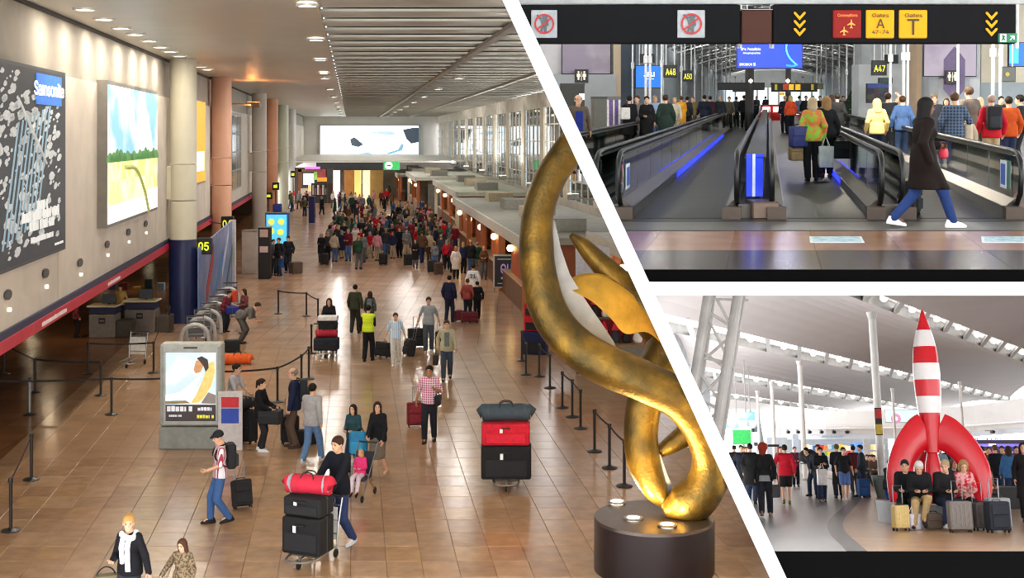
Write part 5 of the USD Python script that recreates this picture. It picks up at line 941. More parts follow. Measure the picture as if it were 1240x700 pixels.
# ================================================================ HALL 2: moving walkways, upper right
B = H2; V = lambda u, Y, z: B.u(u, Y, z)
def al2(u0, u1, Y0, Y1, z0, z1): return hexa([V(u, Y, z) for Y in (Y0, Y1) for u in (u0, u1) for z in (z0, z1)])
def xb(x0, x1, Y0, Y1, z0, z1): return box(x0, x1, Y0, Y1, z0, z1)
Yf = B.fl(900, 326.3)[1]; Ym = B.fl(900, 303)[1]; Yp = B.fl(900, 279.5)[1]; Yt = B.fl(900, 270)[1]
fl2 = numbered('/World', 'floor'); UsdGeom.Xform.Define(stage, fl2).AddTransformOp().Set(gf(B.M)); tag(stage.GetPrimAtPath(fl2), 'polished dark stone floor before and beside the moving walkways', None, None, 'structure')
part(fl2, 'black_edge', clip(xb(-1, 9, Yf, Yf + .1, -.22, -.001), B), M('050505', .9, amp=.02, spec=.05), False)
part(fl2, 'bed', clip(xb(-2, 12, Yf + .02, 19, -.25, -.015), B), M('2e2622', .6), False)
for k in range(12):
    x0 = 1.15 + (k - 2) * .93
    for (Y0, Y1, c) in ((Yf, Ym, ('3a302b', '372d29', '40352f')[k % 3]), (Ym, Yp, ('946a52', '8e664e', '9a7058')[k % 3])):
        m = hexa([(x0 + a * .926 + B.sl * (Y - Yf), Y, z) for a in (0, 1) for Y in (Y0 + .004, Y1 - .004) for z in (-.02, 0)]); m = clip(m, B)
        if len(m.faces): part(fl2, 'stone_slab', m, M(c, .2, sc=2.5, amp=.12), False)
part(fl2, 'metal_threshold', clip(xb(-2, 12, Yp, Yt + .12, -.02, .004), B), M('77756f', .35, .6, sc=3), False); part(fl2, 'dark_joint', clip(xb(-2, 12, Yp - .03, Yp + .02, -.02, .006), B), M('24201e', .5), False)
part(fl2, 'comb_plate', clip(xb(-2, 12, Yt + .12, 18.4, -.02, .006), B), M('3a3a38', .4, .5, sc=6), False)
part(fl2, 'side_paving', clip(al2(3.5, 30, 18.2, 150, -.2, 0), B), tile_floor('6a5f58', '625750', .9, .9, '3a332e', .2), False); part(fl2, 'side_paving', clip(al2(-16, -4.05, 18.2, 150, -.2, 0), B), tile_floor('6a5f58', '625750', .9, .9, '3a332e', .2), False); part(fl2, 'side_paving', clip(al2(-16, 30, 150, 345, -.2, 0), B), tile_floor('8a817a', '827972', .9, .9, '5a534e', .2), False)
for (pxa, pxb, lb) in ((981, 1047, 'pale blue floor sticker below the walking woman'), (1189, 1262, 'pale blue floor sticker at the right edge')):
    a, b, c, d = B.fl(pxa, 294), B.fl(pxb, 294), B.fl(pxb - 4, 286.5), B.fl(pxa - 4 + 3, 286.5); t = thing('floor_sticker', lb, 'floor sticker', B); part(t, 'white_border', slab(a, b, c, d, (0, 0, 1), .003), M('d6dadc', .4), False)
    e = lambda p, f: p + (np.mean([a, b, c, d], 0) - p) * f; part(t, 'print', slab(e(a, .1), e(b, .1), e(c, .1), e(d, .1), (0, 0, 1), .006), M('7fa6b4', .4, kind='blotch', sc=9, c2='b8d0d8'), False)
# the walkways
GL = glass('a8c6bb', .05, .05); TREAD = M('2d2f2e', .42, .3, kind='hstripes', sc=1, c2='3c3e3c')
bl_ = usdkit.material(stage, '/World/Looks/tread', {'t': ('texture_coordinate', {}), 'w': ('wave_texture', {'wave_type': 'bands', 'bands_direction': 'y', 'scale': .8}), 'r': ('rgb_ramp', {'ramp': [(0, lin('0a0b0b')), (.6, lin('1b1d1c')), (.95, lin('303230'))]}), 'p': ('principled_bsdf', {'roughness': .38, 'metallic': .35})}, [('t.object', 'w.vector'), ('w.fac', 'r.fac'), ('r.color', 'p.base_color')], surface='p.BSDF')
STEEL = M('6a6c6c', .35, .8, sc=6); DSTEEL = M('56504b', .4, .6, sc=5); RAIL = M('141415', .35, sc=6)
Y0w, Y1w = 18.25, 128.0
def walkway(u0, u1, label, blue=(), inner_blue=False):
    t = thing('moving_walkway', label, 'moving walkway', B); pc = lambda n, m, mm, sm=False: (lambda c: part(t, n, c, mm, sm) if len(c.faces) else None)(clip(m, B))
    pc('pallet_belt', al2(u0 + .2, u1 - .2, Y0w - .1, Y1w, -.15, .012), bl_)
    for s, ub in ((1, u0), (-1, u1)):
        a = ub + s * .02; pc('skirt', al2(a, a + s * .22, Y0w, Y1w, .0, .15), STEEL); pc('inner_deck', hexa([V(a, Y, .15) for Y in (Y0w + .1, Y1w)] + [V(a, Y, .26) for Y in (Y0w + .1, Y1w)] + [V(a + s * .2, Y, .15) for Y in (Y0w + .1, Y1w)] + [V(a + s * .06, Y, .26) for Y in (Y0w + .1, Y1w)]), DSTEEL); pc('newel', al2(a - s * .02, a + s * .24, Y0w - .25, Y0w + .05, 0, .17), M('50443b', .45, .4, sc=4))
        for k in range(19):
            ya = Y0w + .35 + k * 1.9 * (1 + k * .06); yb = ya + 1.9 * (1.06 + k * .12) - .05
            if ya > Y1w: break
            pc('balustrade_glass', al2(a + s * .035, a + s * .05, ya, min(yb, Y1w), .25, .86), GL)
        Pm = [V(a + s * .04, Y, z) for Y, z in ((Y0w + .25, .16), (Y0w + .02, .2), (Y0w - .22, .36), (Y0w - .28, .6), (Y0w - .2, .8), (Y0w + .05, .9), (Y0w + .5, .92))] + [V(a + s * .04, Y, .92) for Y in np.linspace(Y0w + 1.5, Y1w, 12)]
        pc('handrail', tube(Pm, .038, 8), RAIL, True); pc('rail_base', al2(a + s * .015, a + s * .065, Y0w + .2, Y1w, .85, .885), STEEL)
        pc('end_glass', xf(hexa([V(a + s * .03, Y, z) for Y, z in ((Y0w + .34, .3), (Y0w + .34, .86), (Y0w - .18, .42), (Y0w - .18, .7))] + [V(a + s * .045, Y, z) for Y, z in ((Y0w + .34, .3), (Y0w + .34, .86), (Y0w - .18, .42), (Y0w - .18, .7))]), np.eye(4)), GL)
    for (s, ub, ya, yb, e) in blue: a = ub + s * .02; pc('blue_light_strip', hexa([V(a + s * .225, Y, z) for Y in (ya, yb) for z in (.03, .145)] + [V(a + s * .235, Y, z) for Y in (ya, yb) for z in (.04, .165)]), M('2a3cf0', .4, emit=e, amp=.02))
    return t
for ua, ub_ in ((-2.32, -2.06), (-.4, .04), (1.58, 1.82)): part(fl2, 'median_deck', clip(al2(ua, ub_, 18.2, 130, -.1, .2), B), DSTEEL, False)
w1 = walkway(-4.0, -2.28, 'moving walkway at the far left edge beside the partition'); w2_ = walkway(-2.1, -.36, 'left empty moving walkway in the middle of the hall', ((1, -2.1, 27, 55, 1.6),)); w3 = walkway(.0, 1.62, 'middle moving walkway carrying the couple with bags', ((-1, 1.62, 25, 32, 1.6),)); w4 = walkway(1.78, 3.52, 'right moving walkway behind the walking woman')
for i, (u, Y, z0, z1, c) in enumerate(((-2.03, 18.75, .36, .72, '3a64c0'), (3.44, 18.9, .36, .76, '3a64c0'), (-2.42, 19.6, .4, .75, 'dfe6ea'))):
    t = thing('safety_sticker', ['blue and white safety sticker on the left balustrade glass', 'blue and white safety sticker on the right balustrade glass', 'white safety sticker on the far left balustrade'][i], 'sticker', B); s = -1 if i == 1 else 1; part(t, 'sheet', clip(al2(u + s * .015, u + s * .022, Y, Y + .5, z0, z1), B), M('e8eaee', .4), False); part(t, 'blue_print', clip(al2(u + s * .022, u + s * .028, Y + .08, Y + .42, z0 + .05, z1 - .05), B), M(c, .4), False)
t = thing('warning_sticker', 'round red and white sticker on the end glass of the left balustrade', 'sticker', B); q_ = V(-2.02, 18.3, .62); part(t, 'white_disc', xf(lathe([(0, 0), (.13, 0), (.13, .006), (0, .006)], 20), RY(90), T(q_)), M('e8e8e8', .4)); part(t, 'red_ring', xf(lathe([(.09, 0), (.13, 0), (.13, .01), (.09, .01)], 20), RY(90), T(q_ + [.002, 0, 0])), M('c02028', .4, emit=.2))
t = thing('panel_insert', 'blue lit panel with a white line between the two central handrails', 'light panel', B); q0, q1 = B.at(904, 240, 18.9), B.at(924, 192, 18.9)
part(t, 'blue_panel', box(q0[0], q1[0], 18.9, 18.96, .25, .86), M('2440d8', .3, emit=.75, amp=.05), False); part(t, 'white_line', box(q0[0] + .08, q0[0] + .12, 18.88, 18.9, .25, .86), M('c8d0f0', .3, emit=.6), False); part(t, 'top_grille', clip(al2(-.33, -.02, 18.9, 110, .8, .82), B), M('4e504e', .5, .5, sc=3), False); part(t, 'end_block', box(q0[0] - .07, q1[0] + .07, 18.05, 18.6, 0, .24, .02), M('6e5c50', .4, .4), False)
# gantry of signs near the top
YG = 22.0
def gp(px, py, Y=YG): return B.at(px, py, Y)
def gantry_box(name, lb, px0, px1, py0, py1, c, Y=YG, d=.25): 
    t = thing(name, lb, 'sign', B); a, b = gp(px0, py1, Y), gp(px1, py0, Y); part(t, 'case', clip(box(a[0], b[0], Y, Y + d, a[2], b[2], .02), B), M(c, .7, sc=3, amp=.06, spec=.15), False); return t
g1 = gantry_box('overhead_sign', 'long black overhead sign with two no-standing pictograms', 627, 897, 5.5, 53, '0f1012')
for (x0, x1) in ((643, 675), (820, 854)):
    a, b = gp(x0, 46, YG - .02), gp(x1, 12, YG - .02); m = clip(rbox(a[0], b[0], YG - .03, YG + .02, a[2], b[2], .02, 1), B); part(g1, 'white_plate', m, M('a8adb0', .5, emit=.12), False); c = (a + b) / 2; r = (b[0] - a[0]) / 2
    bits = [('pictogram_head', ring(.001, r * .22, .008), (.05 * r, r * .52)), ('pictogram_body', poly([(-r * .3, r * .3), (r * .3, r * .34), (r * .34, -r * .1), (r * .2, -r * .2), (r * .16, -r * .75), (-.02 * r, -r * .75), (-.05 * r, -r * .25), (-r * .2, -r * .75), (-r * .34, -r * .7), (-r * .2, -.1 * r)], .008), (0, 0)), ('pictogram_arm', poly([(-r * .3, r * .3), (-r * .6, r * .62), (-r * .5, r * .72), (-r * .15, r * .4)], .008), (0, 0))]
    for n, m, o in bits:
        m = clip(xf(m, T((c[0] + o[0], YG - .045, c[2] + o[1]))), B)
        if len(m.faces): part(g1, n, m, M('5c6064', .5), False)
    for n, m in (('prohibition_ring', ring(r * .62, r * .75, .008)), ('prohibition_bar', xf(box(-r * .66, r * .66, 0, .008, -r * .055, r * .055), RY(-38)))): part(g1, n, clip(xf(m, T((c[0], YG - .055, c[2]))), B), M('b8242c', .5, emit=.15), False)
g2 = gantry_box('divider_board', 'reddish brown panel between the two black overhead signs', 898, 935, 12, 53, '4f332b'); part(g2, 'lattice', box(gp(898, 12)[0], gp(936, 12)[0], YG, YG + .1, gp(0, 12)[2], gp(0, 11)[2]), M('8a8a88', .4, .5), False)
g3 = gantry_box('overhead_sign', 'long black overhead sign with yellow arrows and gate plates', 936, 1231, 5.5, 53, '0f0f12')
YEL = M('d09410', .5, emit=.55, amp=.02, spec=.2)
def plate2(t, x0, x1, y0, y1, mat, Y=YG): a, b = gp(x0, y1, Y), gp(x1, y0, Y); part(t, 'plate', rbox(a[0], b[0], Y - .03, Y + .03, a[2], b[2], .025, 1), mat, False); return (a + b) / 2
for px in (968.5, 1201):
    for py in (19.5, 29.5, 39): c = gp(px, py, YG - .03); k = YG / FPX; part(g3, 'chevron', xf(poly([(-7 * k, 5 * k), (-5 * k, 5 * k), (0, -.5 * k), (5 * k, 5 * k), (7 * k, 5 * k), (7 * k, 3 * k), (0, -5 * k), (-7 * k, 3 * k)], .02), T(c)), YEL, False)
k = YG / FPX; c = plate2(g3, 1008, 1043, 12, 46.5, M('8a1812', .5, emit=.2, amp=.02, spec=.2)); PL = [(0, 9), (1, 7.5), (1.2, 3), (8, -1.5), (8, -3), (1.2, -1), (1, -5.5), (3, -7.5), (3, -8.5), (0, -7.8), (-3, -8.5), (-3, -7.5), (-1, -5.5), (-1.2, -1), (-8, -3), (-8, -1.5), (-1.2, 3), (-1, 7.5)]
for dx, dz, s in ((4.5, -1.5, .62), (-4, -10, .62)): part(g3, 'plane_symbol', xf(poly([(x * k * s, z * k * s) for x, z in PL], .01), T((c[0] + dx * k, YG - .045, c[2] + (dz + 1.5) * k))), M('e0903a', .4, emit=.5), False)
part(g3, 'lettering', xf(text('Connections', .045, True, .01, 24 * k), T((c[0], YG - .04, c[2] + 10.5 * k))), M('e0782c', .4, emit=.5), False)
INK = M('3a2a10', .5)
c = plate2(g3, 1048, 1083, 12, 46.5, YEL); part(g3, 'lettering', xf(text('Gates', .06, False, .01, 20 * k), T((c[0], YG - .04, c[2] + 10.5 * k))), INK, False); part(g3, 'lettering', xf(text('A', .15, False, .01), T((c[0], YG - .04, c[2] + .5 * k))), INK, False); part(g3, 'lettering', xf(text('47-74', .06, False, .01, 20 * k), T((c[0], YG - .04, c[2] - 9.5 * k))), INK, False)
c = plate2(g3, 1088, 1123, 12, 46.5, YEL); part(g3, 'lettering', xf(text('Gates', .06, False, .01, 21 * k), T((c[0], YG - .04, c[2] + 10.5 * k))), INK, False); part(g3, 'lettering', xf(text('T', .26, False, .01), T((c[0] - .5 * k, YG - .04, c[2] - 3.5 * k))), INK, False)
c = plate2(g3, 1208, 1232, 40, 52, M('17704a', .4, emit=.35)); a = gp(1215, 46, YG - .04); part(g3, 'white_field', box(a[0] - 4 * k, a[0] + 3.5 * k, YG - .05, YG - .03, a[2] - 5 * k, a[2] + 5 * k), M('d0e0d6', .4, emit=.4), False); part(g3, 'running_figure', xf(poly([(-1.5 * k, 4 * k), (1.2 * k, 2.5 * k), (2.5 * k, 1 * k), (.4 * k, 1 * k), (1.6 * k, -1.6 * k), (2.6 * k, -4 * k), (0, -1.6 * k), (-2.6 * k, -4 * k), (-1 * k, 0)], .01), T(a + [-.2 * k, -.02, 0])), M('17603e', .4), False)
a = gp(1225.5, 46, YG - .04); part(g3, 'arrow', xf(poly([(-3 * k, -2.2 * k), (-2.2 * k, -3 * k), (1.5 * k, .6 * k), (1.5 * k, -2 * k), (3 * k, -2 * k), (3 * k, 3 * k), (-2 * k, 3 * k), (-2 * k, 1.5 * k), (.6 * k, 1.5 * k)], .01), T(a + [0, -.01, 0])), M('e6f2ea', .4, emit=.5), False)
gr = thing('gantry_frame', 'grey steel beam and hangers carrying the overhead signs', 'beam', B); a, b = gp(628, 5, YG + .1), gp(1290, 2, YG + .1); part(gr, 'beam', clip(box(a[0], b[0], YG + .3, YG + .5, a[2] + .02, a[2] + .1), B), M('9a9c9c', .4, .5), False)
for px in (897, 936, 1234): a = gp(px, 5, YG + .3); part(gr, 'hanger', cyl((a[0], YG + .4, 2.5), (a[0], YG + .4, 8.5), .04, n=8), M('d8d8d4', .4, .4))
# shell of the upper hall
def vault(u): return 9.6 - .014 * (u - 1) ** 2 if abs(u - 1) < 12.5 else 7.4
us = np.linspace(-11, 13, 17); ms = []
c2 = numbered('/World', 'ceiling'); UsdGeom.Xform.Define(stage, c2).AddTransformOp().Set(gf(B.M)); tag(stage.GetPrimAtPath(c2), 'grey vaulted metal roof with open trusses above the walkways', None, None, 'structure')
for a, b in zip(us[:-1], us[1:]): part(c2, 'roof_panel', clip(hexa([V(u, Y, vault(u) + d) for u in (a, b) for Y in (5, 342) for d in (0, .15)]), B), M('9c9f9d', .6, sc=.6), False)
TRM = M('b0b3b2', .5, .1, sc=2)
for i, Y in enumerate(np.arange(24, 340, 8.0)):
    P0 = [V(u, Y, vault(u) - .12) for u in np.linspace(-10.5, 12.5, 11)]; P1 = [V(u, Y, vault(u) - .95) for u in np.linspace(-10.5, 12.5, 11)]
    zz = [p for k_ in range(10) for p in (P0[k_], P1[k_])]
    for n, m in (('truss_chord', tube(P0, .07, 6)), ('truss_chord', tube(P1, .08, 6)), ('truss_web', tube(zz, .04, 5))):
        m = clip(m, B)
        if len(m.faces): part(c2, n, m, TRM)
for u in np.arange(-9, 12, 2.1): part(c2, 'purlin', clip(al2(u, u + .14, 20, 340, vault(u) - .3, vault(u) - .12), B), TRM, False)
struct('wall_far', B, box(*(V(-14, 340, 0)[0], V(20, 340, 0)[0]), 340, 340.5, 4.2, 12), M('a8acac', .6, sc=.4), 'upper end wall of the walkway hall')
wfar = thing('window_16', None, None, B, kind='structure')
for k in range(12): a = V(-14 + k * 2.8, 340, 0)[0]; part(wfar, 'mullion', box(a - .25, a + .25, 340, 340.2, 0, 4.2), M('c8cccc', .5), False); part(wfar, 'pane', box(a + .25, a + 2.55, 340.1, 340.12, 0, 4.2), PANE, False)
# left side: walls, screens
def wallb(px0, px1, py0, py1, Y, c, d=.4, lb='', z0=None, name='wall_left', e=0, ret=False):
    a, b = B.at(px0, py1, Y), B.at(px1, py0, Y); m = clip(box(a[0], b[0], Y, Y + d, a[2] if z0 is None else z0, b[2]), B); return m if ret else struct(name, B, m, M(c, .6, sc=1, emit=e), lb)
wallb(655, 743, -20, 53, 46, 'c9c8cc', 1.2, 'pale wall with the washroom sign left of the walkways', 0)
wallb(743, 752, -20, 53, 45.6, 'b5a58c', 1, 'beige brick pier at the end of the pale wall', 0)
wallb(655, 746, 90, 150, 45.5, '9aa0a4', .4, 'grey lower panel of the pale wall', 0)
wallb(640, 770, -20, 40, 62, '3a4654', .4, 'dark glazed wall behind the pale wall', 0)
wallb(752, 800, 40, 60, 66, '8f9aa6', .6, 'grey blue back wall left of the walkways', 0)
struct('wall_left', B, clip(al2(-11.2, -10.8, 70, 340, 0, 9), B), M('aab2b8', .5, sc=.6), 'long pale wall on the left of the walkway hall')
struct('wall_right', B, clip(al2(13.0, 13.4, 70, 340, 0, 9), B), M('b4babc', .5, sc=.6), 'long pale wall on the right of the walkway hall')
def panel(name, lb, cat_, px0, px1, py0, py1, Y, c, e=0, d=.12, frame='26282a', kind=None, c2_=None, sc_=2.0, legs=False, hang=0):
    a, b = B.at(px0, py1, Y), B.at(px1, py0, Y); t = thing(name, lb, cat_, B); part(t, 'case', clip(box(a[0] - .03, b[0] + .03, Y, Y + d, a[2] - .03, b[2] + .03), B), M(frame, .5), False); part(t, 'face', clip(box(a[0], b[0], Y - .02, Y + .01, a[2], b[2]), B), M(c, .4, emit=e, sc=sc_, amp=.06, kind=kind, c2=c2_), False)
    if hang: 
        for x in (a[0] * .85 + b[0] * .15, a[0] * .15 + b[0] * .85): part(t, 'hanger', cyl((x, Y + d / 2, b[2]), (x, Y + d / 2, b[2] + hang), .025, n=6), M('c8caca', .4, .4))
    if legs: part(t, 'leg', cyl(((a[0] + b[0]) / 2, Y + d / 2, 0), ((a[0] + b[0]) / 2, Y + d / 2, a[2]), .05, n=8), M('8a8a88', .4))
    return t, a, b
def letter(t, s, px, py, Y, hpx, wpx, c, e=.6, bold=True): kk = Y / FPX; part(t, 'lettering', xf(text(s, hpx * kk, bold, .01, wpx * kk if wpx else None), T(B.at(px, py, Y) - [0, .03, 0])), M(c, .4, emit=e), False)
t, a, b = panel('wall_picture', 'big muted purple picture on the pale left wall', 'picture', 681, 739, 50, 89, 45.8, '8f8496', kind='blotch', c2_='aaa2ae', sc_=.6)
def washroom(px, py, Y, lb):
    t, a, b = panel('washroom_sign', lb, 'sign', px - 7, px + 7.5, py - 7, py + 7.5, Y, '1d1a18'); kk = Y / FPX
    for s in (-1, 1):
        o = B.at(px + s * 3.5, py, Y) - [0, .03, 0]; part(t, 'figure_head', xf(ring(.001, 1.2 * kk, .01), T(o + [0, 0, 4.6 * kk])), M('e8dcc0', .4, emit=.6), False); part(t, 'figure_body', xf(poly([(-1.8 * kk, 3 * kk), (1.8 * kk, 3 * kk), (2.2 * kk, -1 * kk), (1.2 * kk, -1 * kk), (.8 * kk, -5 * kk), (-.8 * kk, -5 * kk), (-1.2 * kk, -1 * kk), (-2.2 * kk, -1 * kk)], .01), T(o)), M('e8dcc0', .4, emit=.6), False)
    part(t, 'divider', box(B.at(px, py, Y)[0] - .3 * kk, B.at(px, py, Y)[0] + .3 * kk, Y - .03, Y - .02, a[2] + .05, b[2] - .05), M('e8dcc0', .4, emit=.5), False)
washroom(704, 92, 45.5, 'black washroom sign with two figures on the left wall'); washroom(1153, 93, 49.4, 'black washroom sign with two figures on the right wall')
t, a, b = panel('screen', 'blue screen reading .eu left of the walkways', 'screen', 770, 800, 80, 106, 60, '1f6ee0', .9, hang=3); letter(t, '.eu', 786, 90, 60, 7, 13, 'eef4ff', 1.2); part(t, 'small_print', xf(blocks(.05, .38), T(B.at(787, 95.5, 60) - [0, .03, 0])), M('dfe8fa', .4, emit=.8), False, kind='stuff')
t, a, b = panel('notice_sign', 'dark hanging notice panel above the blue .eu screen', 'sign', 776, 792, 66, 75, 60, '22262a', hang=4)
t, a, b = panel('gate_sign', 'black hanging sign with yellow A48', 'sign', 804.5, 819, 79.5, 93, 52, '16181a', hang=3.5); letter(t, 'A48', 812, 87, 52, 7.5, 12, 'e2e23c', .9)
t, a, b = panel('gate_sign', 'black hanging sign with yellow A50', 'sign', 827.5, 839, 86, 98, 60, '16181a', hang=3.5); letter(t, 'A50', 833, 92.5, 60, 6.5, 9.5, 'e2e23c', .9)
t, a, b = panel('gate_sign', 'black hanging sign with yellow A47', 'sign', 1056.5, 1073, 74, 90.5, 52, '2c2e30', hang=3.5); letter(t, 'A47', 1065, 83, 52, 7.5, 13.5, 'e2e23c', .9)
t, a, b = panel('big_screen', 'large blue screen hanging over the middle of the walkways', 'screen', 893, 971, 48, 82, 44, '0c3ef0', .95, frame='1a2c9a', hang=4)
letter(t, "It's Possible", 909, 59.5, 44, 3, 24, 'eef2ff', 1); letter(t, '#imaginepossible', 910, 64.5, 44, 2, 21, 'dfe6ff', .8); letter(t, 'ERICSSON', 903, 78, 44, 2.6, 15, 'f4f6ff', 1); kk = 44 / FPX
for j in range(3): o = B.at(913.5 + j * .2, 76.6 + j * 1.3, 43.96); part(t, 'logo_stroke', xf(box(-1.3 * kk, 1.3 * kk, 0, .01, -.4 * kk, .4 * kk), RY(-25), T(o)), M('f4f6ff', .4, emit=1), False)
part(t, 'light_arc', xf(tube(smooth_path([(-3 * kk, 0, 16 * kk), (-4 * kk, 0, 6 * kk), (0, 0, -4 * kk), (8 * kk, 0, -12 * kk)], 5), .03, 5), T(B.at(956, 66, 43.95))), M('5ac8ff', .4, emit=1.4)); part(t, 'light_arc', xf(tube(smooth_path([(8 * kk, 0, -8 * kk), (2 * kk, 0, -10 * kk), (-6 * kk, 0, -9 * kk)], 5), .04, 5), T(B.at(958, 70, 43.95))), M('2a90ff', .4, emit=1.2))
t, a, b = panel('screen', 'blue screen cut by the right edge of the picture', 'screen', 1222, 1262, 52, 80, 52, '1a5cf0', .95); part(t, 'light_band', box(B.at(1222, 60, 52)[0], B.at(1233, 60, 52)[0], 51.95, 51.99, a[2] + .1, b[2] - .1), M('38a0ff', .4, emit=1), False)
t, a, b = panel('gate_sign', 'grey hanging box with a small yellow symbol at the right', 'sign', 1212, 1229, 81.5, 98.5, 50, '5c625e', hang=4); part(t, 'yellow_symbol', xf(ring(.001, .08, .01), T(B.at(1220, 90, 49.95))), M('b8a040', .4), False)
t, a, b = panel('poster', 'information poster with a crowd picture below the sign A47', 'poster', 1050, 1076, 102, 124, 58.6, '8a6a60', .15, kind='voronoi', sc_=5, legs=True); part(t, 'blue_header', box(a[0], b[0], 58.55, 58.6, b[2] - .16, b[2]), M('3a54a8', .4), False)
t, a, b = panel('notice_sign', 'small dark monitor above the sign A47', 'sign', 1072, 1087, 67, 76, 56, '2a2c2c', hang=4); t, a, b = panel('notice_sign', 'teal notice hanging below the sign A47', 'sign', 1065, 1080, 95, 100, 57, '4a5c58', hang=2)
# distant gantry
t = thing('overhead_sign', 'distant black overhead gantry sign with small yellow plates', 'sign', B); Yd = 66
def dg(n, x0, x1, y0, y1, c, e=0, dy=0, d=.3): a, b = B.at(x0, y1, Yd), B.at(x1, y0, Yd); part(t, n, box(a[0], b[0], Yd - dy, Yd - dy + d, a[2], b[2]), M(c, .5, emit=e), False)
dg('case', 870, 926, 100, 109, '2c3032'); dg('case', 935, 990, 100.5, 111, '2a2c2c'); dg('case', 888, 904, 109, 111.5, '3a3e3e'); dg('end_cap', 990, 997, 101, 108, '6a6a50')
for x0, x1, c, e in ((948, 954, 'b03a1c', .5), (955, 961, 'f0a820', .9), (963, 969, 'f0a820', .9), (938, 941, 'b0a030', .5), (982, 985, 'b0a030', .5)): dg('plate', x0, x1, 102, 109, c, e, .05, .06)
dg('plate', 944, 950, 112, 115, 'e8a840', .6, .05, .06)
for px in (908, 955): a = B.at(px, 109, Yd); part(t, 'post', cyl((a[0], Yd + .1, 0), (a[0], Yd + .1, 6.2), .22 if px == 908 else .14, n=10), M('34302e', .5))
for px, py in ((909, 98), (954, 98)): part(t, 'lamp', xf(trimesh.creation.icosphere(1, .1), T(B.at(px, py, Yd - .1))), M('fff2dc', .4, emit=6, amp=0))
t = thing('barrier', 'low red and white barrier at the far end of the walkways', 'barrier', B); a, b = B.at(922, 138, 95), B.at(945, 127, 95); part(t, 'red_panel', box(a[0], b[0], 95, 95.3, 0, b[2]), M('b02020', .5, emit=.3), False); part(t, 'white_lamp', box(a[0] + .1, a[0] + .6, 94.9, 95, b[2] - .5, b[2] - .15), M('ffffff', .4, emit=3), False); part(t, 'white_lamp', box(b[0] - .5, b[0] - .1, 94.9, 95, b[2] - .5, b[2] - .15), M('ffffff', .4, emit=3), False)
# right side blocks
wallb(1040, 1118, 78, 53, 60, 'c4cacc', 1.2, 'pale block behind the sign A47', 0, 'wall_right'); wallb(1043, 1120, -20, 79, 61, 'a9b0b2', 1.2, 'grey upper block behind the sign A47', None, 'wall_right')
wallb(1116, 1142, -20, 60, 53, '8f969c', 1.2, 'grey wall left of the purple picture', 0, 'wall_right'); wallb(1110, 1117, -20, 97, 52.5, 'b09a80', 1, 'beige brick pier beside the purple picture', 0, 'wall_right')
wallb(1137, 1188, -20, 60, 50, 'aab0b8', 1.2, 'pale wall with the right washroom sign', 0, 'wall_right'); wallb(1188, 1420, -20, 100, 56, 'b8b09c', 1, 'cream wall at the right edge', None, 'wall_right'); wallb(1188, 1420, 100, 60, 55.5, '8c979c', 1, 'grey glazed wall at the right edge', 0, 'wall_right')
t, a, b = panel('wall_picture', 'big muted purple picture on the right wall', 'picture', 1119, 1182, 45, 92, 49.6, '857a92', kind='blotch', c2_='9c94a8', sc_=.6); part(t, 'dark_drop', xf(poly([(0, 0), (.4, -.5), (.4, -1.6), (0, -2.1), (-.4, -1.6), (-.4, -.5)], .02), T(B.at(1156, 56, 49.57))), M('5a4e72', .5), False)
# slim white posts of the facades
WP = M('dfe2e2', .4, .2)
for i, (px, Y, r) in enumerate(((766, 62, .09), (782, 52, .1), (787, 52, .1), (801, 58, .08), (825, 70, .09), (841, 78, .09), (850, 84, .08), (858.5, 90, .1), (867, 98, .1), (874, 106, .1), (879, 115, .1), (884, 124, .1), (1078, 50, .11), (1094, 48, .11), (1099, 48, .09), (1202, 44, .12), (1211, 44, .1), (1008, 96, .1), (1000, 106, .1), (994, 116, .1), (1016, 86, .1), (1025, 78, .1), (1034, 70, .09), (989, 128, .1))):
    l = B.at(px, 118, Y); l[2] = 0; tt = thing('post', f'slim white steel post {["left", "right"][px > 930]} of the walkways, ' + ['first', 'second', 'third', 'fourth', 'fifth', 'sixth', 'seventh', 'eighth', 'ninth', 'tenth', 'eleventh', 'twelfth', 'thirteenth', 'fourteenth', 'fifteenth', 'sixteenth', 'seventeenth', 'eighteenth', 'nineteenth', 'twentieth', 'twenty-first', 'twenty-second', 'twenty-third', 'twenty-fourth'][sorted([766, 782, 787, 801, 825, 841, 850, 858.5, 867, 874, 879, 884, 989, 994, 1000, 1008, 1016, 1025, 1034, 1078, 1094, 1099, 1202, 1211]).index(px)] + ' counted from the left', 'post', B, l, 0, 'slim white posts')
    part(tt, 'shaft', lathe([(r * .5, 0), (r * .5, 8.4)], 10), WP); part(tt, 'foot_plate', lathe([(r * .8, 0), (r * .8, .05), (r * .5, .06)], 10), M('9a9c9c', .4, .4)); part(tt, 'clamp', lathe([(r * .5, 3), (r * .9, 3.02), (r * .9, 3.3), (r * .5, 3.32)], 10), WP)
# furniture left
def cab2(px0, px1, py0, Y, c, lb, cat_='cabinet'):
    a, b = B.at(px0, py0, Y), B.at(px1, py0, Y); w = b[0] - a[0]; t = thing('cabinet', lb, cat_, B, ((a[0] + b[0]) / 2, Y, 0)); part(t, 'body', box(-w / 2, w / 2, 0, .9, 0, a[2], .02), M(c, .5, sc=2), False); part(t, 'plinth', box(-w / 2 + .03, w / 2 - .03, .03, .85, 0, .1), M('1a1a1a'), False); part(t, 'top_edge', box(-w / 2 - .01, w / 2 + .01, -.01, .91, a[2] - .06, a[2]), M('3a3a38', .4), False); return t, w, a[2]
t, w, h = cab2(718, 735, 117, 36, '55564f', 'dark grey cabinet beside the man in the brown jacket'); t, w, h = cab2(679, 708, 101, 40, '33352f', 'dark vending cabinet at the left edge of the walkway hall'); part(t, 'lit_label', box(.2, .36, -.02, 0, h - .5, h - .3), M('e8ecf0', .4, emit=.9), False)
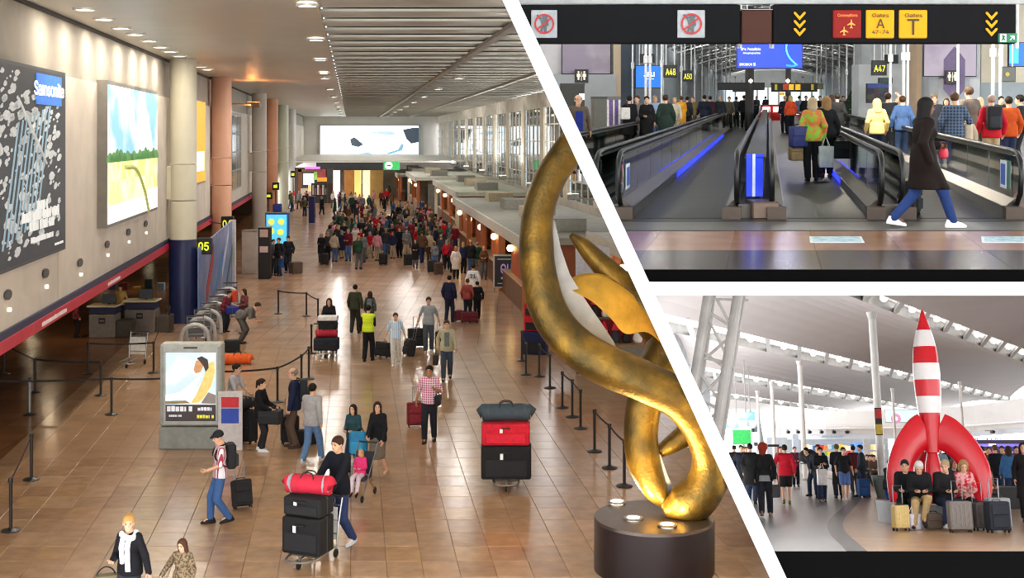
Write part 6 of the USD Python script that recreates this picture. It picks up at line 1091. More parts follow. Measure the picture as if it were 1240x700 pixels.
t = thing('display_rack', 'rack of purple and white leaflets beside the dark grey cabinet', 'rack', B, B.fl(744, 118 + FPX * 1.67 / 40)); k4 = 40 / FPX
part(t, 'back_board', box(-10 * k4, 8 * k4, .1, .16, 0, 1.7), M('6a6a66', .5), False)
for j in range(5): part(t, 'leaflets', box((-9 + j * 3.4) * k4, (-6.4 + j * 3.4) * k4, 0, .12, .1, 1.6), M(('d8d4e0', '7a58a0', 'cfc8da', '6a4a94', 'd8d8dc')[j], .5, sc=12, amp=.2), False)
for j, px in enumerate((724, 729)): t = thing('bollard', f'short steel bollard in front of the dark grey cabinet, {["left", "right"][j]} one', 'bollard', B, B.fl(px, 118 + FPX * 1.67 / 33)); part(t, 'pipe', lathe([(.06, 0), (.06, .85), (.04, .9), (0, .9)], 12), M('b8b8b4', .3, .8)); part(t, 'foot_plate', lathe([(.1, 0), (.1, .02), (.06, .03)], 12), M('8a8a88', .4, .6))
t = thing('christmas_tree', 'small decorated christmas tree beside the pale block', 'tree', B, B.at(1031.5, 118, 66) * [1, 1, 0]); part(t, 'trunk', lathe([(.06, 0), (.05, .4)], 8), M('4a3624')); 
part(t, 'foliage', wob(lathe([(.0, .3), (.55, .32), (.42, .7), (.5, .72), (.34, 1.1), (.42, 1.12), (.22, 1.5), (.28, 1.52), (0, 2.1)], 16), .12, 4), M('233a26', .9, sc=20, amp=.3), True)
for j in range(16): an = j * 2.4; z = .45 + j * .09; r = .5 - .025 * j; part(t, 'bauble', xf(trimesh.creation.icosphere(1, .05), T((r * math.cos(an), r * math.sin(an), z))), M(('d8b040', 'c8cccc', 'b02a2a')[j % 3], .25, .5))
# people of the upper hall
def Q(px, Y, label, **k): l = B.at(px, 118, Y); l[2] = 0; return person(B, l, label, **k)
LEATHER = M('3a2d24', .5, sc=30, amp=.3); SHIRTCHECK = M('23304a', .85, kind='plaid', sc=5, c2='5a6a80')
l = B.fl(1118, 276.5)
o = person(B, l, 'woman with long black hair in a long dark brown coat walking to the right', top=('coat', M('170e0a', .75, sc=10, amp=.15, spec=.15)), bot=('tights', '22386c'), hr=('verylong', '0a0807'), sex='f', dir=82, h=1.70, skin='d', shoes='eceaec', vox=.018, pose=dict(stride=.74, hip=.885, armr=(.2, -.02, .9), arml=(-.2, .28, 1.08), nod=4))
q_ = on_person(o, o['J']['wrl'] + [.0, .09, -.03]); handbag(B, q_, 60, 'small red purse in the hand of the woman in the long brown coat', w=.2, d=.06, h=.12, strap=.02, c='c02438')
for s, yy in ((1, .37), (-1, -.37)):
    pass
suitcase(B, B.fl(1103, 262), 60, 'black case rolling behind the legs of the woman in the long coat', w=.34, d=.22, h=.5, c='121214', handle=False)
o = Q(984, 26.2, 'fair-haired person in a green and rust patterned jacket on the middle walkway', top=(J_, M('c8703a', .85, kind='blotch', sc=7, c2='6fbf2a')), bot=('trousers', '17171a'), hr=('bob', 'b09a78'), sex='f', dir=2, h=1.66, pose=dict(stride=.12), shoes='1a1a1c'); 
bq = on_person(o, o['J']['wrl'] + [-.05, .0, -.06]); handbag(B, bq, 15, 'tan carrier held on the left of the couple on the walkway', w=.34, d=.18, h=.32, strap=.1, c='a58a5c')
handbag(B, on_person(o, (-.3, -.05, 1.2)), 20, 'navy bag over the shoulder of the person in the patterned jacket', w=.36, d=.2, h=.4, strap=.05, c='1f2a66'); shopbag(B, on_person(o, o['J']['wrr'] + [.04, 0, -.04]), 5, 'white carrier bag held by the person in the patterned jacket', c='c8d0cc', h=.42)
o = Q(1001, 27.6, 'person in a black coat right of the patterned jacket on the walkway', top=(J_, '15171b'), bot=('trousers', '18181c'), hr=('long', '8a6a40'), sex='f', dir=0, h=1.68, pose=dict(stride=.1)); handbag(B, on_person(o, o['J']['wrr'] + [.05, 0, -.05]), 10, 'black bag held by the person in black on the walkway', w=.32, d=.14, h=.36, strap=.1, c='16181c')
Q(950.5, 62, 'dark-dressed traveller far along the middle walkway', top=(J_, '20222a'), bot=('trousers', '22242c'), hr=('short', 'b0a080'), dir=0, crowd=True); o = Q(957.5, 60, 'traveller with an orange vest far along the middle walkway', top=(J_, 'd8502a'), bot=('trousers', '24262e'), hr=('bob', 'c8b080'), sex='f', dir=0, crowd=True)
Q(1007, 44, 'dark-haired person in black beyond the couple on the walkway', top=(J_, '17181c'), bot=('trousers', '1a1c20'), hr=('long', '2a1a12'), sex='f', dir=0, h=1.75, crowd=True); Q(1014, 42, 'tall person in a black coat by the christmas tree', top=('coat', '141518'), bot=('trousers', '1a1a1e'), hr=('short', '1c1410'), sex='f', dir=10, h=1.78, crowd=True)
o = Q(1062, 32, 'person in a pale yellow hooded jacket behind the balustrade', top=(J_, M('d8b870', .85, sc=6)), bot=('jeans', '1f2a4a'), hr=('hood', 'd4b46c'), dir=0, h=1.62)
o = Q(1075, 36, 'dark-dressed person raising an arm to the head', top=(J_, '23252b'), bot=('trousers', '22242a'), hr=('short', '2a1a14'), dir=30, h=1.78, pose=dict(armr=(.2, .2, 1.72))); Q(1093, 34, 'person in a blue denim jacket behind the long-haired woman', top=(J_, '3f5a86'), bot=('jeans', '2a3a5a'), hr=('short', '3a2618'), dir=10, h=1.7); Q(1131, 34, 'man in a dark jacket and light scarf facing the camera', top=(J_, '2a2c34'), bot=('jeans', '2c3a58'), hr=('short', '6a5440'), dir=190, h=1.74)
o = Q(1156, 27, 'man in a dark blue checked jacket carrying a light coat', top=(J_, SHIRTCHECK), bot=('trousers', '24262c'), hr=('short', '5a4028'), dir=20, h=1.76, pose=dict(armr=(.24, .26, 1.12)))
t = thing('folded_coat', 'light beige coat hanging over the arm of the man in checks', 'clothing', B, (0, 0, 0), 0, extra=o['M'] @ T((.24, .16, 1.05))); part(t, 'coat_body', wob(rbox(-.08, .12, -.12, .16, -.5, .1, .07), .09, 7), M('c4b49c', .9, sc=8), True); part(t, 'sleeve', wob(tube(smooth_path([(.08, .1, .05), (.15, .14, -.15), (.14, .16, -.4)], 4), .06, 8), .04, 9), M('b8a88e', .9), True)
Q(1174, 30, 'tall man in a grey brown coat and scarf behind the checked jacket', top=('coat', '6a6058'), bot=('trousers', '33302e'), hr=('short', '5a4636'), dir=340, h=1.9); Q(1187, 37, 'fair-haired person in a cream collar left of the red jacket', top=(J_, '7a6a58'), bot=('trousers', '3a3632'), hr=('bob', 'c8b088'), sex='f', dir=20, h=1.66)
o = Q(1201, 27.5, 'man in a red jacket and beige trousers with a black rucksack', top=(J_, 'c01c2c'), bot=('trousers', 'b8a078'), hr=('bald', 'a89080'), dir=5, h=1.72); backpack(o, B, 'black rucksack on the back of the man in the red jacket', s=1.05)
Q(1222, 29, 'person in a rust orange jacket and jeans beside the red jacket', top=(J_, 'c0501c'), bot=('jeans', '26304e'), hr=('short', '2a2018'), dir=0, h=1.68); Q(1236, 31, 'man in black at the right edge looking left', top=(J_, '17181c'), bot=('trousers', '1a1a20'), hr=('short', '1c1410'), dir=300, h=1.72); Q(1252, 33, 'person in a white and blue top outside the right edge', top=(J_, 'c8d0d8'), bot=('jeans', '2a3448'), hr=('short', '2a1c14'), dir=250, h=1.76); Q(1146, 38, 'person in ochre behind the checked jacket', top=(J_, '8a6a34'), bot=('trousers', '3a3430'), hr=('bob', '4a3020'), sex='f', dir=200, h=1.64, crowd=True); Q(1212, 40, 'person in dark clothes behind the rust orange jacket', top=(J_, '2a2a30'), bot=('trousers', '24242a'), hr=('short', '1c1410'), dir=180, h=1.7, crowd=True)
o = Q(700, 29, 'man in an open brown jacket, blue shirt and jeans at the left edge', top=(J_, M('5e5042', .8, sc=8)), bot=('jeans', '8fa4c4'), hr=('bald', '7a6a58'), dir=170, h=1.72); part(thing('undershirt', 'bright blue shirt in the open front of the brown jacket', 'clothing', B, (0, 0, 0), 0, extra=o['M']), 'shirt_front', wob(rbox(-.085, .085, .1, .16, .95, 1.4, .03), .01, 8), M('1d2f86', .9), True)
for px, Y, tc, bc, hc_, d, h_, lb, tk in ((762, 40, '17191d', '1a1a1e', '1c1410', 10, 1.72, 'person in black with a bag at the left row by the balustrade', J_), (771.5, 41, '7a7270', '4a4644', '4a3424', 200, 1.72, 'person in a grey coat beside the person in black', 'coat'), (783, 40, '141518', '17171a', '1a1310', 180, 1.7, 'person in a black coat in the middle of the left row', 'coat'), (793, 46, '8ea4c4', '44587e', '9a8a78', 170, 1.72, 'person in a pale blue jacket in the left row', J_), (806, 38, '20302a', '1d2422', '3a281c', 0, 1.74, 'broad person in a dark green coat in the left row', 'coat'), (817, 50, 'c8c0a8', 'b0a890', 'b89a68', 190, 1.66, 'fair-haired person in cream in the left row', J_), (825, 56, 'e09a28', '8a6a3a', '4a3420', 0, 1.72, 'person in a mustard yellow coat in the left row', 'coat'), (832, 58, '2a2c30', '2a2a2e', '1c1410', 20, 1.7, 'person in charcoal right of the mustard coat', J_), (839, 60, '7a6a40', '4a4436', '6a5030', 200, 1.7, 'person in olive brown in the left row', J_), (853, 56, '1a1f30', '20242e', '1a1310', 0, 1.76, 'person in navy beside a white post', J_), (860, 62, '4a2a30', '2a2226', '2a1c14', 10, 1.72, 'person in dark red near the far posts', J_), (872, 62, '2a2e34', '3a3c40', 'b0a898', 180, 1.74, 'grey-haired person in the far left row', J_), (883, 66, '5a5648', '3a3a36', '3a2c20', 190, 1.7, 'person in khaki near the distant gantry', J_), (892, 74, '20242a', '22262a', '1c1410', 0, 1.7, 'far person in dark clothes left of the gantry post', J_), (901, 70, '16181c', '1a1a1e', '1c1410', 20, 1.78, 'far tall person in black beside the gantry post', J_)): Q(px, Y, lb, top=(tk, tc), bot=('trousers', bc), hr=('short', hc_), dir=d, h=h_, sex='f' if tk == 'coat' else 'm', pose=rc.choice(POSES), crowd=True)
for px, Y, tc, lb in ((968, 74, '5a6a86', 'far person in slate blue right of the walkway'), (976, 70, '23262c', 'far person in charcoal right of the walkway'), (985, 78, '7a7468', 'far person in stone grey right of the walkway'), (993, 70, '1a1c20', 'far person in black right of the walkway'), (1021, 66, '3a3c44', 'far person in grey near the christmas tree'), (916, 92, '4a4c54', 'tiny far person in grey left of the red barrier'), (927, 105, '303440', 'tiny far person in navy beyond the red barrier')): Q(px, Y, lb, top=(J_, tc), bot=('trousers', '26282e'), hr=('short', '2a1e16'), dir=rc.choice([0, 180, 200]), crowd=True, pose=rc.choice(POSES))
handbag(B, B.at(757, 142, 39.5) + [0, 0, .4], 10, 'white carrier beside the person in black at the left row', w=.3, d=.12, h=.34, strap=.12, c='d8d8d4')
# lamps of the upper hall
for i, (u, Y) in enumerate([(u, Y) for Y in (30, 50, 72, 96, 124, 170, 230) for u in (-6, 1.0, 8)]):
    q_ = V(u, Y, vault(u) - 1.0); t = thing('ceiling_lamp', f'round lamp hanging from the roof trusses, {["left", "middle", "right"][i % 3]} row, {ORD[i // 3]} from the near end', 'ceiling light', B, q_, 0, 'truss lamps'); part(t, 'shade', lathe([(.3, -.12), (.22, .05), (.06, .14), (0, .14)], 14), M('8a8c8c', .4, .5)); part(t, 'lens', lathe([(0, -.1), (.28, -.1), (.28, -.08), (0, -.08)], 14), M('fff4e2', .4, emit=6, amp=0)); disk_lamp('truss_light', B.M, q_ - [0, 0, .16], .26, 260.0, (1, .96, .92))
for px, py, Y, d, pw, c in ((1010, 20, 40, (1.0, -.15, -.55), 3600, (1, .88, .68)), (1060, -30, 30, (.45, .5, -1), 1800, (1, .9, .74))):
    q_ = B.at(px, py, Y); t = thing('spotlight', 'bright spotlight on the trusses aimed at the people on the right' if pw == 3600 else 'bright spotlight on the trusses aimed along the right walkway', 'spotlight', B, q_); part(t, 'housing', xf(lathe([(.12, -.05), (.2, .0), (.2, .3), (0, .3)], 12), look(d)), M('c8caca', .4, .3)); part(t, 'lens', xf(lathe([(0, .0), (.18, .0), (.18, .02), (0, .02)], 12), look(d)), M('fff0d0', .4, emit=10, amp=0)); disk_lamp('spot', B.M, q_ + np.array(d) * .1, .2, pw, c, d)

for i, (u, Y) in enumerate([(u, Y) for Y in (46, 78, 112, 150, 195, 250, 312) for u in (-6.2, 6.6)]):
    q_ = V(u, Y, 5.6); t = thing('uplight', f'uplight on a slim pole washing the vaulted roof, {ORD[i // 2]} of the {("left", "right")[i % 2]} row', 'floodlight', B, q_, 0, 'roof uplights'); part(t, 'bowl', lathe([(.06, -.2), (.2, -.1), (.26, .0), (.22, .0), (.05, -.1)], 14), M('9a9c9c', .4, .4)); part(t, 'lens', lathe([(0, -.04), (.2, -.04), (.2, -.02), (0, -.02)], 14), M('fff6ea', .4, emit=6, amp=0)); part(t, 'pole', lathe([(.05, -5.6), (.05, -.15)], 8), WP); disk_lamp('uplight_lamp', B.M, q_ + [0, 0, .03], .24, 1500.0, (1, .98, .95), (.0, .05, 1))

for i, u in enumerate((-5, 1, 7)):
    q_ = V(u, 322, 5.0); t = thing('floodlight', f'{["left", "middle", "right"][i]} floodlight on a pole aimed at the far end wall of the walkway hall', 'floodlight', B, q_); part(t, 'housing', box(-.4, .4, -.2, .2, -.3, .3, .05), M('8a8c8c', .4), False); part(t, 'lens', box(-.34, .34, .2, .22, -.24, .24), M('fff6ea', .4, emit=6, amp=0), False); part(t, 'pole', lathe([(.06, -5), (.06, -.2)], 8), WP); disk_lamp('wall_flood', B.M, q_ + [0, .3, 0], .3, 600.0, (1, .98, .95), (.0, 1, .12))
# ================================================================ HALL 3: bright departures hall, lower right
C = H3; Yc = C.fl(1100, 667.5)[1]
fl3 = numbered('/World', 'floor'); UsdGeom.Xform.Define(stage, fl3).AddTransformOp().Set(gf(C.M)); tag(stage.GetPrimAtPath(fl3), 'pale grey floor meeting a wood floor along a dark winding strip', None, None, 'structure')
part(fl3, 'black_edge', clip(box(1, 22, Yc - .06, Yc - .005, -1.2, .0), C), M('050505', .9, amp=.02, spec=.05), False)
import shapely
curve = [(1052, 690), (1041, 672), (1030, 660), (1017, 648), (1011.5, 638), (1014, 628), (1022, 620), (1031, 611), (1036.5, 602), (1036, 594), (1030, 588), (1019, 583), (1003, 579)]
cl = smooth_path([C.fl(*p) for p in curve], 8)[:, :2]
wood = shapely.Polygon(np.vstack([cl, C.fl(1003, 571)[None, :2], C.fl(1500, 571)[None, :2], C.fl(1500, 690)[None, :2]])).buffer(0)
def flat(poly_, z0, z1): m = cat([trimesh.creation.extrude_polygon(g, z1 - z0, engine='earcut') for g in getattr(poly_, 'geoms', [poly_])]); m.apply_translation((0, 0, z0)); return m
front = shapely.box(-40, Yc, 120, 400); line = shapely.LineString(cl).buffer(.16, cap_style='flat')
part(fl3, 'grey_floor', clip(flat(shapely.box(-10, Yc, 90, 210).difference(wood), -.4, -.003), C), M('8f8d8c', .3, sc=.5, amp=.06), False)
w1_ = usdkit.material(stage, '/World/Looks/wood_floor', {'t': ('texture_coordinate', {}), 'mp': ('mapping', {'rotation': (0, 0, .5), 'scale': (1, 1, 1)}), 'b': ('brick_texture', {'color1': lin('b08c68'), 'color2': lin('a17d5a'), 'mortar': lin('7d6046'), 'offset': .37, 'scale': 1.0, 'mortar_size': .006, 'brick_width': 1.8, 'row_height': .16}), 'p': ('principled_bsdf', {'roughness': .25})}, [('t.object', 'mp.vector'), ('mp.vector', 'b.vector'), ('b.color', 'p.base_color')], surface='p.BSDF')
part(fl3, 'wood_floor', flat(wood.intersection(front), -.4, 0), w1_, False); part(fl3, 'dark_strip', clip(flat(line.intersection(front), -.02, .004), C), M('3e3a3a', .25, sc=3), False)
# vaulted white ceiling with glazed light strips
ZC = 7.4; cp = lambda px, py, z=ZC: C.fl(px, py, z)
c3 = numbered('/World', 'ceiling'); UsdGeom.Xform.Define(stage, c3).AddTransformOp().Set(gf(C.M)); tag(stage.GetPrimAtPath(c3), 'smooth grey-white ceiling with slanting glazed light strips', None, None, 'structure')
STR = [((1012, 352), (1245, 441), (1040, 347), (1245, 424)), ((880, 416), (1180, 478), (880, 398), (1180, 471)), ((880, 461), (1110, 497), (880, 449.5), (1110, 493)), ((880, 483), (1080, 507), (880, 476), (1080, 504)), ((880, 497), (1060, 513.5), (880, 493), (1060, 511.5))]
CEIL = M('a69d9b', .55, sc=.4, amp=.03)
edges = []
for (n0, n1, f0, f1) in STR: edges.append((cp(*n0), cp(*n1), cp(*f0), cp(*f1)))      # lower picture edge (farther) and upper picture edge (nearer)
def ext(a, b, L0=-30, L1=60): d = (b - a) / np.linalg.norm(b - a); return a + d * L0, b + d * L1
bounds = []
prev = None
def ceil_bay(near, far, bulge, name='bay'):
    """One shallow vault between two lines."""
    n = 10; V_ = []; 
    for k_ in range(n + 1): t_ = k_ / n; z = bulge * 4 * t_ * (1 - t_); V_ += [near[0] + (far[0] - near[0]) * t_ + [0, 0, z], near[1] + (far[1] - near[1]) * t_ + [0, 0, z]]
    V_ = np.array(V_); F_ = []
    for k_ in range(n): F_ += [[2 * k_, 2 * k_ + 1, 2 * k_ + 3], [2 * k_, 2 * k_ + 3, 2 * k_ + 2]]
    m = trimesh.Trimesh(np.vstack([V_, V_ + [0, 0, .3]]), np.vstack([np.array(F_)[:, ::-1], np.array(F_) + len(V_)]), process=False); m = clip(m, C)
    if len(m.faces): part(c3, name, m, CEIL, True)
FRM = M('a6a4a2', .5, sc=2); GLOW = M('f4f6f6', .5, emit=.7, amp=.02); sp3 = []
lines = []
for i, (fa, fb, na, nb_) in enumerate(edges):
    fa, fb = ext(fa, fb, -12, 25); na, nb_ = ext(na, nb_, -12, 25); lines.append((na, nb_, fa, fb))
first = lines[0]; sh0 = np.array([16.0, -30, 0]); ceil_bay((first[0] + sh0, first[1] + sh0), (first[0], first[1]), .25)
for i, (na, nb_, fa, fb) in enumerate(lines):
    if i + 1 < len(lines): ceil_bay((fa, fb), (lines[i + 1][0], lines[i + 1][1]), (.9, .8, .7, .6)[i])
    else: ceil_bay((fa, fb), (fa + [10, 60, 0], fb + [10, 60, 0]), .6)
    up_ = np.array([0, 0, .5]); m = slab(na + up_, nb_ + up_, fb + up_, fa + up_, (0, 0, 1), .1); m = clip(m, C); part(c3, 'glazed_strip', m, GLOW, False)
    for a_, b_ in ((na, nb_), (fa, fb)): part(c3, 'strip_edge', clip(slab(a_, b_, b_ + [0, 0, .5], a_ + [0, 0, .5], (0, 1, 0), .08), C), FRM, False)
    nn = (16, 18, 16, 14, 12)[i]
    for k_ in range(nn + 1):
        t_ = k_ / nn; a_, b_ = na + (nb_ - na) * t_, fa + (fb - fa) * t_; m = clip(slab(a_ - [.12, 0, 0], a_ + [.12, 0, 0], b_ + [.12, 0, 0], b_ - [.12, 0, 0], (0, 0, 1), .2), C)
        if len(m.faces): part(c3, 'cross_bar', m, FRM, False)
        if k_ < nn:
            t_ = (k_ + .5) / nn; q_ = (na + (nb_ - na) * t_) * .5 + (fa + (fb - fa) * t_) * .5 + [0, 0, .2]; px, py = C.px(q_)
            if xr(py) + 6 < px < 1290 and py > 330 and i < 4: sp3.append((q_, i, k_))
n3 = {}
for q_, i, k_ in sp3:
    n3[i] = n3.get(i, -1) + 1
    t = thing('strip_spotlight', f'round warm spotlight, {ORD[n3[i]]} from the left in the {ORD[i]} glazed ceiling strip', 'spotlight', C, q_, 0, 'spotlights of the ceiling strips'); r = .16 + .05 * i; part(t, 'lens', trimesh.creation.icosphere(2, r), M('fff4e0', .4, emit=9, amp=0), True); part(t, 'stem', cyl((0, 0, r * .5), (0, 0, .34), .03, n=6), M('9a9896'))
for i, (na, nb_, fa, fb) in enumerate(lines[:3]):
    for t_ in (.125, .375, .625, .875):
        q_ = (na + (nb_ - na) * t_ + fa + (fb - fa) * t_) / 2 + [0, 0, .44]; L_ = np.linalg.norm(nb_ - na) * .25; ang = math.degrees(math.atan2(nb_[1] - na[1], nb_[0] - na[0])); W_ = abs(np.cross((nb_ - na)[:2] / np.linalg.norm((nb_ - na)[:2]), (fa - na)[:2])) * .8
        if C.px(q_)[1] < 364: continue
        rect_lamp('strip_light', C.M, q_, L_, max(W_, 1), 1.05, (1, .97, .95), RZ(ang))
struct('wall_left', C, clip(hexa([C.at(px, py, Y) for px, Y in ((790, 60), (860, 140)) for py in (300, 600)] + [C.at(px - 14, py, Y) for px, Y in ((790, 60), (860, 140)) for py in (300, 600)]), C), M('b4bcc0', .6, sc=.6), 'pale wall behind the lattice column')
# lattice column
lt = thing('lattice_column', 'tall leaning white lattice column of two tubes with diagonal braces', 'column', C); Yl = 34.0; g_ = lambda px, py, d=0: C.at(px, py, Yl + d); LW_ = M('c9c6c2', .4, .1, sc=2)
def lp(n, pts, r): m = clip(tube([g_(*p) for p in pts], r, 12), C); (part(lt, n, m, LW_) if len(m.faces) else None)
lp('main_tube', [(898, 330), (864, 545), (853, 612)], .135); lp('main_tube', [(862, 330), (846, 430), (820, 600)], .13); lp('thin_tube', [(868, 330, .6), (852, 440, .6), (828, 600, .6)], .07); lp('thin_tube', [(905, 330, .8), (873, 540, .8), (862, 612, .8)], .06)
for a_, b_ in (((860, 362), (906, 364)), ((848, 424), (882, 448)), ((840, 480), (874, 497)), ((851, 373), (888, 447)), ((852, 374), (896, 402)), ((868, 362), (889, 402)), ((845, 442), (888, 405)), ((846, 432), (884, 440)), ((840, 490), (880, 448)), ((846, 450), (876, 492)), ((833, 520), (870, 500)), ((838, 500), (868, 540))): lp('brace', [a_, b_], .035)
# slim columns
for i, (px, py0, py1, wpx, lb) in enumerate(((1066, 378, 572, 9, 'nearest white round column rising from a grey planter'), (973.5, 437, 565, 6, 'white round column behind the man in the red jacket'), (938, 462, 560, 4.5, 'slim white column left of the white upper block'), (920, 473, 555, 3.5, 'slim white column behind the lattice column'), (1085, 470, 545, 3, 'slim far column near the upper screen'), (1168, 462, 545, 3, 'short far column right of the rocket'))):
    Y = (47, 72, 74, 76, 78, 74)[i]; l = C.at(px, 544, Y); l[2] = 0; r = wpx * Y / FPX / 2; t = thing('column', lb, 'column', C, l); zt_ = min(C.at(px, py0, Y)[2], 7.6); part(t, 'shaft', lathe([(r, 0), (r, zt_)], 18), M('d9d6d2', .4, sc=1)); part(t, 'base_ring', lathe([(r * 1.3, 0), (r * 1.3, .08), (r, .1)], 18), M('a8a6a4', .4)); part(t, 'capital', lathe([(r, zt_ - .25), (r * 1.5, zt_ - .02), (r * 1.5, zt_), (0, zt_)], 18), M('c8c5c2', .4))
t = thing('banner', 'narrow vertical red, yellow and black banner on the nearest column', 'sign', C); Yb_ = 47 - .25; a, b = C.at(1061, 527, Yb_), C.at(1067, 494, Yb_); part(t, 'sheet', box(a[0], b[0], Yb_, Yb_ + .06, a[2], b[2]), M('1c1a1a', .5), False); part(t, 'red_field', box(a[0] + .01, b[0] - .01, Yb_ - .01, Yb_, a[2] + (b[2] - a[2]) * .62, b[2] - .03), M('c8242c', .5), False); part(t, 'yellow_field', box(a[0] + .01, b[0] - .01, Yb_ - .01, Yb_, a[2] + .03, a[2] + (b[2] - a[2]) * .4), M('d8b830', .5), False)
# white upper block with shops below
YB = 88.0; wv = lambda px, py, Y=YB: C.at(px, py, Y)
ub = thing('upper_block', 'big white upper storey block with a curved parapet over the shops', 'building', C)
path_ = [(922, 104), (945, 90), (1000, 86), (1060, 84), (1120, 82), (1180, 77), (1240, 68), (1300, 60)]; top = [506, 499.5, 498, 497, 495, 491, 482, 470]; mid = [522, 518.5, 518, 517.5, 516.5, 514.5, 510, 504]; WB = M('eeedec', .55, sc=.8, amp=.02, emit=0)
def ribbon(name, tops, bots, mat, th=.5, dz=0.0):
    ms = []
    for k_ in range(len(path_) - 1):
        q4 = [C.at(path_[j][0], e, path_[j][1] + dz) for j, e in ((k_, bots[k_]), (k_ + 1, bots[k_ + 1]), (k_ + 1, tops[k_ + 1]), (k_, tops[k_]))]; ms.append(slab(*q4, (0, 1, 0), th))
        part(ub, name, clip(ms[-1], C), mat, False)
ribbon('parapet', top, mid, WB); ribbon('cornice', [m_ + .2 for m_ in mid], [m_ + 1.6 for m_ in mid], M('f2f2f2', .5, amp=0), .5, -.6); ribbon('soffit_band', [m_ + 1.4 for m_ in mid], [m_ + 8 for m_ in mid], M('e2e0de', .6, sc=.8, amp=.02), .5, .4); ribbon('fascia', [m_ + 8 for m_ in mid], [m_ + 14 for m_ in mid], M('cfd6de', .5, emit=.12, amp=.02), .4, .6)
for j, px in enumerate((954.5, 966.5, 980.5, 995, 1010, 1025.5, 1042, 1059)): q_ = wv(px, 523.3, 85.5); t = thing('soffit_spot', f'small dark round spot fitting under the white block, {ORD[j]} from the left', 'spotlight', C, q_, 0, 'dark spots under the white block'); part(t, 'can', xf(lathe([(.0, -.06), (.1, -.06), (.1, .3), (0, .3)], 12), RX(-90), T((0, -.1, 0))), M('2a2826', .5)); part(t, 'bracket', box(-.03, .03, .1, .6, .1, .16), M('8a8886'), False)
for j, (px, py) in enumerate(((1203, 523), (1221, 518.5))): q_ = wv(px, py, 72); t = thing('soffit_spot', ['dark spot fitting above the duty free lettering, left one', 'dark spot fitting above the duty free lettering, right one'][j], 'spotlight', C, q_); part(t, 'can', xf(lathe([(.0, -.06), (.08, -.06), (.08, .3), (0, .3)], 12), RX(-90)), M('3a3836', .5)); part(t, 'bracket', box(-.03, .03, .1, 1.2, .05, .1), M('8a8886'), False)
t = thing('upper_screen', 'pale turquoise screen with a pink mark on the white parapet', 'screen', C); a, b = wv(1074, 511, 81.5), wv(1113, 496.5, 81.5); part(t, 'display', box(a[0], b[0], 81.5, 81.7, a[2], b[2]), M('cfeaf0', .4, emit=.85, amp=.03), False); part(t, 'frame', box(a[0] - .05, b[0] + .05, 81.68, 81.9, a[2] - .05, b[2] + .05), M('c8c8c8'), False); part(t, 'pink_mark', xf(ring(.12, .3, .02), T(wv(1085, 507, 81.45))), M('e0a0c0', .4, emit=.6), False)
t = thing('shop_lettering', 'blue capital letters DUTY FREE on the white fascia', 'sign', C)
for s_, px, w_ in (('DUTY', 1189, 19), ('FREE', 1206.5, 15)):
    q_ = C.at(px, 531.8, 71.2 - (px - 1180) * .12); part(t, 'lettering', xf(text(' '.join(s_), 2.7 * 71 / FPX, True, .06, w_ * .8 * 71 / FPX), T(q_)), M('3448b8', .4, emit=.5), False)
t = thing('shop_lettering', 'pale grey shop letters on the fascia above the far shop', 'sign', C); part(t, 'small_print', xf(blocks(.13, 26 * 84 / FPX, .05), T(C.at(1008, 528.6, 85.6))), M('a8b8d0', .4, emit=.3), False, kind='stuff')
# shop windows
sf = thing('glazed_shop', 'glazed shop front with bright colourful displays under the white block', 'shop', C)
def shq(n, px0, px1, py0, py1, Y, c, e=0.0, d=.3, **k): a, b = C.at(px0, py1, Y), C.at(px1, py0, Y); part(sf, n, clip(box(a[0], b[0], Y, Y + d, max(a[2], 0), b[2]), C), M(c, .5, emit=e, **k), False)
shq('back_wall', 930, 1075, 530, 570, 90, 'c8d4dc', .12, sc=.5); shq('blue_panel', 1037.5, 1048, 536, 566, 87.5, '6aa6ea', .7); shq('pier', 1048, 1053, 524, 570, 86.5, 'dcdcdc', .1); shq('pier', 962, 966.5, 526, 570, 87, 'c8d4e6', .25); shq('header', 975, 1048, 534.6, 536, 87, 'b8c8e0', .3); shq('header', 1053, 1075, 534.6, 536, 87, 'b8c8e0', .3)
for j in range(26):
    px = 976 + (j % 13) * 4.6; py = 538 + (j // 13) * 8 + (j * 7 % 3); shq('display_goods', px, px + 3.6, py, py + 5.5, 88 - (j % 3) * .4, ('f0e0a8', '4aa0c8', 'd83a3a', 'f4f0e0', '8ac060', 'e88a4a', '2a6ab0', 'f2c84a', 'c8e0ea', 'a04a6a')[(j * 3) % 10], .55)
for j in range(8): shq('display_goods', 1054 + (j % 4) * 4.6, 1057.6 + (j % 4) * 4.6, 538 + (j // 4) * 9, 545 + (j // 4) * 9, 87.5, ('f0d890', 'f6ecd0', 'e8b060', 'd8e0d0')[j % 4], .6)
sd = thing('shop', 'duty free shop with violet lit shelves behind the crowd at the right', 'shop', C)
def sdq(n, px0, px1, py0, py1, Y, c, e=0.0, d=.3): a, b = C.at(px0, py1, Y), C.at(px1, py0, Y); part(sd, n, box(a[0], b[0], Y, Y + d, max(a[2], 0), b[2]), M(c, .5, emit=e), False)
sdq('back_wall', 1165, 1330, 533, 575, 74, '4a3a5a', .1); sdq('violet_band', 1184, 1300, 537.5, 541, 68, '8a7ae0', .7); sdq('blue_band', 1205, 1300, 541, 543.5, 67.8, '2a3ab0', .5); sdq('ceiling_lamp', 1200, 1206, 537.5, 540, 67.5, 'fff4f4', 3)
for j in range(24): px = 1186 + (j % 12) * 7; py = 546.5 + (j // 12) * 6.5; sdq('shelf_goods', px, px + 5.6, py, py + 5, 70 - (j % 2) * .4, ('e8e8f0', 'c04a8a', 'e08a4a', '6a3a9a', 'b02a3a', 'f0a070', '3a2a4a', 'd8c8e8', 'c84a4a')[(j * 5) % 9], .45)
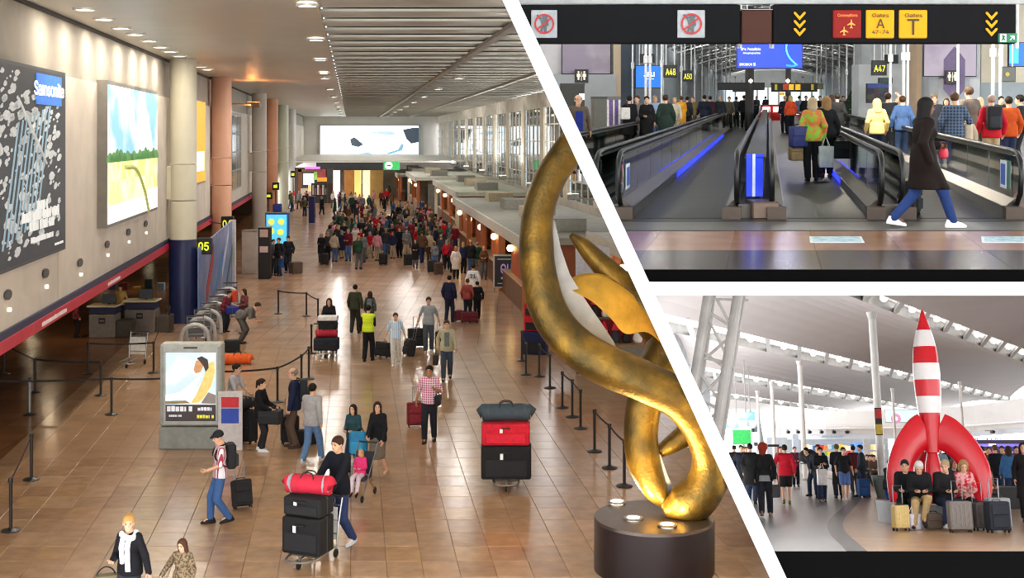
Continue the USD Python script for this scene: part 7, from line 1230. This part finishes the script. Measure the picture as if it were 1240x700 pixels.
# left far: green sign, screen, escalator
t = thing('green_sign', 'bright green sign board behind the lattice column', 'sign', C); a, b = C.at(888, 538, 80), C.at(909, 521, 80); part(t, 'board', clip(box(a[0], b[0], 80, 80.2, a[2], b[2]), C), M('38b45a', .4, emit=.6), False); part(t, 'post', cyl((b[0] - .4, 80.3, 0), (b[0] - .4, 80.3, a[2] + .3), .07, n=8), M('9a9a98')); part(t, 'white_panel', box(b[0], b[0] + .5, 80.05, 80.2, a[2] + .1, b[2] - .1), M('e8eaea', .4, emit=.3), False)
for px0, px1, py0, py1, Y, c, e in ((893, 914, 499, 509, 92, '8fc4cc', .35), (880, 905, 509, 518, 96, '7ab0b8', .3), (896, 922, 508, 516, 100, '6a8f96', .15)):
    a, b = C.at(px0, py1, Y), C.at(px1, py0, Y); t = thing('hanging_screen', f'pale teal hanging display {"upper" if py0 < 505 else "left lower" if px0 < 890 else "right lower"} one behind the lattice column', 'screen', C); part(t, 'display', clip(box(a[0], b[0], Y, Y + .2, a[2], b[2]), C), M(c, .4, emit=e, kind='blotch', sc=1.2, c2='c8dce0'), False); part(t, 'hanger', cyl(((a[0] + b[0]) / 2, Y + .1, b[2]), ((a[0] + b[0]) / 2, Y + .1, 7.6), .04, n=6), M('a8a8a6'))
t = thing('escalator', 'grey sloping escalator flank below the white block', 'escalator', C); q4 = [C.at(*p, 84) for p in ((917, 540), (926, 540), (921, 513), (912, 520))]; part(t, 'flank', slab(*q4, (0, 1, 0), 1.0), M('8fa0a8', .4, .3), False); part(t, 'base', box(q4[0][0], q4[1][0], 84, 85, 0, q4[0][2]), M('9aa8ae', .4), False); part(t, 'handrail', tube([C.at(915, 540, 83.9), C.at(911, 519, 83.9)], .1, 6), M('3a4248', .4))
t = thing('sign_frame', 'dark goalpost sign frame behind the red-haired woman', 'sign', C); a, b = C.at(930, 541, 52), C.at(943.5, 538.2, 52); part(t, 'sign_bar', box(a[0], b[0], 52, 52.15, a[2], b[2]), M('2a2a2e'), False); part(t, 'post', cyl((b[0] - .04, 52.1, 0), (b[0] - .04, 52.1, a[2] + .05), .04, n=8), M('c05a5a'))
# rocket
YR = 30.6; rb = C.at(1128.5, 544, YR); kR = YR / FPX; zr = lambda py: C.at(1128.5, py, YR)[2]
ro = thing('rocket', 'tall glossy red and white banded rocket sculpture on three curved red fins', 'sculpture', C, (rb[0], YR, 0)); RED = M('d01424', .16, sc=.8, amp=.03); WHT = M('ece8e8', .2, amp=.02)
prof = [(0, 373), (2.5, 380), (5, 388), (8, 398), (11, 409), (13.5, 422), (15, 436), (15.6, 450), (15.4, 464), (14.8, 478), (13.6, 492), (12.2, 505), (10.8, 518), (9.6, 532), (8.8, 546)]
PP = np.array(prof); zf = lambda py: np.interp(py, PP[:, 1], PP[:, 0]) * kR
cuts = [373, 400, 420, 440, 460, 480, 500, 514, 548]
for i, (a, b) in enumerate(zip(cuts[:-1], cuts[1:])):
    ys = np.linspace(b, a, 7); part(ro, 'hull_band', lathe([(max(zf(y), 0), zr(y)) for y in ys], 40), WHT if i in (1, 3, 5) else RED, 60, label='white band of the hull' if i in (1, 3, 5) else None)
part(ro, 'nozzle', lathe([(0, zr(612)), (6 * kR, zr(610)), (9.5 * kR, zr(592)), (10.5 * kR, zr(578)), (9 * kR, zr(562)), (6 * kR, zr(548))], 24), RED, True)
for i, an in enumerate((200, -20, 90)):
    ca, sa = math.cos(math.radians(an)), math.sin(math.radians(an)); k_ = kR
    O_ = [(9, 500), (20, 506), (36, 521), (50, 541), (58, 562), (62, 588), (60, 611)]; I_ = [(7, 540), (16, 546), (27, 556), (35, 571), (39, 588), (42, 600), (46, 612)]
    cen = smooth_path([((o[0] + q[0]) / 2 * k_, 0, (zr(o[1]) + zr(q[1])) / 2) for o, q in zip(O_, I_)], 5); hw_ = smooth_path([(math.hypot((o[0] - q[0]), (o[1] - q[1])) / 2 * k_, 0, 0) for o, q in zip(O_, I_)], 5)[:, 0]; tt_ = np.gradient(cen, axis=0); tt_ /= np.linalg.norm(tt_, axis=1, keepdims=True); nn_ = np.stack([-tt_[:, 2], 0 * tt_[:, 0], tt_[:, 0]], 1); th = np.linspace(0, 2 * np.pi, 16, endpoint=False)
    wd = np.interp(np.linspace(0, 1, len(cen)), [0, .3, .7, 1], [4, 6.5, 9, 9]) * k_
    Vv = (cen[:, None] + nn_[:, None] * (hw_[:, None] * np.cos(th))[..., None] + np.array([0, 1, 0])[None, None] * (wd[:, None] * np.sin(th))[..., None]).reshape(-1, 3); nR = len(cen); i_, j_ = np.meshgrid(np.arange(nR - 1), np.arange(16), indexing='ij'); j2 = (j_ + 1) % 16; q4 = np.stack([i_ * 16 + j_, i_ * 16 + j2, (i_ + 1) * 16 + j2, (i_ + 1) * 16 + j_], -1).reshape(-1, 4)
    ca_ = len(Vv); Vv = np.vstack([Vv, cen[-1] + tt_[-1] * .03]); fan = np.stack([np.full(16, ca_), (nR - 1) * 16 + np.arange(16), (nR - 1) * 16 + (np.arange(16) + 1) % 16], 1)
    m = trimesh.Trimesh(Vv, np.vstack([q4[:, [0, 1, 2]], q4[:, [0, 2, 3]], fan]), process=False); m.fix_normals(); part(ro, 'fin', xf(m, RZ(an)), RED, True)
# bench, planters
bn = thing('bench', 'curved pale grey bench around the foot of the rocket', 'bench', C, (rb[0], YR, 0))
for n_, a0, a1, z_ in (('seat_block', 152, 262, .46), ('seat_block', 266, 300, .44), ('seat_block', 304, 388, .46)):
    an = np.radians(np.linspace(a0, a1, 14)); Vv = []
    for t_ in an:
        for f_, zz in ((.66, 0), (1.0, 0), (1.03, z_), (.66, z_)): Vv.append((1.16 * f_ * math.cos(t_), 2.25 * f_ * math.sin(t_), zz))
    F_ = []
    for k_ in range(13):
        for j in range(4): a_, b_ = 4 * k_ + j, 4 * k_ + (j + 1) % 4; F_ += [[a_, b_, b_ + 4], [a_, b_ + 4, a_ + 4]]
    F_ += [[0, 2, 1], [0, 3, 2], [52, 53, 54], [52, 54, 55]]; m = trimesh.Trimesh(np.array(Vv), F_, process=False); m.fix_normals(); part(bn, n_, m, M('a3abb2', .4, sc=2), 30)
part(bn, 'podium', xf(lathe([(1.1, 0), (1.1, .36), (0, .36)], 40), np.diag([1, 1.25, 1, 1])), M('8e969c', .4, sc=2), 30)
t = thing('planter', 'grey tapering planter at the foot of the nearest column', 'planter', C, (C.at(1066, 544, 46.6)[0], 46.6, 0)); k_ = 46.6 / FPX; part(t, 'bowl', lathe([(0, 0), (7 * k_, 0), (10.5 * k_, 13 * k_), (12.5 * k_, 25 * k_), (11.8 * k_, 25 * k_), (0, 23.5 * k_)], 32), M('66706e', .4, sc=2), 40); part(t, 'soil', lathe([(11.5 * k_, 23.8 * k_), (0, 23.9 * k_)], 24), M('3a2e24'))
l = C.fl(1221, 617); k_ = l[1] / FPX; t = thing('planter', 'big black boat-shaped planter at the right edge', 'planter', C, l + [0, .4, 0]); Vv = [(s * w_ * k_, d_ * k_, z_ * k_) for (w_, z_) in ((17, 0), (36, 25)) for s in (-1, 1) for d_ in (-9 - z_ * .15, 9 + z_ * .15)]; part(t, 'bowl', rb_ := trimesh.convex.convex_hull(np.array(Vv)), M('2e2f30', .4, sc=2), False); part(t, 'rim', box(-36.5 * k_, 36.5 * k_, -13.2 * k_, 13.2 * k_, 25 * k_, 26 * k_), M('454647', .4), False)
# people of hall 3
P(C, 928, 626, 'red-haired woman in a black jacket and black trousers with a shoulder bag', head=537, top=(J_, '17181a'), bot=('trousers', '22242c'), hr=('puff', '8c2c18'), sex='f', dir=12, pose=dict(stride=.45, hip=.92, yaw=-30), shoes='8a6a50')
handbag(C, C.at(937.5, 566, C.fl(928, 626)[1] + .1), 15, 'grey shoulder bag hanging beside the red-haired woman', w=.24, d=.12, h=.3, strap=.42, c='3a3a3c')
t = thing('shirt_hem', 'grey shirt hem showing below the black jacket of the red-haired woman', 'clothing', C, C.fl(928, 626)); part(t, 'hem', lathe([(.185, .84), (.188, .93), (.18, .98)], 20), M('8a8a8c', .9))
P(C, 953, 611, 'young man in a red hooded jacket and black shorts', head=539, top=('jacket', 'b8182c'), bot=('shorts', '1a1a1c'), hr=('short', '1d1510'), dir=8, pose=dict(stride=.4, arml=(-.42, .05, 1.0)), shoes='5a6a1c')
P(C, 996, 608, 'dark-haired man in black carrying a white paper bag', head=542, top=(J_, '16181c'), bot=('jeans', '1f2a44'), hr=('short', '2a1c14'), dir=185, pose=dict(stride=.28, armr='bent', arml=(-.1, .3, 1.2)), shoes='2a2422')
shopbag(C, C.at(994.5, 562, C.fl(996, 608)[1] - .35), 10, 'white paper bag carried by the man in black', w=.3, d=.1, h=.48, c='dcd6d4')
P(C, 1024, 606, 'man in a black t-shirt and blue shorts walking forward', head=542, top=(S_, '1b1c20'), bot=('shorts', '5a76b0'), hr=('short', '3a2a20'), dir=180, pose=dict(stride=.25), shoes='c0c2c6')
o = P(C, 1079, 629, 'boy in a black top and blue jeans leaning on the rocket fin', head=556, top=('sweater', '1a1c24'), bot=('jeans', '1f4a8a'), hr=('short', '1a1410'), dir=60, pose=dict(lean=8, armr=(.15, .35, 1.0), arml=(-.15, .3, .95)), shoes='b8b020')
SIT = dict(sit=True, hip=.55, feet=((.12, .42, .085), (-.12, .42, .085)), armr=(.1, .38, .72), arml=(-.1, .38, .72), lean=14)
def Z(px, Y, lb, **k): l = C.at(px, 544, Y); l[2] = .03; return person(C, l, lb, **k)
Z(1110, 28.4, 'man in a dark jacket and beige trousers sitting on the bench', top=(J_, '16161a'), bot=('trousers', 'b09468'), hr=('short', 'c8c4c0'), dir=192, pose=dict(SIT, hip=.56, feet=((.2, .5, .085), (-.02, .42, .2)), lean=22, nod=20), shoes='2a1e18')
Z(1137, 28.4, 'man in black with one leg stretched sitting left of the red top', top=(J_, '1a181a'), bot=('jeans', '1f2a44'), hr=('short', 'a8906c'), dir=170, pose=dict(SIT, feet=((.25, .55, .1), (-.1, .35, .085)), yaw=-40, nod=8), shoes='c8cacc')
Z(1163, 28.55, 'woman in a red patterned top sitting on the bench', top=('sweater', M('b81c2c', .85, kind='blotch', sc=18, c2='d8a0a0')), bot=('trousers', '17171a'), hr=('bob', '9a7a50'), sex='f', dir=188, pose=dict(SIT, feet=((.1, .42, .085), (-.18, .55, .09)), nod=18), shoes='d0d0d4')
Z(1095, 28.9, 'person in black sitting behind the beige trousers under the fin', top=(J_, '141416'), bot=('trousers', '1a1a1c'), hr=('short', '1a1512'), dir=200, pose=SIT); Z(1149, 33.0, 'person in dark blue sitting behind the rocket between the fins', top=(J_, '2a3048'), bot=('trousers', '24262e'), hr=('bob', '6a5040'), sex='f', dir=170, pose=SIT); Z(1184, 31.0, 'person with a pale hat hidden behind the right fin', top=(J_, '6a5a3a'), bot=('trousers', '3a342c'), hr=('short', 'a89060'), dir=160, pose=SIT)
def Wt(px, Y, lb, **k): l = C.at(px, 544, Y); l[2] = 0; return person(C, l, lb, **k)
BG = [(908, 41, '141416', 'person in a long black coat behind the red-haired woman', 'coat', 1.76, 20), (897, 50, '1d2230', 'person in navy at the left edge by the green sign', J_, 1.74, 180), (903, 56, '6a6a30', 'person in a yellow-green top by the green sign', J_, 1.7, 170), (889, 54, '20201f', 'person in black beside the white partition', J_, 1.74, 0), (900, 62, '4a5a86', 'person in blue under the green sign', J_, 1.7, 190), (945, 58, '8a3a44', 'person behind the left shoulder of the red jacket', J_, 1.7, 190), (962, 60, '5a2a40', 'person behind the right shoulder of the red jacket', J_, 1.7, 180), (984, 48, '1a1c22', 'person in black leaning over a bag behind the column', J_, 1.72, 240), (990, 46, '23283a', 'person in navy with a red headband left of the white paper bag', J_, 1.74, 200), (1013, 46, '1c1e26', 'person in charcoal behind the man in the black t-shirt', J_, 1.76, 0), (1033, 50, '5a1c26', 'person in maroon right of the man in the black t-shirt', J_, 1.72, 0), (1042, 47, '24303a', 'person in dark teal with a blue case right of the shorts', J_, 1.74, 280), (1110, 46, '4a6a8a', 'person in pale blue seen between the rocket fins, left', J_, 1.72, 180), (1138, 46, '8aa0b0', 'person in light denim seen between the rocket fins, right', J_, 1.68, 180), (1146, 50, '20242a', 'person in black seen between the rocket fins', J_, 1.72, 0), (1196, 44, 'a02a3a', 'person in red right of the rocket fin', J_, 1.66, 180), (1205, 40, '1a1a20', 'person in black before the duty free shop', J_, 1.72, 0), (1221, 38, '3a6a9a', 'long-haired person in blue denim before the duty free shop', J_, 1.68, 10), (1213, 48, '8a8a90', 'person in grey deep in the duty free shop', J_, 1.7, 200), (1230, 50, '6a3a5a', 'person in plum deep in the duty free shop', J_, 1.7, 180), (1189, 52, '3a3a44', 'person in slate behind the right fin', J_, 1.7, 0)]
for px, Y, c, lb, tk, h_, d in BG: Wt(px, Y, lb, top=(tk, c), bot=('trousers', rc.choice(['1c1e26', '26304a', '2a2a2e', '3a3a40'])), hr=('long' if 'long-haired' in lb else 'short', rc.choice(['1d1410', '3a281c', '6a4a30'])), sex='f' if tk == 'coat' or 'long-haired' in lb else 'm', dir=d, h=h_, pose=dict(rc.choice(POSES), lean=25) if 'leaning' in lb else rc.choice(POSES), crowd=True)
Wt(1239, 31, 'dark-haired person in black cut by the right edge', top=('coat', '1c1a1e'), bot=('trousers', '1a1a20'), hr=('long', '1a1210'), sex='f', dir=200, h=1.74)
for j, (px, Y, c) in enumerate(((1052, 62, '3a342e'), (1057, 60, '5a4a42'), (1049, 66, '7a6a60'), (1055, 66, '2a2a2c'))): l = C.at(px, 544, Y); l[2] = 0; person(C, l, f'seated traveller near the nearest column, {["second from the left", "rightmost", "leftmost", "third from the left"][j]}', top=(J_, c), bot=('trousers', '2a2a2e'), hr=('short', '241a14'), dir=190, pose=SIT, crowd=True)
t = thing('travel_bag', 'big black rounded bag on a stand behind the slim column', 'bag', C, C.at(978, 544, 49) * [1, 1, 0]); part(t, 'bag_body', wob(xf(trimesh.creation.icosphere(3, 1.0), np.diag([.34, .3, .26, 1]), T((0, 0, 1.35))), .05, 4), M('1c1b1c', .8), True); part(t, 'cart_frame', cat(tube([(-.3, 0, 0), (-.3, 0, 1.1)], .025, 6), tube([(.3, 0, 0), (.3, 0, 1.1)], .025, 6), tube([(-.3, 0, 1.1), (.3, 0, 1.1)], .025, 6)), M('a8a8a8', .4, .6))
suitcase(C, C.at(1085, 544, 27.7) * [1, 1, 0], 12, 'pale yellow ribbed hard case beside the boy at the rocket', w=.33, d=.22, h=.5, c='c4a868', c2='d0b878', hard=True); suitcase(C, C.at(1156, 544, 27.2) * [1, 1, 0], -4, 'grey-brown ribbed hard case in front of the woman in red', w=.46, d=.28, h=.6, c='6e6660', c2='7c746e', hard=True); suitcase(C, C.at(1180, 544, 27.7) * [1, 1, 0], 4, 'slim brown-grey hard case between two bigger ones', w=.24, d=.26, h=.55, c='4a4240', c2='544c4a', hard=True); suitcase(C, C.at(1201, 544, 27.1) * [1, 1, 0], 6, 'big dark navy soft case at the right of the bench', w=.44, d=.3, h=.6, c='1c202c'); suitcase(C, C.at(1202, 544, 27.8) * [1, 1, 0], 14, 'silver hard case behind the dark navy case', w=.5, d=.24, h=.64, c='8e9094', c2='9a9ca0', hard=True); suitcase(C, C.at(1043, 544, 46.6) * [1, 1, 0], 10, 'small blue case beside the person in dark teal', w=.4, d=.26, h=.62, c='1f4a86', handle=False)
shopbag(C, C.at(1100, 544, 28.0) * [1, 1, 0] + [0, 0, .46], 30, 'white plastic bag on the floor beside the yellow case', w=.28, d=.16, h=.3, c='d8d4e4'); handbag(C, C.at(1124, 544, 28.0) * [1, 1, 0] + [0, 0, .37], 10, 'brown bag on the floor under the left fin', w=.34, d=.2, h=.3, strap=.05, c='5a4a3e')
